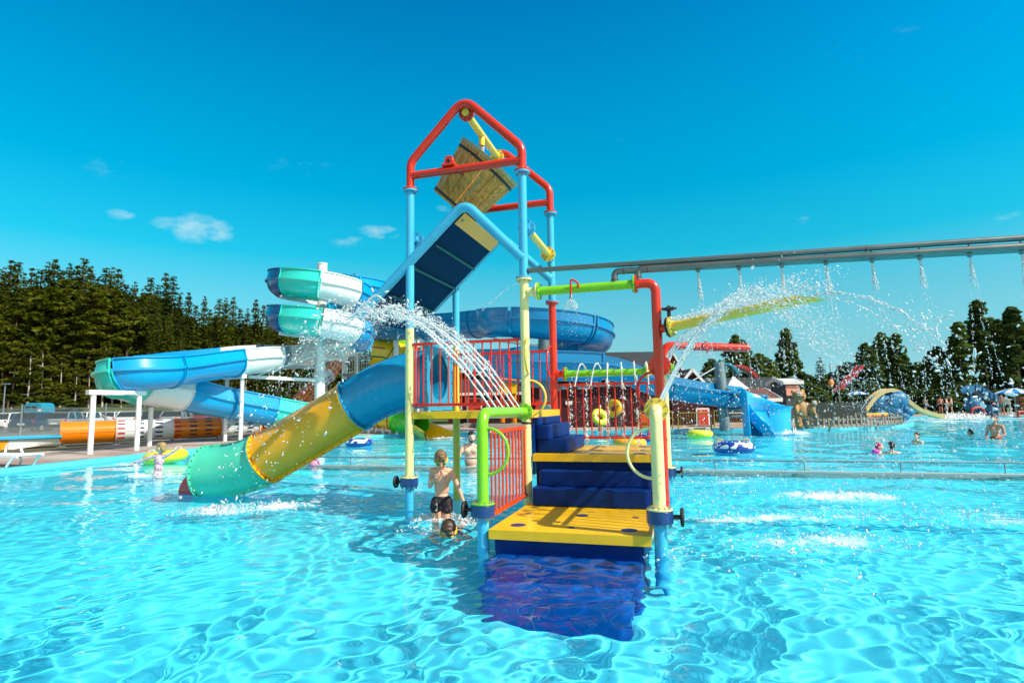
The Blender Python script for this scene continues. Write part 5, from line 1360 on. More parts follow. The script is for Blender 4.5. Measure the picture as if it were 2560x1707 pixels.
def far_slide(label, pts, Y, r, mat, mleg, legs=2):
    o = thing('play_slide', label, 'slide', (at(*pts[len(pts) // 2], Y).x, Y, .1)); P = spline([at(u, v, Y) - o.location for (u, v) in pts], 6)
    b = MB(); b.sweep(P, [(r, .3 * r), (r + .06, .3 * r), (r + .06, -.3 * r), (-r - .06, -.3 * r), (-r - .06, .3 * r), (-r, .3 * r), (-r + .1, -.1), (r - .1, -.1)], closed=True); b.build('chute', mat, o, 40)
    for k in range(legs): p = P[int((len(P) - 1) * (k + .3) / legs)]; b = MB(); b.cyl((p.x, p.y, 0), (p.x, p.y, p.z - .1), .09, 8); b.build('leg', mleg, o, 40)
    return o
M_CRIM = paint('crimson slide plastic', (.42, .012, .02), .3, .12, 2, coat=.3)
far_slide('straight crimson slide rising to the right above the reed screen', [(2078, 990), (2105, 962), (2130, 938), (2150, 915)], 66, .55, M_CRIM, M_GALV); far_slide('curved crimson slide behind the blue slide run', [(1838, 915), (1858, 918), (1876, 930), (1890, 943)], 64, .45, M_CRIM, M_GALV)
far_slide('curved teal slide just left of the curved crimson one', [(1806, 909), (1822, 912), (1834, 922), (1842, 934)], 62, .45, paint('teal slide plastic', (.01, .22, .34), .3, .1, 2), M_GALV)
po = thing('play_tower', 'orange and yellow play frame with small roof behind the red railings', 'play frame', (X(1268, 50), 50, .1))
for s in (-.5, .5): b = MB(); b.cyl((s, 0, 0), (s, 0, 4.1), .22, 10); b.build('post', M_ORG, po, 40)
b = MB(); b.box((0, 0, 2.9), (1.5, 1.2, .9)); b.build('cabin', M_KY, po, 30); b = MB(); b.add([(-.9, -.8, 3.4), (.9, -.8, 3.4), (.9, .8, 3.4), (-.9, .8, 3.4), (0, 0, 4.3)], [(0, 1, 4), (1, 2, 4), (2, 3, 4), (3, 0, 4), (3, 2, 1, 0)]); b.build('roof', M_ORG, po, 20)
fb = thing('hanging_float', 'small orange float hanging in front of the trees left of the crimson slide', 'float', tuple(at(2078, 957, 50))); b = MB(); b.sphere((0, 0, 0), .3, 12, 8, (.8, .5, 1.1)); b.build('float', M_ORG, fb, 60); b = MB(); b.cyl((0, 0, .3), (0, 0, 1.3), .02, 6); b.build('cord', M_BLACK, fb, 40); b = MB(); b.cyl((0, 0, 1.2), (0, 0, 1.6), .05, 6); b.build('hook', M_GALV, fb, 40)
b = MB(); q = at(2078, 957, 50); b.cyl((.6, 0, -q.z), (.6, 0, 1.5), .06, 8); b.cyl((.6, 0, 1.4), (0, 0, 1.4), .04, 8); b.build('mast', M_GALV, fb, 40)

# --- handrail wall in the pool
M_COPE = paint('pale concrete coping', (.38, .44, .42), .6, .15, 4, dirt=.15)
hr = thing('pool_rail', 'low grey handrail on a submerged wall crossing the pool', 'handrail', (2.3, 13.8, 0))
ra_, rb_ = Vector((-6.6, 16.22, 0)), Vector((16.0, 10.05, 0)); L = (rb_ - ra_).length; dd = (rb_ - ra_).normalized(); q = Matrix.Rotation(math.atan2(dd.y, dd.x), 3, 'Z'); mid = (ra_ + rb_) / 2 - hr.location
b = MB(); b.box((mid.x, mid.y, -.32), (L, .09, .72), q); b.build('wall', M_COPE, hr, 30, .01)
b = MB(); b.cyl(ra_ - hr.location + Vector((0, 0, .245)), rb_ - hr.location + Vector((0, 0, .245)), .021, 10); b.build('rail', M_GALV, hr, 40)
npst = 13
for k in range(npst): p = ra_ + (rb_ - ra_) * ((k + .35) / npst) - hr.location; b = MB(); b.cyl((p.x, p.y, .0), (p.x, p.y, .24), .012, 8); b.build('post', M_GALV, hr, 40)
hr2 = thing('pool_rail', 'thin far handrail crossing the water in front of the beach', 'handrail', (X(2420, 43), 43, 0))
b = MB(); b.cyl((-6.0, 0, .05), (9, .4, .05), .05, 8); b.build('rail', M_GALV, hr2, 40); b = MB(); b.box((-3.2, 1.2, .12), (5.6, .5, .3)); b.build('ledge', M_POOLW, hr2, 30)

# --- swim rings
def ring_mat(name, c1, c2, sc=3.2, th=.52):
    m, t, bs = new_mat(name); tcn = t.nodes.new('ShaderNodeTexCoord'); n = t.nodes.new('ShaderNodeTexNoise'); n.inputs['Scale'].default_value = sc; n.inputs['Detail'].default_value = 1.5; n.inputs['Distortion'].default_value = 1.6; t.links.new(tcn.outputs['Object'], n.inputs['Vector'])
    r = t.nodes.new('ShaderNodeMapRange'); r.inputs[1].default_value = th; r.inputs[2].default_value = th + .015; t.links.new(n.outputs[0], r.inputs[0])
    mx = t.nodes.new('ShaderNodeMix'); mx.data_type = 'RGBA'; mx.inputs[6].default_value = (*c1, 1); mx.inputs[7].default_value = (*c2, 1); t.links.new(r.outputs[0], mx.inputs['Factor']); t.links.new(mx.outputs[2], bs.inputs['Base Color']); bs.inputs['Roughness'].default_value = .25; bs.inputs['Coat Weight'].default_value = .4
    return m
M_RY = paint('neon yellow vinyl', (.72, .74, .01), .25, .06, 2, coat=.4); M_RYO = paint('orange yellow vinyl', (.85, .42, .003), .25, .06, 2, coat=.4); M_RB = paint('navy blue vinyl', (.006, .05, .30), .22, .08, 2, coat=.5); M_RBW = ring_mat('blue vinyl with white flames', (.006, .05, .32), (.78, .84, .9), 2.2, .50)
def ring(label, c, D, mat, rot=None, hmat=M_RYO, low=None, split=None):
    o = thing('swim_ring', label, 'swim ring', c, 0, 'inflatable swim rings in and by the pool'); rr = D * .18
    b = MB(); b.torus((0, 0, 0), D / 2 - rr, rr, 44, 16, rot, .86)
    if split is not None:
        b.m = [1 if (sum(Vector(b.v[i]).x for i in f) / 4 < split) else 0 for f in b.f]; b.build('tube', [mat, low], o, 60)
    elif low is not None:
        b.m = [1 if (sum(Vector(b.v[i]).z for i in f) / 4 < -.01) else 0 for f in b.f]; b.build('tube', [mat, low], o, 60)
    else: b.build('tube', mat, o, 60)
    for s in (-1, 1):
        b = MB(); P = [Vector((s * (D / 2 - rr) + dx, -.0 + dy, rr * .86 + dz)) for dx, dy, dz in ((-.09, 0, -.02), (-.07, 0, .06), (.07, 0, .06), (.09, 0, -.02))]
        P = [(rot @ p if rot is not None else p) for p in P]; b.tube(bend(P, .03, 3), .017, 8); b.build('handle', hmat, o, 60)
    return o
def wl(u, v): p = atz(u, v, 0); return p
p = wl(395, 1159); ring('neon yellow swim ring beside the girl in the printed swimsuit', (p.x + .0, p.y + .35, .17), 1.22, M_RY, Matrix.Rotation(rad(-7), 3, 'Y'), M_TRIM)
p = wl(498, 1146); ring('orange yellow and blue swim ring behind the turquoise slide mouth', (p.x + .25, p.y + .4, .15), 1.05, M_RYO, None, M_RB, M_RB, -.22)
p = wl(893, 1115); ring('navy blue swim ring with white flames behind the yellow slide', (p.x, p.y + .3, .13), 1.12, M_RBW, None, M_RYO, M_RB)
p = wl(1755, 1094); ring('yellow green swim ring floating just right of the tower', (p.x, p.y + .3, .15), 1.15, M_RY, None, M_TRIM)
p = wl(1846, 1133); ring('blue swim ring with white flames and yellow handles right of the tower', (p.x, p.y + .35, .15), 1.24, M_RBW, None, M_RYO, M_RB)
p = wl(1577, 1118); ring('orange yellow swim ring with black handles behind the middle platform', (p.x, p.y + .2, .14), 1.2, M_RYO, None, M_BLACK)
p = wl(1622, 1103); ring('blue and white swim ring behind the back right post', (p.x, p.y + .2, .14), 1.0, M_RBW, None, M_TRIM, M_RB)
pk = wl(776, 1167); o = thing('pool_float', 'small pink float at the left end of the pool rail', 'float', (pk.x, pk.y + .3, .06)); b = MB(); b.sphere((0, 0, 0), .16, 14, 8, (1, 1, .8)); b.build('float', paint('pink vinyl', (.8, .25, .4), .3), o, 60)

# --- sun lounger on the left deck
lg = thing('sun_lounger', 'white plastic sun lounger at the left edge of the deck', 'sun lounger', (atz(-12, 1170, .125).x, atz(-12, 1170, .125).y + .5, .125), rad(-14)); M_PLW = paint('white garden plastic', (.80, .82, .83), .4, .05, 3, dirt=.05)
b = MB()
for k in range(12): b.box((-1.2 + .155 * k, 0, .30), (.135, .62, .03))
for s in (-.33, .33): b.box((-.35, s, .285), (1.95, .05, .07))
b.build('bed', M_PLW, lg, 30, .006)
for s in (-.34, .34):
    b = MB(); b.tube(bend([(-.75, s, .30), (-.7, s, .55), (-.25, s, .55), (-.12, s, .31)], .10, 5), .03, 10); b.build('armrest', M_PLW, lg, 60)
    for x0, x1 in ((.50, .38), (-.25, -.10), (-1.1, -1.0)): b = MB(); b.tube(bend([(x0, s, .29), (x1 - .02, s, .12), (x1 - .10, s, .02)], .15, 4), .028, 10); b.build('leg', M_PLW, lg, 60)

# --- chain link fence, car park, trailer, lamp
cf = thing('chain_link_fence', 'chain link fence with galvanised posts along the car park on the left', 'fence', (-22, 34, .1))
fa, fb_ = Vector((-42, 29.0, 0)), Vector((-15.0, 39.0, 0)); L = (fb_ - fa).length; dd = (fb_ - fa).normalized()
for k in range(7): p = fa + dd * (L * (k + .55) / 7) - cf.location; b = MB(); b.cyl((p.x, p.y, 0), (p.x, p.y, 1.95), .045, 10); b.build('post', M_GALV, cf, 40)
b = MB(); H_ = 1.75; stp = .16
for k in range(int((L + H_) / stp)):
    for s in (1, -1):
        x0 = k * stp - (H_ if s > 0 else 0); x1 = x0 + s * H_ if s > 0 else x0 - H_; z0, z1 = .05, H_
        def clip(xa, za, xb, zb):
            t0, t1 = 0, 1
            if xb != xa:
                for lim in (0, L):
                    pass
            return xa, za, xb, zb
        xa, xb = x0, x1
        za, zb = z0, z1
        if max(xa, xb) > L or min(xa, xb) < 0: continue
        pa = fa + dd * xa - cf.location; pb = fa + dd * xb - cf.location
        b.tube([(pa.x, pa.y, za), (pb.x, pb.y, zb)], .0065, 3, False)
b.build('wire_mesh', M_GALV, cf, 60)
b = MB(); b.cyl(fa - cf.location + Vector((0, 0, H_)), fb_ - cf.location + Vector((0, 0, H_)), .018, 6); b.build('top_wire', M_GALV, cf, 40)

M_TYRE = paint('car tyre', (.015, .015, .016), .7); M_RIM = paint('alloy rim', (.4, .42, .43), .3, .1, 6, metal=.7); M_TAIL = paint('red tail light glass', (.5, .006, .01), .15, coat=.5); M_PLATE = paint('white number plate', (.7, .7, .7), .4)
CARP = {n: paint(n + ' car paint', c, .2, .04, 1.5, coat=.8, metal=mt) for n, c, mt in (('white', (.78, .80, .81), 0), ('dark blue', (.02, .07, .13), .2), ('silver', (.42, .47, .5), .5), ('black', (.012, .013, .015), .1), ('dark red', (.25, .01, .015), .1))}
def make_car(col, style):
    o = thing('parked_car', 'x', 'car'); L, W, H = (4.5, 1.8, 1.48) if style == 'estate' else (4.1, 1.75, 1.5); mat = CARP[col]
    # length along x, rear at -x
    def loft(secs, name, m_, sm=30, parent=o):
        b = MB(); n = len(secs[0]); V = [p for s_ in secs for p in s_]; F = []
        for i in range(len(secs) - 1):
            for k in range(n): F.append((i * n + k, i * n + (k + 1) % n, (i + 1) * n + (k + 1) % n, (i + 1) * n + k))
        F += [tuple(range(n))[::-1], tuple(range((len(secs) - 1) * n, len(secs) * n))]
        b.add(V, F); return b.build(name, m_, parent, sm)
    def sec(x, w_, z0, z1, r=.12):
        h = w_ / 2; return [(x, -h + r, z0), (x, h - r, z0), (x, h, z0 + r), (x, h, z1 - r), (x, h - r * 1.2, z1), (x, -h + r * 1.2, z1), (x, -h, z1 - r), (x, -h, z0 + r)]
    xr, xf = -L / 2, L / 2
    loft([sec(xr, W * .86, .42, .90), sec(xr + .1, W * .95, .30, .98), sec(xr + .6, W, .24, 1.0), sec(xf - 1.3, W, .24, .97), sec(xf - .5, W * .97, .24, .86), sec(xf - .08, W * .86, .32, .70)], 'body', mat)
    rear = .25 if style == 'estate' else .35
    def gsec(x, w0, w1, z0, z1): return [(x, -w0 / 2, z0), (x, w0 / 2, z0), (x, w1 / 2, z1), (x, -w1 / 2, z1)]
    loft([gsec(xr + rear - .1, W * .9, W * .86, .96, .99), gsec(xr + rear + .35, W * .93, W * .74, .95, H - .06), gsec(-.1, W * .93, W * .76, .95, H), gsec(xf - 1.95, W * .93, W * .74, .95, H - .07), gsec(xf - 1.15, W * .9, W * .84, .93, .96)], 'glasshouse', M_GLASS, 20)
    loft([gsec(xr + rear + .3, W * .76, W * .70, H - .075, H - .035), gsec(-.1, W * .78, W * .70, H - .02, H + .035), gsec(xf - 1.9, W * .76, W * .70, H - .09, H - .045)], 'roof', mat, 30)
    for s in (-1, 1):
        for (xa, za, xb, zb) in ((xr + rear - .05, .97, xr + rear + .33, H - .05), (xr + rear + 1.05, .96, xr + rear + 1.0, H - .02), (-.1 + .45, .96, .25, H - .02), (xf - 1.17, .95, xf - 1.93, H - .07)):
            b = MB(); b.tube([(xa, s * (W * .465), za), (xb, s * W * .385, zb)], .045, 6); b.build('pillar', mat, o, 40)
        b = MB(); b.box((xr + .09, s * W * .37, .83), (.14, W * .2, .17)); b.build('tail_light', M_TAIL, o, 30, .03)
        b = MB(); b.box((xf - 1.0, s * (W / 2 + .07), 1.0), (.12, .16, .12)); b.build('mirror', mat, o, 30, .03)
        for x in (xr + .85, xf - .85):
            b = MB(); b.cyl((x, s * (W / 2 - .2), .32), (x, s * (W / 2 + .015), .32), .32, 20); wq = b.build('wheel', M_TYRE, o, 40); b = MB(); b.cyl((x, s * (W / 2), .32), (x, s * (W / 2 + .025), .32), .21, 14); b.build('rim', M_RIM, wq, 40)
    b = MB(); b.box((xr - .012, 0, .62), (.02, .5, .12)); b.build('number_plate', M_PLATE, o, 20); b = MB(); b.box((xr + .02, 0, .40), (.12, W * .88, .2)); b.build('bumper', M_BLACK, o, 30, .04)
    return o
GC = 'cars parked behind the chain link fence'
protos = {}
for (u, Y, col, style, hd, lb) in ((2, 52.5, 'white', 'hatch', 98, 'white hatchback at the left edge of the car park'), (46, 46, 'white', 'hatch', 97, 'nearest white hatchback, second from the left behind the fence post'), (116, 46.5, 'dark blue', 'estate', 97, 'dark blue estate car just left of the orange tube mouth'), (186, 48, 'silver', 'hatch', 98, 'silver car right of the dark blue estate'), (232, 51, 'white', 'estate', 100, 'large white estate car above the orange tube'), (300, 57, 'white', 'estate', 98, 'white estate car further back between the white slide legs'),
                                   (348, 52, 'white', 'hatch', 99, 'white hatchback above the first white tube length'), (408, 53, 'black', 'hatch', 100, 'black hatchback right of the single white slide leg'), (456, 51, 'silver', 'estate', 102, 'silver estate car above the second orange tube'), (512, 54, 'dark red', 'hatch', 102, 'dark red hatchback at the right end of the car park'), (158, 57, 'black', 'estate', 98, 'black estate car behind the silver one, by the trailer'), (-42, 48, 'white', 'estate', 97, 'white estate car cut off by the left edge of the picture')):
    key = (col, style); loc = (X(u, Y), Y, .1)
    if key not in protos: o = make_car(col, style); protos[key] = o; o.location = loc; o.rotation_euler = (0, 0, rad(hd)); o['label'] = lb; o['group'] = GC
    else: copy_tree(protos[key], loc, rad(hd), None, lb, GC)
tr_o = thing('horse_trailer', 'light blue horse trailer parked beyond the cars', 'trailer', (X(110, 62), 62, .1)); M_TRL = paint('light blue trailer paint', (.02, .28, .42), .4, .1, 2, dirt=.1)
b = MB(); b.prism([(-.95, .45), (.95, .45), (.98, 1.6), (.85, 2.35), (.5, 2.5), (-.7, 2.5), (-.98, 2.25)], -.85, .85, 1); b.build('body', M_TRL, tr_o, 30, .03)
for x in (-.55, .1): boxes([((x, -.87, 2.0), (.5, .04, .32))], 'window', M_GLASS, tr_o)
boxes([((.66, -.87, 1.75), (.34, .03, .30))], 'notice', M_TRIM, tr_o); boxes([((.0, -.87, 1.55), (1.9, .03, .04))], 'moulding', M_GALV, tr_o)
for s in (-.8, .8): b = MB(); b.cyl((.1, s - .08, .32), (.1, s + .08, .32), .32, 16); b.build('wheel', M_TYRE, tr_o, 40)
b = MB(); b.cyl((.95, 0, .5), (2.0, 0, .45), .05, 8); b.build('drawbar', M_GALV, tr_o, 40)
lp = thing('street_lamp', 'thin grey street lamp before the forest at the far left', 'street lamp', (X(20, 70), 70, .08)); b = MB(); b.cyl((0, 0, 0), (0, 0, 4.9), .09, 10, .06); b.build('pole', M_GALV, lp, 40); b = MB(); b.box((.1, 0, 4.95), (.9, .3, .12)); b.build('lamp_head', M_GALV, lp, 30, .03)
for k, (u, Y) in enumerate(((155, 76), (208, 76), (256, 76), (306, 76), (366, 76))):
    o = thing('marker_post', 'thin pale wooden post in the grass before the forest', 'post', (X(u, Y), Y, .07), 0, 'thin posts along the meadow'); b = MB(); b.cyl((0, 0, 0), (0, 0, 1.6), .045, 6); b.build('post', M_PICK, o, 40)
# wire fence along the inside of the deck by the white legs
gf = thing('garden_fence', 'grey vertical bar fence on the deck behind the white slide legs', 'fence', (X(600, 33), 33, .1))
p0_, p1_ = at(585, 1095, 31.5) - gf.location, at(780, 1088, 36.5) - gf.location; p0_.z = p1_.z = 0
for z in (.12, 1.05): b = MB(); b.cyl(p0_ + Vector((0, 0, z)), p1_ + Vector((0, 0, z)), .03, 8); b.build('rail', M_GALV, gf, 40)
for k in range(45): p = p0_.lerp(p1_, (k + .5) / 45); b = MB(); b.cyl((p.x, p.y, .12), (p.x, p.y, 1.05), .011, 5); b.build('bar', M_GALV, gf, 40)
# ------------------------------------------------------------------ trees
def foliage(name, c0, c1, c2):
    m, t, bs = new_mat(name)
    tcn = t.nodes.new('ShaderNodeTexCoord'); oi = t.nodes.new('ShaderNodeObjectInfo')
    n = t.nodes.new('ShaderNodeTexNoise'); n.inputs['Scale'].default_value = .55; n.inputs['Detail'].default_value = 6; n.inputs['Roughness'].default_value = .7; t.links.new(tcn.outputs['Object'], n.inputs['Vector'])
    ad = t.nodes.new('ShaderNodeMath'); ad.operation = 'MULTIPLY_ADD'; ad.inputs[1].default_value = .34; ad.inputs[2].default_value = -.17; t.links.new(oi.outputs['Random'], ad.inputs[0])
    sm = t.nodes.new('ShaderNodeMath'); sm.operation = 'ADD'; t.links.new(n.outputs[0], sm.inputs[0]); t.links.new(ad.outputs[0], sm.inputs[1])
    cr = t.nodes.new('ShaderNodeValToRGB'); e = cr.color_ramp.elements; e[0].position, e[0].color = .25, (*c0, 1); e[1].position, e[1].color = .78, (*c2, 1); q = e.new(.5); q.color = (*c1, 1)
    t.links.new(sm.outputs[0], cr.inputs[0]); t.links.new(cr.outputs[0], bs.inputs['Base Color']); bs.inputs['Roughness'].default_value = .75; bs.inputs['Specular IOR Level'].default_value = .15
    tr_n = t.nodes.new('ShaderNodeBsdfTranslucent'); t.links.new(cr.outputs[0], tr_n.inputs[0]); mxs = t.nodes.new('ShaderNodeMixShader'); mxs.inputs[0].default_value = .38; t.links.new(bs.outputs[0], mxs.inputs[1]); t.links.new(tr_n.outputs[0], mxs.inputs[2]); t.links.new(mxs.outputs[0], t.nodes['Material Output'].inputs['Surface'])
    return m
M_SPR = foliage('spruce needles', (.032, .052, .004), (.064, .086, .005), (.105, .120, .008)); M_PIN = foliage('pine needles', (.055, .078, .004), (.098, .122, .006), (.15, .165, .010)); M_BIR = foliage('birch leaves', (.055, .072, .004), (.095, .112, .007), (.15, .152, .011)); M_FAR = foliage('dark broad leaves', (.065, .115, .030), (.105, .165, .038), (.15, .21, .045))
M_BARK = paint('brown bark', (.10, .06, .035), .9, .3, 5, bump=.5); M_BIRB = paint('white birch bark', (.55, .52, .44), .8, .25, 4, bump=.3, dirt=.5, dcol=(.06, .05, .04))
def leafmesh(name, C, size, rs, mat, tilt=None, asp=.55):
    """many small random leaf-spray triangles/quads at the centres C"""
    n = len(C); C = np.asarray(C); sz = np.asarray(size) * rs.uniform(.6, 1.35, n)
    a = rs.normal(size=(n, 3)); a[:, 2] *= .45
    if tilt is not None: a = a * .55 + tilt
    a /= np.linalg.norm(a, axis=1)[:, None] + 1e-9
    b = np.cross(a, rs.normal(size=(n, 3))); b /= np.linalg.norm(b, axis=1)[:, None] + 1e-9
    s = sz[:, None]
    P = np.stack([C - a * s * .5, C + b * s * asp * .5 + a * s * .05, C + a * s * .62, C - b * s * asp * .5 + a * s * .1], 1)
    me = bpy.data.meshes.new(name); me.vertices.add(n * 4); me.vertices.foreach_set('co', P.astype(np.float32).ravel())
    me.loops.add(n * 4); me.loops.foreach_set('vertex_index', np.arange(n * 4, dtype=np.int32)); me.polygons.add(n); me.polygons.foreach_set('loop_start', np.arange(0, n * 4, 4, dtype=np.int32)); me.update(calc_edges=True)
    me.materials.append(mat); o = bpy.data.objects.new('crown', me); COL.objects.link(o); return o
def trunk(root, H, r, mat, rs, lean=.02, limbs=()):
    b = MB(); pts = [Vector((math.sin(z * 3) * lean * H * .3, math.cos(z * 2.3) * lean * H * .3, z * H)) for z in [i / 6 for i in range(7)]]
    b.tube(pts, r, 8, True, [r * (1.15 - i / 6 * 1.0) + .02 for i in range(7)])
    for (z, a, L, up) in limbs: p = Vector((0, 0, z * H)); b.tube([p, p + Vector((math.cos(a) * L * .5, math.sin(a) * L * .5, L * up * .4)), p + Vector((math.cos(a) * L, math.sin(a) * L, L * up))], r * .3, 5, True, [r * .34, r * .22, r * .06])
    return b.build('trunk', mat, root, 60)
def make_spruce(name, H, W, seed, mat=None, low=.1, nlev=30, dens=17):
    rs = np.random.RandomState(seed); o = thing(name, 'x', 'tree'); C = []; T = []; S = []
    for i in range(nlev):
        f = (i + rs.uniform(-.6, .6)) / nlev; f = min(1, max(0, f)); z = H * (low + (1 - low) * f); L = W * (1 - f) ** .82 * (.62 + .62 * rs.rand()) + .22; nb = int(5 + 4 * (1 - f)); a0 = rs.uniform(0, 6.28)
        for k in range(nb):
            a = a0 + 6.28 * k / nb + rs.uniform(-.3, .3); Lk = L * rs.uniform(.65, 1.15); nn = max(3, int(dens * Lk / W + 3))
            t = rs.uniform(.12, 1.0, nn); droop = -.30 * t ** 1.5 + .12 * (t > .8)
            x = np.cos(a) * Lk * t; y = np.sin(a) * Lk * t; zz = z + Lk * droop
            side = rs.normal(0, .12 * Lk + .05, nn) * (1 - t * .6)
            C.append(np.stack([x - np.sin(a) * side, y + np.cos(a) * side, zz + rs.normal(0, .10, nn)], 1)); T.append(np.tile([np.cos(a), np.sin(a), -.35], (nn, 1))); S.append(np.full(nn, .38 + .50 * (1 - f)))
    C = np.concatenate(C); c = leafmesh('crown', C, np.concatenate(S), rs, mat or M_SPR, np.concatenate(T)); c.parent = o
    trunk(o, H * .97, H * .011, M_BARK, rs); return o
def make_clumped(name, H, W, seed, mat, bark, z0, ncl, per, leaf, trunk_r=.012, shape='oval', lean=.02, flat=.6):
    """crown built of many leaf clumps on limbs, with gaps between them"""
    rs = np.random.RandomState(seed); o = thing(name, 'x', 'tree'); C = []; limbs = []
    for k in range(ncl):
        f = rs.rand() ** .9; z = H * (z0 + (1 - z0) * f)
        if shape == 'oval': prof = math.sin(min(1, max(.04, (f * .86 + .14))) * PI) ** .7
        elif shape == 'cone': prof = (1 - f) ** .7 * .95 + .08
        else: prof = .45 + .55 * math.sin(f * PI)
        a = rs.uniform(0, 6.28); r = W * prof * math.sqrt(rs.uniform(.15, 1)); cs = W * rs.uniform(.14, .34) * (.5 + .5 * prof)
        p = rs.normal(size=(per, 3)); p /= np.linalg.norm(p, axis=1)[:, None]; p *= (rs.rand(per, 1) ** .45) * cs; p[:, 2] *= flat
        C.append(p + [r * math.cos(a), r * math.sin(a), z])
        if k % 3 == 0: limbs.append(((z * .93) / H, a, r * .9 + .1, .15))
    c = leafmesh('crown', np.concatenate(C), np.full(ncl * per, leaf), rs, mat, None, .75); c.parent = o
    trunk(o, H * .93, H * trunk_r, bark, rs, lean, limbs[:16]); return o
HID = Vector((0, 0, 0))
SPRUCE = [make_spruce('spruce_tree', 26, 3.6, 3, None, .06, 58, 15), make_spruce('spruce_tree', 27, 3.0, 4, None, .05, 62, 14), make_spruce('spruce_tree', 24, 4.2, 5, None, .06, 52, 16)]
PINE = [make_clumped('pine_tree', 22, 3.6, 8, M_PIN, M_BARK, .20, 110, 62, .80, .012, 'cone', .02, .5), make_clumped('pine_tree', 21, 4.0, 9, M_PIN, M_BARK, .24, 104, 64, .80, .012, 'oval', .02, .5)]
BIRCH = [make_clumped('birch_tree', 13, 2.0, 12, M_BIR, M_BIRB, .16, 60, 60, .50, .008, 'oval', .03, .9), make_clumped('birch_tree', 14, 1.8, 13, M_BIR, M_BIRB, .22, 56, 60, .5, .008, 'cone', .03, .95)]
LEAFY = [make_clumped('leafy_tree', 13, 2.9, 15, M_FAR, M_BARK, .06, 190, 62, .46, .012, 'oval', .03, .75), make_clumped('leafy_tree', 15, 2.5, 16, M_FAR, M_BIRB, .05, 210, 60, .44, .010, 'cone', .03, .8)]
BUSH = [make_clumped('bush', 2.6, 2.4, 18, M_BIR, M_BARK, .05, 40, 46, .34, .02, 'round', .0, .7)]
USED = set()
def plant(proto, loc, h, base_h, label, group, sx=1.0):
    s = h / base_h; rz = R.uniform(0, 6.28)
    if proto.name not in USED:
        USED.add(proto.name); o = proto; o.location = loc; o.rotation_euler = (0, 0, rz); o.scale = (s * sx, s * sx, s); o['label'] = label; o['group'] = group
    else: o = copy_tree(proto, loc, rz, (s * sx, s * sx, s), label, group)
    return o
# gentle bank that rises under the forest
b = MB(); V = []; F = []; XS = [-190, -150, -120, -95, -75, -60, -45, -30, -18, -8, 4, 16]; YS = [73.5, 77, 81, 86, 95, 110, 130, 170]
def bank_z(x, y): 
    f = min(1, max(0, (y - 74) / 11)); f = f * f * (3 - 2 * f); g = min(1, max(0, (14 - x) / 22)); return .06 + g * (2.1 * f + max(0, y - 86) * .06)
for y in YS:
    for x in XS: V.append((x, y, bank_z(x, y)))
for j in range(len(YS) - 1):
    for i in range(len(XS) - 1): a = j * len(XS) + i; F.append((a, a + 1, a + 1 + len(XS), a + len(XS)))
b.add(V, F); tag(b.build('meadow_bank', M_GRASS, smooth=60), kind='structure')
PROF = [(-140, 640), (-60, 650), (0, 655), (60, 650), (100, 664), (140, 655), (175, 645), (215, 650), (240, 674), (290, 668), (320, 700), (345, 695), (380, 690), (420, 684), (455, 722), (500, 738), (560, 744), (620, 752), (680, 752), (740, 765), (800, 785), (860, 835), (930, 870), (1040, 905), (1150, 925), (1300, 935)]
def prof(u): return float(np.interp(u, *zip(*PROF)))
GF = 'trees of the forest behind the car park'
def by_px(u, v_top, Y): x = X(u, Y); z0 = bank_z(x, Y) if x < 16 else .05; return Vector((x, Y, z0 - .1)), at(u, v_top, Y).z - z0
k = 0
u = -150
while u < 1250:       # back row carries the skyline
    Y = R.uniform(102, 122); loc, h = by_px(u, prof(u) + R.choice((-12, -4, 4, 8, 18, 28)) + R.uniform(-5, 5), Y); k += 1
    if h > 4: plant(SPRUCE[k % 3], loc, h, (26, 27, 24)[k % 3], 'dark spruce in the back rows of the forest behind the car park', GF, 1.25 if h > 14 else 1.6)
    u += R.uniform(15, 22)
u = -150
while u < 1000:      # a deeper row that closes the gaps
    Y = R.uniform(124, 134); loc, h = by_px(u, prof(u) + R.uniform(44, 80), Y); k += 1
    if h > 4: plant(PINE[k % 2], loc, h, (22, 21)[k % 2], 'olive green pine with flat needle layers in the forest behind the car park', GF, 1.5)
    u += R.uniform(30, 40)
u = -140
while u < 1200:
    Y = R.uniform(92, 101); loc, h = by_px(u, prof(u) + R.uniform(48, 110), Y); k += 1
    if h > 4:
        if R.random() < .7: plant(PINE[k % 2], loc, h, (22, 21)[k % 2], 'olive green pine with flat needle layers in the forest behind the car park', GF, 1.3)
        else: plant(SPRUCE[k % 3], loc, h, (26, 27, 24)[k % 3], 'dark spruce in the back rows of the forest behind the car park', GF, 1.15)
    u += R.uniform(26, 40)
u = -130
while u < 1120:
    Y = R.uniform(83, 90); v = 860 + .085 * max(0, u) + R.uniform(-40, 48); loc, h = by_px(u, v, Y); k += 1
    if h > 2.5: plant(BIRCH[k % 2], loc, h, (13, 14)[k % 2], 'slim pale stemmed birch at the front edge of the forest behind the car park', GF, 1.25)
    u += R.uniform(22, 38)
for (u, vt, Y, sx) in ((30, 985, 78, 2.4), (-60, 985, 78, 2.4)): loc, h = by_px(u, vt, Y); plant(BUSH[0], loc, h, 2.6, 'round olive bush at the meadow edge by the street lamp' if u > 0 else 'round olive bush cut off by the left edge of the picture', 'bushes by the forest', sx)
GR = 'trees beyond the pool on the right'
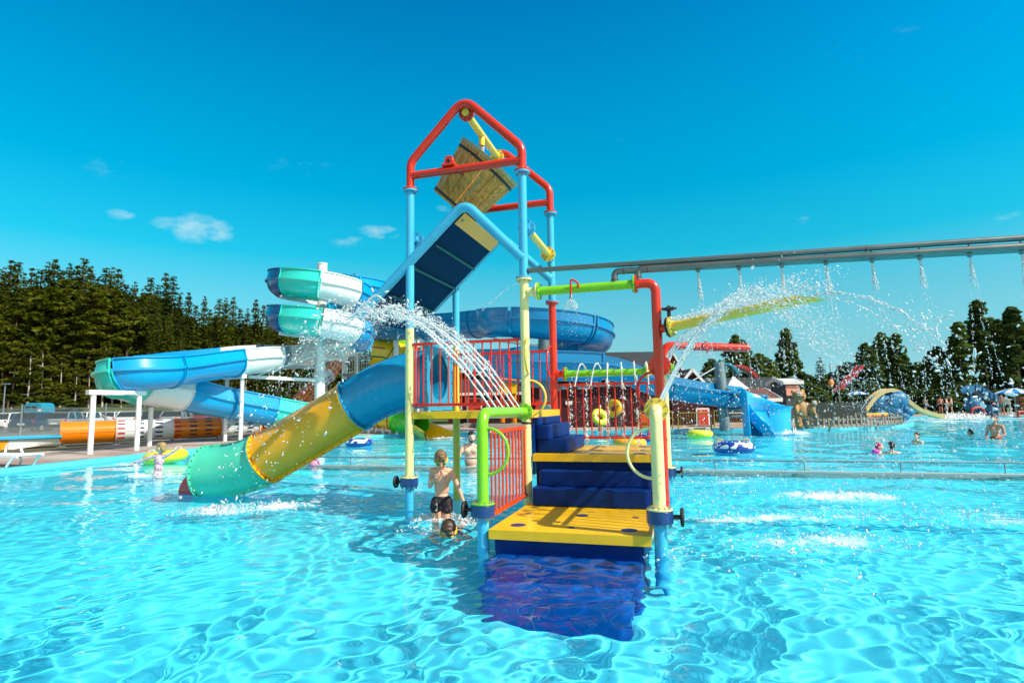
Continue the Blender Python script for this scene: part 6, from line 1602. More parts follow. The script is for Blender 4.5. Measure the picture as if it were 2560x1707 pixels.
for i, (u, vt, Y, kind, lb, sx) in enumerate(((1841, 838, 84, 0, 'leafy tree with rounded top above the end of the red cannon pipe', 1.0), (1966, 822, 88, 1, 'tall slender tree standing alone between the two jets of spray', 1.25), (1896, 884, 80, 0, 'low broad tree filling the gap left of the tall slender tree', 1.5), (1775, 897, 82, 0, 'small tree directly behind the top of the grey pillar', 1.2), (2045, 889, 86, 2, 'small pointed spruce left of the straight crimson slide', 1.5),
                          (2112, 905, 88, 0, 'low tree just left of the crimson slide top', 1.6), (2160, 858, 84, 0, 'left one of the three joined trees above the elephant slide', 1.0), (2204, 832, 86, 0, 'middle and tallest of the three joined trees above the elephant slide', .95), (2240, 834, 84, 1, 'right one of the three joined trees above the elephant slide', 1.2), (2290, 905, 88, 0, 'low tree in the dip right of the three joined trees', 1.7), (2338, 866, 82, 0, 'medium tree at the foot of the tall tree group on the right', 1.2),
                          (2396, 806, 80, 1, 'left shoulder tree of the tall group at the right edge', 1.3), (2452, 752, 80, 1, 'tallest tree of the group at the right edge of the picture', 1.25), (2500, 800, 82, 0, 'tree between the two tall ones at the right edge', 1.0), (2535, 768, 78, 1, 'second tallest tree of the group at the right edge', 1.35), (2600, 785, 80, 0, 'tree cut off by the right edge of the picture', 1.2), (1726, 930, 90, 2, 'tiny dark spruce above the blue slide run', 1.6), (2010, 935, 92, 0, 'low rounded tree behind the pink kiosk', 1.8), (2075, 930, 90, 0, 'low rounded tree behind the hanging orange float', 1.7))):
    loc, h = by_px(u, vt, Y)
    if kind == 2: plant(SPRUCE[2], loc, h, 24, lb, GR, sx)
    else: plant(LEAFY[kind], loc, h, (13, 15)[kind], lb, GR, sx)
for i in range(15):
    u = 2010 + i * 42; loc, h = by_px(u, 965 + R.uniform(-14, 12), 66 + R.uniform(-3, 3)); plant(LEAFY[0], loc, h, 13, 'low dark bush in the hedge row behind the beach', 'bushes behind the beach', 2.6)
for i in range(7):
    u = 1130 + i * 28; loc, h = by_px(u, 930 + R.uniform(-14, 12), 74 + R.uniform(-3, 3)); plant(BIRCH[i % 2], loc, h, (13, 14)[i % 2], 'low green tree behind the small red house', 'trees behind the small red house', 1.9)
# ------------------------------------------------------------------ people
def skin(name, c):
    m, t, bs = new_mat(name); tcn = t.nodes.new('ShaderNodeTexCoord'); n = t.nodes.new('ShaderNodeTexNoise'); n.inputs['Scale'].default_value = 9; n.inputs['Detail'].default_value = 5; t.links.new(tcn.outputs['Object'], n.inputs['Vector'])
    cr = t.nodes.new('ShaderNodeValToRGB'); e = cr.color_ramp.elements; e[0].position, e[0].color = .3, (c[0] * .86, c[1] * .78, c[2] * .74, 1); e[1].position, e[1].color = .72, (c[0] * 1.08, c[1] * 1.04, c[2] * 1.02, 1); t.links.new(n.outputs[0], cr.inputs[0]); t.links.new(cr.outputs[0], bs.inputs['Base Color'])
    bs.inputs['Roughness'].default_value = .45; bs.inputs['Subsurface Weight'].default_value = .12; bs.inputs['Subsurface Radius'].default_value = (.02, .008, .004); bs.inputs['Subsurface Scale'].default_value = .5; bs.inputs['Specular IOR Level'].default_value = .45
    return m
M_SK1 = skin('tanned skin', (.76, .45, .31)); M_SK2 = skin('fair skin', (.84, .56, .42)); M_SK3 = skin('rosy tanned skin', (.62, .30, .19))
M_HBR = paint('brown wet hair', (.055, .030, .014), .35, .35, 14, bump=.5, bscale=60, stretch=(1, 1, .3)); M_HBL = paint('light brown hair', (.19, .115, .045), .45, .35, 14, bump=.5, bscale=60, stretch=(1, 1, .3)); M_HDK = paint('dark hair', (.016, .012, .010), .4, .3, 14, bump=.4, bscale=60); M_HBLD = paint('blond hair', (.38, .25, .10), .45, .3, 14, bump=.4, bscale=60)
M_GOGY = paint('yellow goggle frame', (.80, .55, .01), .3); M_GOGL = paint('teal goggle lens', (.03, .16, .16), .08, coat=.6); M_LIPS = paint('lips', (.42, .12, .09), .4, .1, 20)
def ring_print(name, base, spots, sc, th):
    m, t, bs = new_mat(name); tcn = t.nodes.new('ShaderNodeTexCoord'); v = t.nodes.new('ShaderNodeTexVoronoi'); v.inputs['Scale'].default_value = sc; t.links.new(tcn.outputs['Object'], v.inputs['Vector'])
    r = t.nodes.new('ShaderNodeMath'); r.operation = 'LESS_THAN'; r.inputs[1].default_value = th; t.links.new(v.outputs['Distance'], r.inputs[0])
    cr = t.nodes.new('ShaderNodeValToRGB'); cr.color_ramp.interpolation = 'CONSTANT'; e = cr.color_ramp.elements; e[0].position, e[0].color = 0, (*spots[0], 1); e[1].position, e[1].color = .75, (*spots[-1], 1)
    for i in range(1, len(spots) - 1): q = e.new(.25 * i + .1); q.color = (*spots[i], 1)
    sx = t.nodes.new('ShaderNodeSeparateColor'); t.links.new(v.outputs['Color'], sx.inputs[0]); t.links.new(sx.outputs[0], cr.inputs[0])
    mx = t.nodes.new('ShaderNodeMix'); mx.data_type = 'RGBA'; mx.inputs[6].default_value = (*base, 1); t.links.new(cr.outputs[0], mx.inputs[7]); t.links.new(r.outputs[0], mx.inputs['Factor']); t.links.new(mx.outputs[2], bs.inputs['Base Color']); bs.inputs['Roughness'].default_value = .7; return m
M_SHORT = ring_print('black swim shorts with small print', (.010, .010, .014), [(.5, .04, .16), (.25, .22, .28), (.12, .03, .22), (.01, .01, .014)], 42, .26)
M_SHORT2 = ring_print('dark swim shorts with red print', (.012, .016, .03), [(.5, .03, .06), (.012, .016, .03)], 18, .3)
M_SWIM = ring_print('pale printed swimsuit', (.66, .50, .56), [(.45, .08, .22), (.08, .07, .16), (.62, .30, .42), (.70, .60, .66)], 26, .40)
def head_items(c, Rm, s, beard=False):
    c = Vector(c); L = []
    def e(p, r): L.append(('e', c + Rm @ (Vector(p) * s), tuple(x * s for x in r), Rm))
    e((0, .012, .028), (.077, .096, .096)); e((0, -.028, -.035), (.060, .068, .078)); e((0, -.045, -.085), (.036, .036, .030)); e((0, -.100, -.018), (.013, .020, .024)); e((0, -.086, .012), (.052, .018, .014))
    for k in (-1, 1): e((k * .078, .012, -.012), (.012, .024, .032)); e((k * .034, -.074, -.042), (.026, .022, .024))
    e((0, -.088, -.066), (.024, .014, .010))
    return L
def hand_items(p, fwd, palm_n, s, curl=.5, thumb_side=1, spread=.12):
    """palm, four unequal bent fingers and a thumb from the side of the palm; p is the wrist"""
    p = Vector(p); f = Vector(fwd).normalized(); nrm_ = Vector(palm_n); nrm_ = (nrm_ - f * nrm_.dot(f)).normalized(); sd = f.cross(nrm_) * thumb_side; L = []
    q = Matrix((sd, f, nrm_)).transposed(); L.append(('e', p + f * .042 * s, (.038 * s, .052 * s, .016 * s), q))
    for i, (o_, ln) in enumerate(((.030, .066), (.010, .075), (-.011, .070), (-.030, .055))):
        b0 = p + f * .078 * s + sd * o_ * s; d = (f + sd * o_ * spread * 14).normalized(); d1 = (d * math.cos(curl * .6) + nrm_ * math.sin(curl * .6)); d2 = (d * math.cos(curl * 1.5) + nrm_ * math.sin(curl * 1.5)); m_ = b0 + d1 * ln * .5 * s; L += [('c', b0, .0088 * s, m_, .0080 * s), ('c', m_, .0080 * s, m_ + d2 * ln * .5 * s, .0066 * s)]
    t0 = p + f * .022 * s + sd * .030 * s; t1 = t0 + (f * .55 + sd * .8 + nrm_ * .25).normalized() * .036 * s; L += [('c', t0, .0105 * s, t1, .0095 * s), ('c', t1, .0095 * s, t1 + (f * .9 + sd * .3 + nrm_ * .3).normalized() * .028 * s, .0075 * s)]
    return L
def small(root, name, c, r, sc, mat, rot=None): b = MB(); b.sphere(c, r, 14, 10, sc, rot); return b.build(name, mat, root, 70)
def hair_cap(root, c, Rm, s, mat, items=(), voxel=.008):
    c = Vector(c); L = [('e', c + Rm @ (Vector(p) * s), tuple(x * s for x in r), Rm) for p, r in (((0, .026, .046), (.084, .096, .088)), ((0, .060, -.005), (.074, .062, .078))) + tuple(items)]
    return blob('hair', L, mat, root, voxel, 2)
# --- the boy wading past the tower post
by_o = atz(1103, 1302, 0); by_o.y = 8.0; BX = (1103 - 1280) / FPX * 8.0 * 1.004
boy = thing('person', 'boy in black printed shorts and yellow goggles wading with one hand at his mouth', 'person', (BX, 8.0, 0))
Rb = Matrix.Rotation(rad(24), 3, 'X') @ Matrix.Rotation(rad(8), 3, 'Z'); hc = Vector((-.005, -.03, .795))
items = head_items(hc, Rb, 1.02) + [('c', (-.005, .03, .70), .046, (-.003, .015, .60), .058), ('c', (-.085, .02, .655), .052, (.085, .02, .645), .052), ('e', (0, .01, .555), (.125, .078, .115)), ('e', (0, .012, .43), (.102, .066, .12)), ('e', (-.002, .012, .30), (.104, .070, .09)),
    ('c', (-.128, .015, .655), .042, (-.155, -.01, .46), .032), ('c', (-.155, -.01, .46), .032, (-.055, -.135, .585), .022), ('c', (.128, .015, .64), .042, (.215, .0, .455), .031), ('c', (.215, .0, .455), .031, (.290, -.03, .265), .021),
    ('c', (-.056, .015, .26), .074, (-.075, -.05, -.08), .050), ('c', (-.075, -.05, -.08), .049, (-.085, .03, -.45), .030), ('e', (-.09, -.03, -.50), (.036, .085, .028)), ('c', (.056, .015, .26), .074, (.062, .02, -.08), .050), ('c', (.062, .02, -.08), .049, (.07, .10, -.45), .030), ('e', (.07, .05, -.50), (.036, .085, .028)),
    ('e', (-.048, -.062, .60), (.045, .02, .036)), ('e', (.048, -.062, .595), (.045, .02, .036))]
items += hand_items((-.050, -.138, .592), (.62, -.10, .62), (-.2, .95, .1), .84, .35, -1, .06) + hand_items((.292, -.03, .258), (.30, -.06, -.95), (-.7, -.7, -.2), .84, .5, 1, .1)
blob('body', items, M_SK1, boy, .0085, 3)
hair_cap(boy, hc, Rb, 1.03, M_HBL, (((0, -.056, .082), (.066, .042, .036)), ((.028, -.088, .052), (.036, .020, .028)), ((-.03, -.086, .056), (.034, .020, .028))))
blob('swim_shorts', [('e', (-.002, .012, .285), (.116, .082, .075)), ('c', (-.058, .012, .25), .088, (-.074, -.02, .185), .084), ('c', (.058, .015, .25), .088, (.066, .015, .165), .086)], M_SHORT, boy, .010, 2)
b = MB(); b.tube(spline([(-.055, -.082, .245), (-.072, -.093, .20), (-.06, -.096, .15), (-.047, -.094, .20), (-.055, -.084, .245)], 5), .006, 6); b.build('drawstring', M_TRIM, boy, 60)
def goggles(root, c, Rm, s):
    b = MB(); c = Vector(c); pts = []
    for k in range(25): a = 2 * PI * k / 24; pts.append(c + Rm @ (Vector((.088 * math.cos(a), .014 + .104 * math.sin(a) * (1 if math.sin(a) < 0 else .96), .004 + .01 * math.sin(a))) * s))
    b.tube(pts, .0085 * s, 8); g = b.build('goggles', M_GOGY, root, 60)
    for k in (-1, 1): small(g, 'lens', c + Rm @ (Vector((k * .034, -.092, .002)) * s), .027 * s, (1.1, .45, .72), M_GOGL, Rm); b = MB(); b.torus(c + Rm @ (Vector((k * .034, -.090, .002)) * s), .027 * s, .007 * s, 18, 6, Rm @ Matrix.Rotation(PI / 2, 3, 'X')); b.build('lens_frame', M_GOGY, g, 60)
goggles(boy, hc, Rb, 1.02); small(boy, 'lips', hc + Rb @ Vector((0, -.104, -.062)), .018, (1.2, .4, .5), M_LIPS, Rb)
# --- the child swimming in front of him
SX = (1118 - 1280) / FPX * 7.15
sw2 = thing('person', 'dark haired child with yellow goggles swimming with only the head out of the water', 'person', (SX, 7.15, -.02)); Rs = Matrix.Rotation(rad(30), 3, 'X') @ Matrix.Rotation(rad(-6), 3, 'Z'); hc = Vector((0, 0, .055))
items = head_items(hc, Rs, 1.08) + [('c', (0, .09, .0), .052, (0, .18, -.06), .07), ('c', (-.13, .2, -.06), .055, (.13, .2, -.06), .055), ('e', (0, .42, -.14), (.125, .26, .08)), ('e', (0, .75, -.2), (.11, .18, .085)), ('c', (-.14, .19, -.06), .042, (-.23, .02, -.03), .032), ('c', (-.23, .02, -.03), .032, (-.15, -.17, -.07), .022), ('c', (.14, .19, -.06), .042, (.26, .05, -.10), .032), ('c', (.26, .05, -.10), .032, (.14, -.12, -.05), .022), ('c', (-.06, .85, -.2), .07, (-.10, 1.25, -.28), .045), ('c', (.06, .85, -.2), .07, (.10, 1.25, -.24), .045)] + hand_items((-.148, -.175, -.068), (.3, -.95, .05), (0, 0, -1), .8, .3, 1) + hand_items((.138, -.125, -.045), (-.1, -.95, .2), (0, 0, -1), .8, .3, -1)
blob('body', items, M_SK1, sw2, .010, 3); hair_cap(sw2, hc, Rs, 1.10, M_HBR, (((0, -.05, .085), (.070, .046, .036)), ((.03, -.09, .05), (.036, .022, .028)))); goggles(sw2, hc, Rs, 1.08); small(sw2, 'lips', hc + Rs @ Vector((0, -.108, -.070)), .018, (1.2, .4, .5), M_LIPS, Rs)
b = MB(); b.tube(spline([(.09, .10, .05), (.15, .06, .02), (.17, .0, -.03)], 4), .009, 6); b.tube(spline([(.10, .10, .08), (.17, .12, .07), (.26, .10, .04)], 4), .009, 6); b.build('snorkel_strap', M_DBLUE, sw2, 60)
# --- the man behind the rail
MX = (1174 - 1280) / FPX * 15.1
man = thing('person', 'bearded dark haired man standing waist deep behind the grey pool rail', 'person', (MX, 15.1, -.10)); Rm_ = Matrix.Rotation(rad(6), 3, 'X') @ Matrix.Rotation(rad(12), 3, 'Z'); hc = Vector((.03, -.02, .84))
items = head_items(hc, Rm_, 1.14) + [('c', (.02, .03, .74), .062, (.01, .03, .62), .078), ('c', (-.13, .03, .60), .075, (.14, .03, .58), .075), ('e', (0, .02, .46), (.185, .12, .17)), ('e', (0, .01, .25), (.165, .115, .19)), ('e', (0, .02, .06), (.168, .115, .12)), ('c', (-.20, .03, .585), .060, (-.30, -.04, .33), .046), ('c', (-.30, -.04, .33), .046, (-.42, -.22, .26), .032), ('c', (.20, .03, .56), .060, (.255, .0, .28), .046), ('c', (.255, .0, .28), .046, (.235, -.10, .08), .032), ('c', (-.09, .02, .0), .095, (-.1, .02, -.45), .06), ('c', (.09, .02, .0), .095, (.1, .02, -.45), .06), ('e', (-.085, -.085, .50), (.08, .03, .06)), ('e', (.085, -.085, .495), (.08, .03, .06))]
items += hand_items((-.425, -.225, .258), (-.5, -.7, -.1), (0, -.1, -1), 1.05, .7, 1) + hand_items((.234, -.105, .075), (-.05, -.2, -.95), (-.8, -.4, 0), 1.05, .5, 1)
blob('body', items, M_SK2, man, .013, 3); hair_cap(man, hc, Rm_, 1.15, M_HDK, (((0, -.05, .094), (.066, .045, .028)),), .010)
blob('beard', [('e', hc + Rm_ @ Vector((0, -.050, -.098)), (.062, .060, .042), Rm_)] + [('e', hc + Rm_ @ Vector((k * .062, -.02, -.062)), (.022, .05, .045), Rm_) for k in (-1, 1)] + [('e', hc + Rm_ @ Vector((0, -.104, -.055)), (.034, .014, .009), Rm_)], M_HDK, man, .010, 1)
for k in (-1, 1): small(man, 'eye', hc + Rm_ @ Vector((k * .037, -.098, .004)), .012, (1.2, .6, .7), M_EYE, Rm_); small(man, 'eyebrow', hc + Rm_ @ Vector((k * .037, -.104, .026)), .02, (1.2, .5, .28), M_HDK, Rm_)
blob('swim_shorts', [('e', (0, .02, .045), (.178, .125, .085)), ('c', (-.09, .02, .0), .108, (-.1, .02, -.25), .10), ('c', (.09, .02, .0), .108, (.1, .02, -.25), .10)], M_SHORT2, man, .014, 2)
# --- the girl in the printed swimsuit
GX = (403 - 1280) / FPX * 13.8
girl = thing('person', 'small girl in long sleeved printed swimsuit wading with arms spread beside the yellow ring', 'person', (GX, 13.8, 0)); Rg = Matrix.Rotation(rad(-100), 3, 'Z'); hc = Vector((.06, 0, .665))
items = head_items(hc, Rg, 1.0) + [('c', (.05, .02, .58), .042, (.04, .02, .50), .050)] + [('e', (.01, .02, -.05), (.09, .075, .10)), ('c', (-.04, .02, -.02), .062, (-.06, -.02, -.30), .045), ('c', (-.06, -.02, -.30), .042, (-.08, .05, -.52), .03), ('c', (.05, .02, -.02), .062, (.07, .03, -.30), .045), ('c', (.07, .03, -.30), .042, (.08, .08, -.52), .03), ('c', (-.54, .0, .335), .022, (-.60, -.02, .305), .019), ('c', (.46, .0, .64), .022, (.50, -.01, .68), .019), ('e', (.02, .02, .30), (.08, .06, .20))]
items += [('c', (-.1, .02, .47), .02, (-.54, .0, .335), .02), ('c', (.13, .02, .46), .02, (.46, .0, .64), .02)] + hand_items((-.60, -.02, .305), (-.9, -.1, -.35), (0, 0, -1), .72, .25, 1) + hand_items((.50, -.01, .68), (.6, -.1, .75), (0, -1, 0), .72, .2, 1)
blob('body', items, M_SK2, girl, .010, 3)
blob('swimsuit', [('c', (-.09, .02, .485), .048, (.14, .02, .475), .048), ('e', (.02, .02, .38), (.118, .080, .14)), ('e', (.01, .02, .22), (.098, .075, .13)), ('e', (.0, .02, .06), (.108, .086, .10)), ('c', (-.10, .02, .48), .046, (-.33, .01, .40), .034), ('c', (-.33, .01, .40), .034, (-.54, .0, .335), .027), ('c', (.14, .02, .47), .046, (.30, .01, .54), .034), ('c', (.30, .01, .54), .034, (.46, .0, .64), .027)], M_SWIM, girl, .011, 3)
hair_cap(girl, hc, Rg, 1.02, M_HBLD, (((0, .085, -.02), (.06, .035, .09)), ((0, -.03, .085), (.07, .055, .036))))
# --- swimmers on the right
def swimmer(label, u, v, Y, sk, hair, face, torso=True, s=1.0, top=None, pony=False, dz=0.0):
    o = thing('person', label, 'person', ((u - 1280) / FPX * Y * 1.006, Y, dz)); Rr = Matrix.Rotation(rad(face), 3, 'Z'); hz = (CAM_H - (v - (1016 - .0154 * (u - 1280))) * Y / FPX) - dz; hc = Vector((0, 0, hz))
    sh = hz - .20 * s
    it = head_items(hc, Rr, 1.1 * s) + [('c', hc + Vector((0, .02, -.08)) * s, .052 * s, Vector((0, .02, sh)), .065 * s), ('c', Rr @ Vector((-.13 * s, .02, sh - .02)), .065 * s, Rr @ Vector((.13 * s, .02, sh - .02)), .065 * s), ('e', (0, .02, sh - .16 * s), (.16 * s, .11 * s, .16 * s)), ('e', (0, .02, sh - .38 * s), (.145 * s, .105 * s, .2 * s)),
          ('c', Rr @ Vector((-.18 * s, .02, sh - .03)), .05 * s, Rr @ Vector((-.25 * s, -.06, sh - .28 * s)), .038 * s), ('c', Rr @ Vector((.18 * s, .02, sh - .03)), .05 * s, Rr @ Vector((.25 * s, -.06, sh - .28 * s)), .038 * s), ('c', Rr @ Vector((-.25 * s, -.06, sh - .28 * s)), .038 * s, Rr @ Vector((-.14 * s, -.28, sh - .34 * s)), .027 * s), ('c', Rr @ Vector((.25 * s, -.06, sh - .28 * s)), .038 * s, Rr @ Vector((.14 * s, -.28, sh - .34 * s)), .027 * s)]
    for sx in (-1, 1): it += [('c', Rr @ Vector((sx * .08 * s, .02, sh - .48 * s)), .085 * s, Rr @ Vector((sx * .09 * s, .02, sh - .9 * s)), .055 * s)]; it += hand_items(Rr @ Vector((sx * .14 * s, -.28, sh - .34 * s)), Rr @ Vector((-sx * .2, -.9, -.1)), (0, 0, -1), s, .5, sx)
    blob('body', it, sk, o, .016, 3); hair_cap(o, hc, Rr, 1.13 * s, hair, (((0, .12, -.05), (.03, .03, .12)),) if pony else (), .014)
    if top is not None: blob('swimwear', [('e', (0, .02, sh - .18 * s), (.168 * s, .12 * s, .13 * s)), ('e', (0, .02, sh - .40 * s), (.155 * s, .115 * s, .2 * s))], top, o, .02, 2)
    return o
M_PINK = paint('hot pink hood cloth', (.62, .015, .10), .6, .2, 12); M_MAG = paint('magenta arm float', (.72, .02, .42), .35)
kid = swimmer('small child with hot pink hood and magenta arm float held in the water', 2176, 1115, 17.5, M_SK2, M_PINK, 60, s=.85, top=M_PINK); small(kid, 'arm_float', (-.16, -.06, .02), .09, (1.2, .9, .8), M_MAG)
swimmer('woman with dark wet hair bun holding the child in pink', 2206, 1113, 17.6, M_SK2, M_HDK, 150, s=.98, pony=True)
swimmer('child with dark hair and pink strap swimming further back in mid pool', 2269, 1089, 21, M_SK2, M_HDK, -70, s=.92)
swimmer('swimmer with only the dark head showing, left of the standing man', 2402, 1080, 25, M_SK3, M_HDK, 200, s=1.0)
bm_ = swimmer('heavy balding man standing waist deep near the right edge', 2464, 1048, 23, M_SK3, paint('short grey hair', (.12, .09, .07), .6), -60, s=1.22); blob('swim_shorts', [('e', (0, .02, .0), (.215, .17, .09))], M_CRIM, bm_, .02, 2)
# --- people further off
def stander(label, u, Y, h, sk, hair, wear, face=0, bend_=0.0, group=None, arm=0.3, z0=.125):
    o = thing('person', label, 'person', (X(u, Y), Y, z0), rad(face), group); s = h / 1.7; Bn = Matrix.Rotation(bend_, 3, 'X'); hip = Vector((0, 0, .88 * s))
    def T(p): return hip + Bn @ (Vector(p) * s)
    Rh = Bn; it = head_items(T((0, -.02, .66)), Rh, 1.1 * s) + [('c', T((0, 0, .56)), .055 * s, T((0, 0, .44)), .07 * s), ('c', T((-.13, 0, .47)), .06 * s, T((.13, 0, .47)), .06 * s), ('e', T((0, 0, .32)), (.165 * s, .105 * s, .18 * s), Bn), ('e', T((0, 0, .08)), (.145 * s, .10 * s, .16 * s), Bn)]
    for k in (-1, 1): it += [('c', T((k * .17, 0, .45)), .045 * s, T((k * .24, -.03 - arm * .3, .18)), .035 * s), ('c', T((k * .24, -.03 - arm * .3, .18)), .035 * s, T((k * .20, -.10 - arm * .5, -.02)), .026 * s), ('c', hip + Vector((k * .08, 0, -.02)) * s, .08 * s, hip + Vector((k * .09, -.02, -.44)) * s, .052 * s), ('c', hip + Vector((k * .09, -.02, -.44)) * s, .052 * s, hip + Vector((k * .10, .03, -.82)) * s, .034 * s), ('e', hip + Vector((k * .10, -.05, -.85)) * s, (.04 * s, .11 * s, .03 * s))]; it += hand_items(T((k * .20, -.10 - arm * .5, -.02)), Bn @ Vector((0, -.3, -.95)), (-k, 0, 0), s, .5, k)
    blob('body', it, sk, o, .022, 2); hair_cap(o, T((0, -.02, .66)), Rh, 1.13 * s, hair, (), .02)
    if wear is not None: blob('swimwear', [('e', T((0, 0, .03)), (.155 * s, .112 * s, .13 * s), Bn), ('c', hip + Vector((-.08, 0, -.02)) * s, .09 * s, hip + Vector((-.085, -.01, -.18)) * s, .08 * s), ('c', hip + Vector((.08, 0, -.02)) * s, .09 * s, hip + Vector((.085, -.01, -.18)) * s, .08 * s)], wear, o, .024, 2)
    return o
kc = stander('child carrying a neon yellow and an orange swim ring behind the red railing', 1494, 31.0, 1.52, M_SK2, paint('grey brown hair', (.16, .11, .09), .5, .3, 12), M_SHORT2, 10, z0=.02)
q = kc.location; ring('neon yellow swim ring carried upright behind the red railing', (q.x - .05, q.y - .35, 0.86), .98, M_RY, Matrix.Rotation(rad(62), 3, 'X') @ Matrix.Rotation(rad(22), 3, 'Y'), M_BLACK); ring('orange yellow swim ring carried upright behind the neon yellow one', (q.x + .74, q.y + .1, 1.30), 1.0, M_RYO, Matrix.Rotation(rad(70), 3, 'X') @ Matrix.Rotation(rad(-38), 3, 'Y'), M_BLACK)
GB = 'people on the far beach'
M_WP = [paint('purple swimwear', (.18, .03, .22), .6), paint('blue swimwear', (.02, .10, .42), .6), paint('black swimwear', (.012, .012, .014), .6), paint('teal swimwear', (.02, .26, .28), .6)]
for (u, Y, h, sk, hr_, wr, fc, bn, lb) in ((2335, 58, 1.75, M_SK3, M_HDK, 2, 150, 0, 'bather in black trunks standing left of the inflatable arch on the far beach'), (2350, 59, 1.6, M_SK2, M_HDK, 0, 40, 0, 'bather in purple standing on the far beach between two others'), (2362, 58, 1.7, M_SK2, M_HBL, 3, -120, 0, 'bather in teal standing nearest the inflatable arch'), (2486, 47.5, 1.7, M_SK3, M_HDK, 3, -40, 0, 'bather in teal standing at the left rim of the striped parasol'), (2503, 46.5, 1.72, M_SK2, M_HDK, 2, -70, rad(28), 'bather in black bending forward under the striped parasol'), (2556, 50, 1.6, M_SK3, M_HBL, 1, 20, 0, 'bather in blue at the right edge of the picture'),
                                         (2296, 60, 1.65, M_SK2, M_HDK, 1, 90, 0, 'bather in blue standing furthest left on the far beach'), (2466, 56, 1.2, M_SK3, M_HDK, 0, 0, 0, 'small child in purple below the blue ribbed slide')):
    stander(lb, u, Y, h, sk, hr_, M_WP[wr], fc, bn, GB)
stander('person in red standing on the top platform of the white stair tower', 937, 38.0, 1.6, M_SK2, M_HDK, paint('red swimwear', (.6, .02, .03), .6), 0, z0=7.68)
# ------------------------------------------------------------------ water in the air: jets, spray, showers, foam
M_DROP, t_, b_ = new_mat('airborne water'); b_.inputs['Base Color'].default_value = (.94, .985, 1, 1); b_.inputs['Roughness'].default_value = .08; b_.inputs['IOR'].default_value = 1.33; b_.inputs['Transmission Weight'].default_value = .36; b_.inputs['Specular IOR Level'].default_value = .7
def ico(sub):
    bm = bmesh.new(); bmesh.ops.create_icosphere(bm, subdivisions=sub, radius=1.0); bm.verts.ensure_lookup_table()
    V = np.array([v.co[:] for v in bm.verts]); F = np.array([[v.index for v in f.verts] for f in bm.faces]); bm.free(); return V, F
ICO1, ICO2 = ico(1), ico(2)
def drops(P, S, rs, vel=None, stretch=1.6, base=None):
    """vertex and face arrays of many small wobbly droplets"""
    V0, F0 = base or ICO1; n = len(P); P = np.asarray(P); S = np.asarray(S)
    a = rs.normal(size=(n, 3)) if vel is None else np.asarray(vel) + rs.normal(size=(n, 3)) * .35 * np.linalg.norm(vel, axis=1)[:, None]
    a /= np.linalg.norm(a, axis=1)[:, None] + 1e-9; b = np.cross(a, rs.normal(size=(n, 3))); b /= np.linalg.norm(b, axis=1)[:, None] + 1e-9; c = np.cross(a, b)
    st = 1 + (stretch - 1) * rs.rand(n) * 1.6
    wob = 1 + rs.normal(0, .16, (n, len(V0)))
    L = V0[None] * wob[..., None]
    Vw = P[:, None] + S[:, None, None] * (L[..., 0:1] * a[:, None] * st[:, None, None] + L[..., 1:2] * b[:, None] + L[..., 2:3] * c[:, None] * .8)
    return Vw.reshape(-1, 3), (F0[None] + (np.arange(n) * len(V0))[:, None, None]).reshape(-1, 3)
def npobj(name, chunks, mat, label, cat):
    V = []; F = []; o = 0
    for v, f in chunks: V.append(v); F.append(f + o); o += len(v)
    V = np.concatenate(V); F = np.concatenate(F)
    me = bpy.data.meshes.new(name); me.vertices.add(len(V)); me.vertices.foreach_set('co', V.astype(np.float32).ravel()); me.loops.add(F.size); me.loops.foreach_set('vertex_index', F.astype(np.int32).ravel()); me.polygons.add(len(F)); me.polygons.foreach_set('loop_start', np.arange(0, F.size, 3, dtype=np.int32)); me.update(calc_edges=True); me.shade_smooth(); me.materials.append(mat)
    ob = bpy.data.objects.new(name, me); COL.objects.link(ob); tag(ob, label, cat, None, 'stuff'); return ob
TMn = np.array(T_M)
def tw(P): P = np.asarray(P); return P @ TMn[:3, :3].T + TMn[:3, 3]
def strand(pts, r, rs, seg=7, rough=.35):
    """a rope of water with an uneven radius"""
    n = len(pts); P = np.asarray(pts, float); T = np.gradient(P, axis=0); T /= np.linalg.norm(T, axis=1)[:, None] + 1e-9
    A = np.cross(T, [0.3, .8, .5]); A /= np.linalg.norm(A, axis=1)[:, None]; B = np.cross(T, A); V = []
    for k in range(seg): q = 2 * PI * k / seg; rr = np.asarray(r) * (1 + rs.normal(0, rough, n)); V.append(P + (A * math.cos(q) + B * math.sin(q)) * rr[:, None])
    V = np.stack(V, 1).reshape(-1, 3); F = []
    for i in range(n - 1):
        for k in range(seg): a = i * seg + k; b2 = i * seg + (k + 1) % seg; F += [(a, b2, b2 + seg), (a, b2 + seg, a + seg)]
    return V, np.array(F)
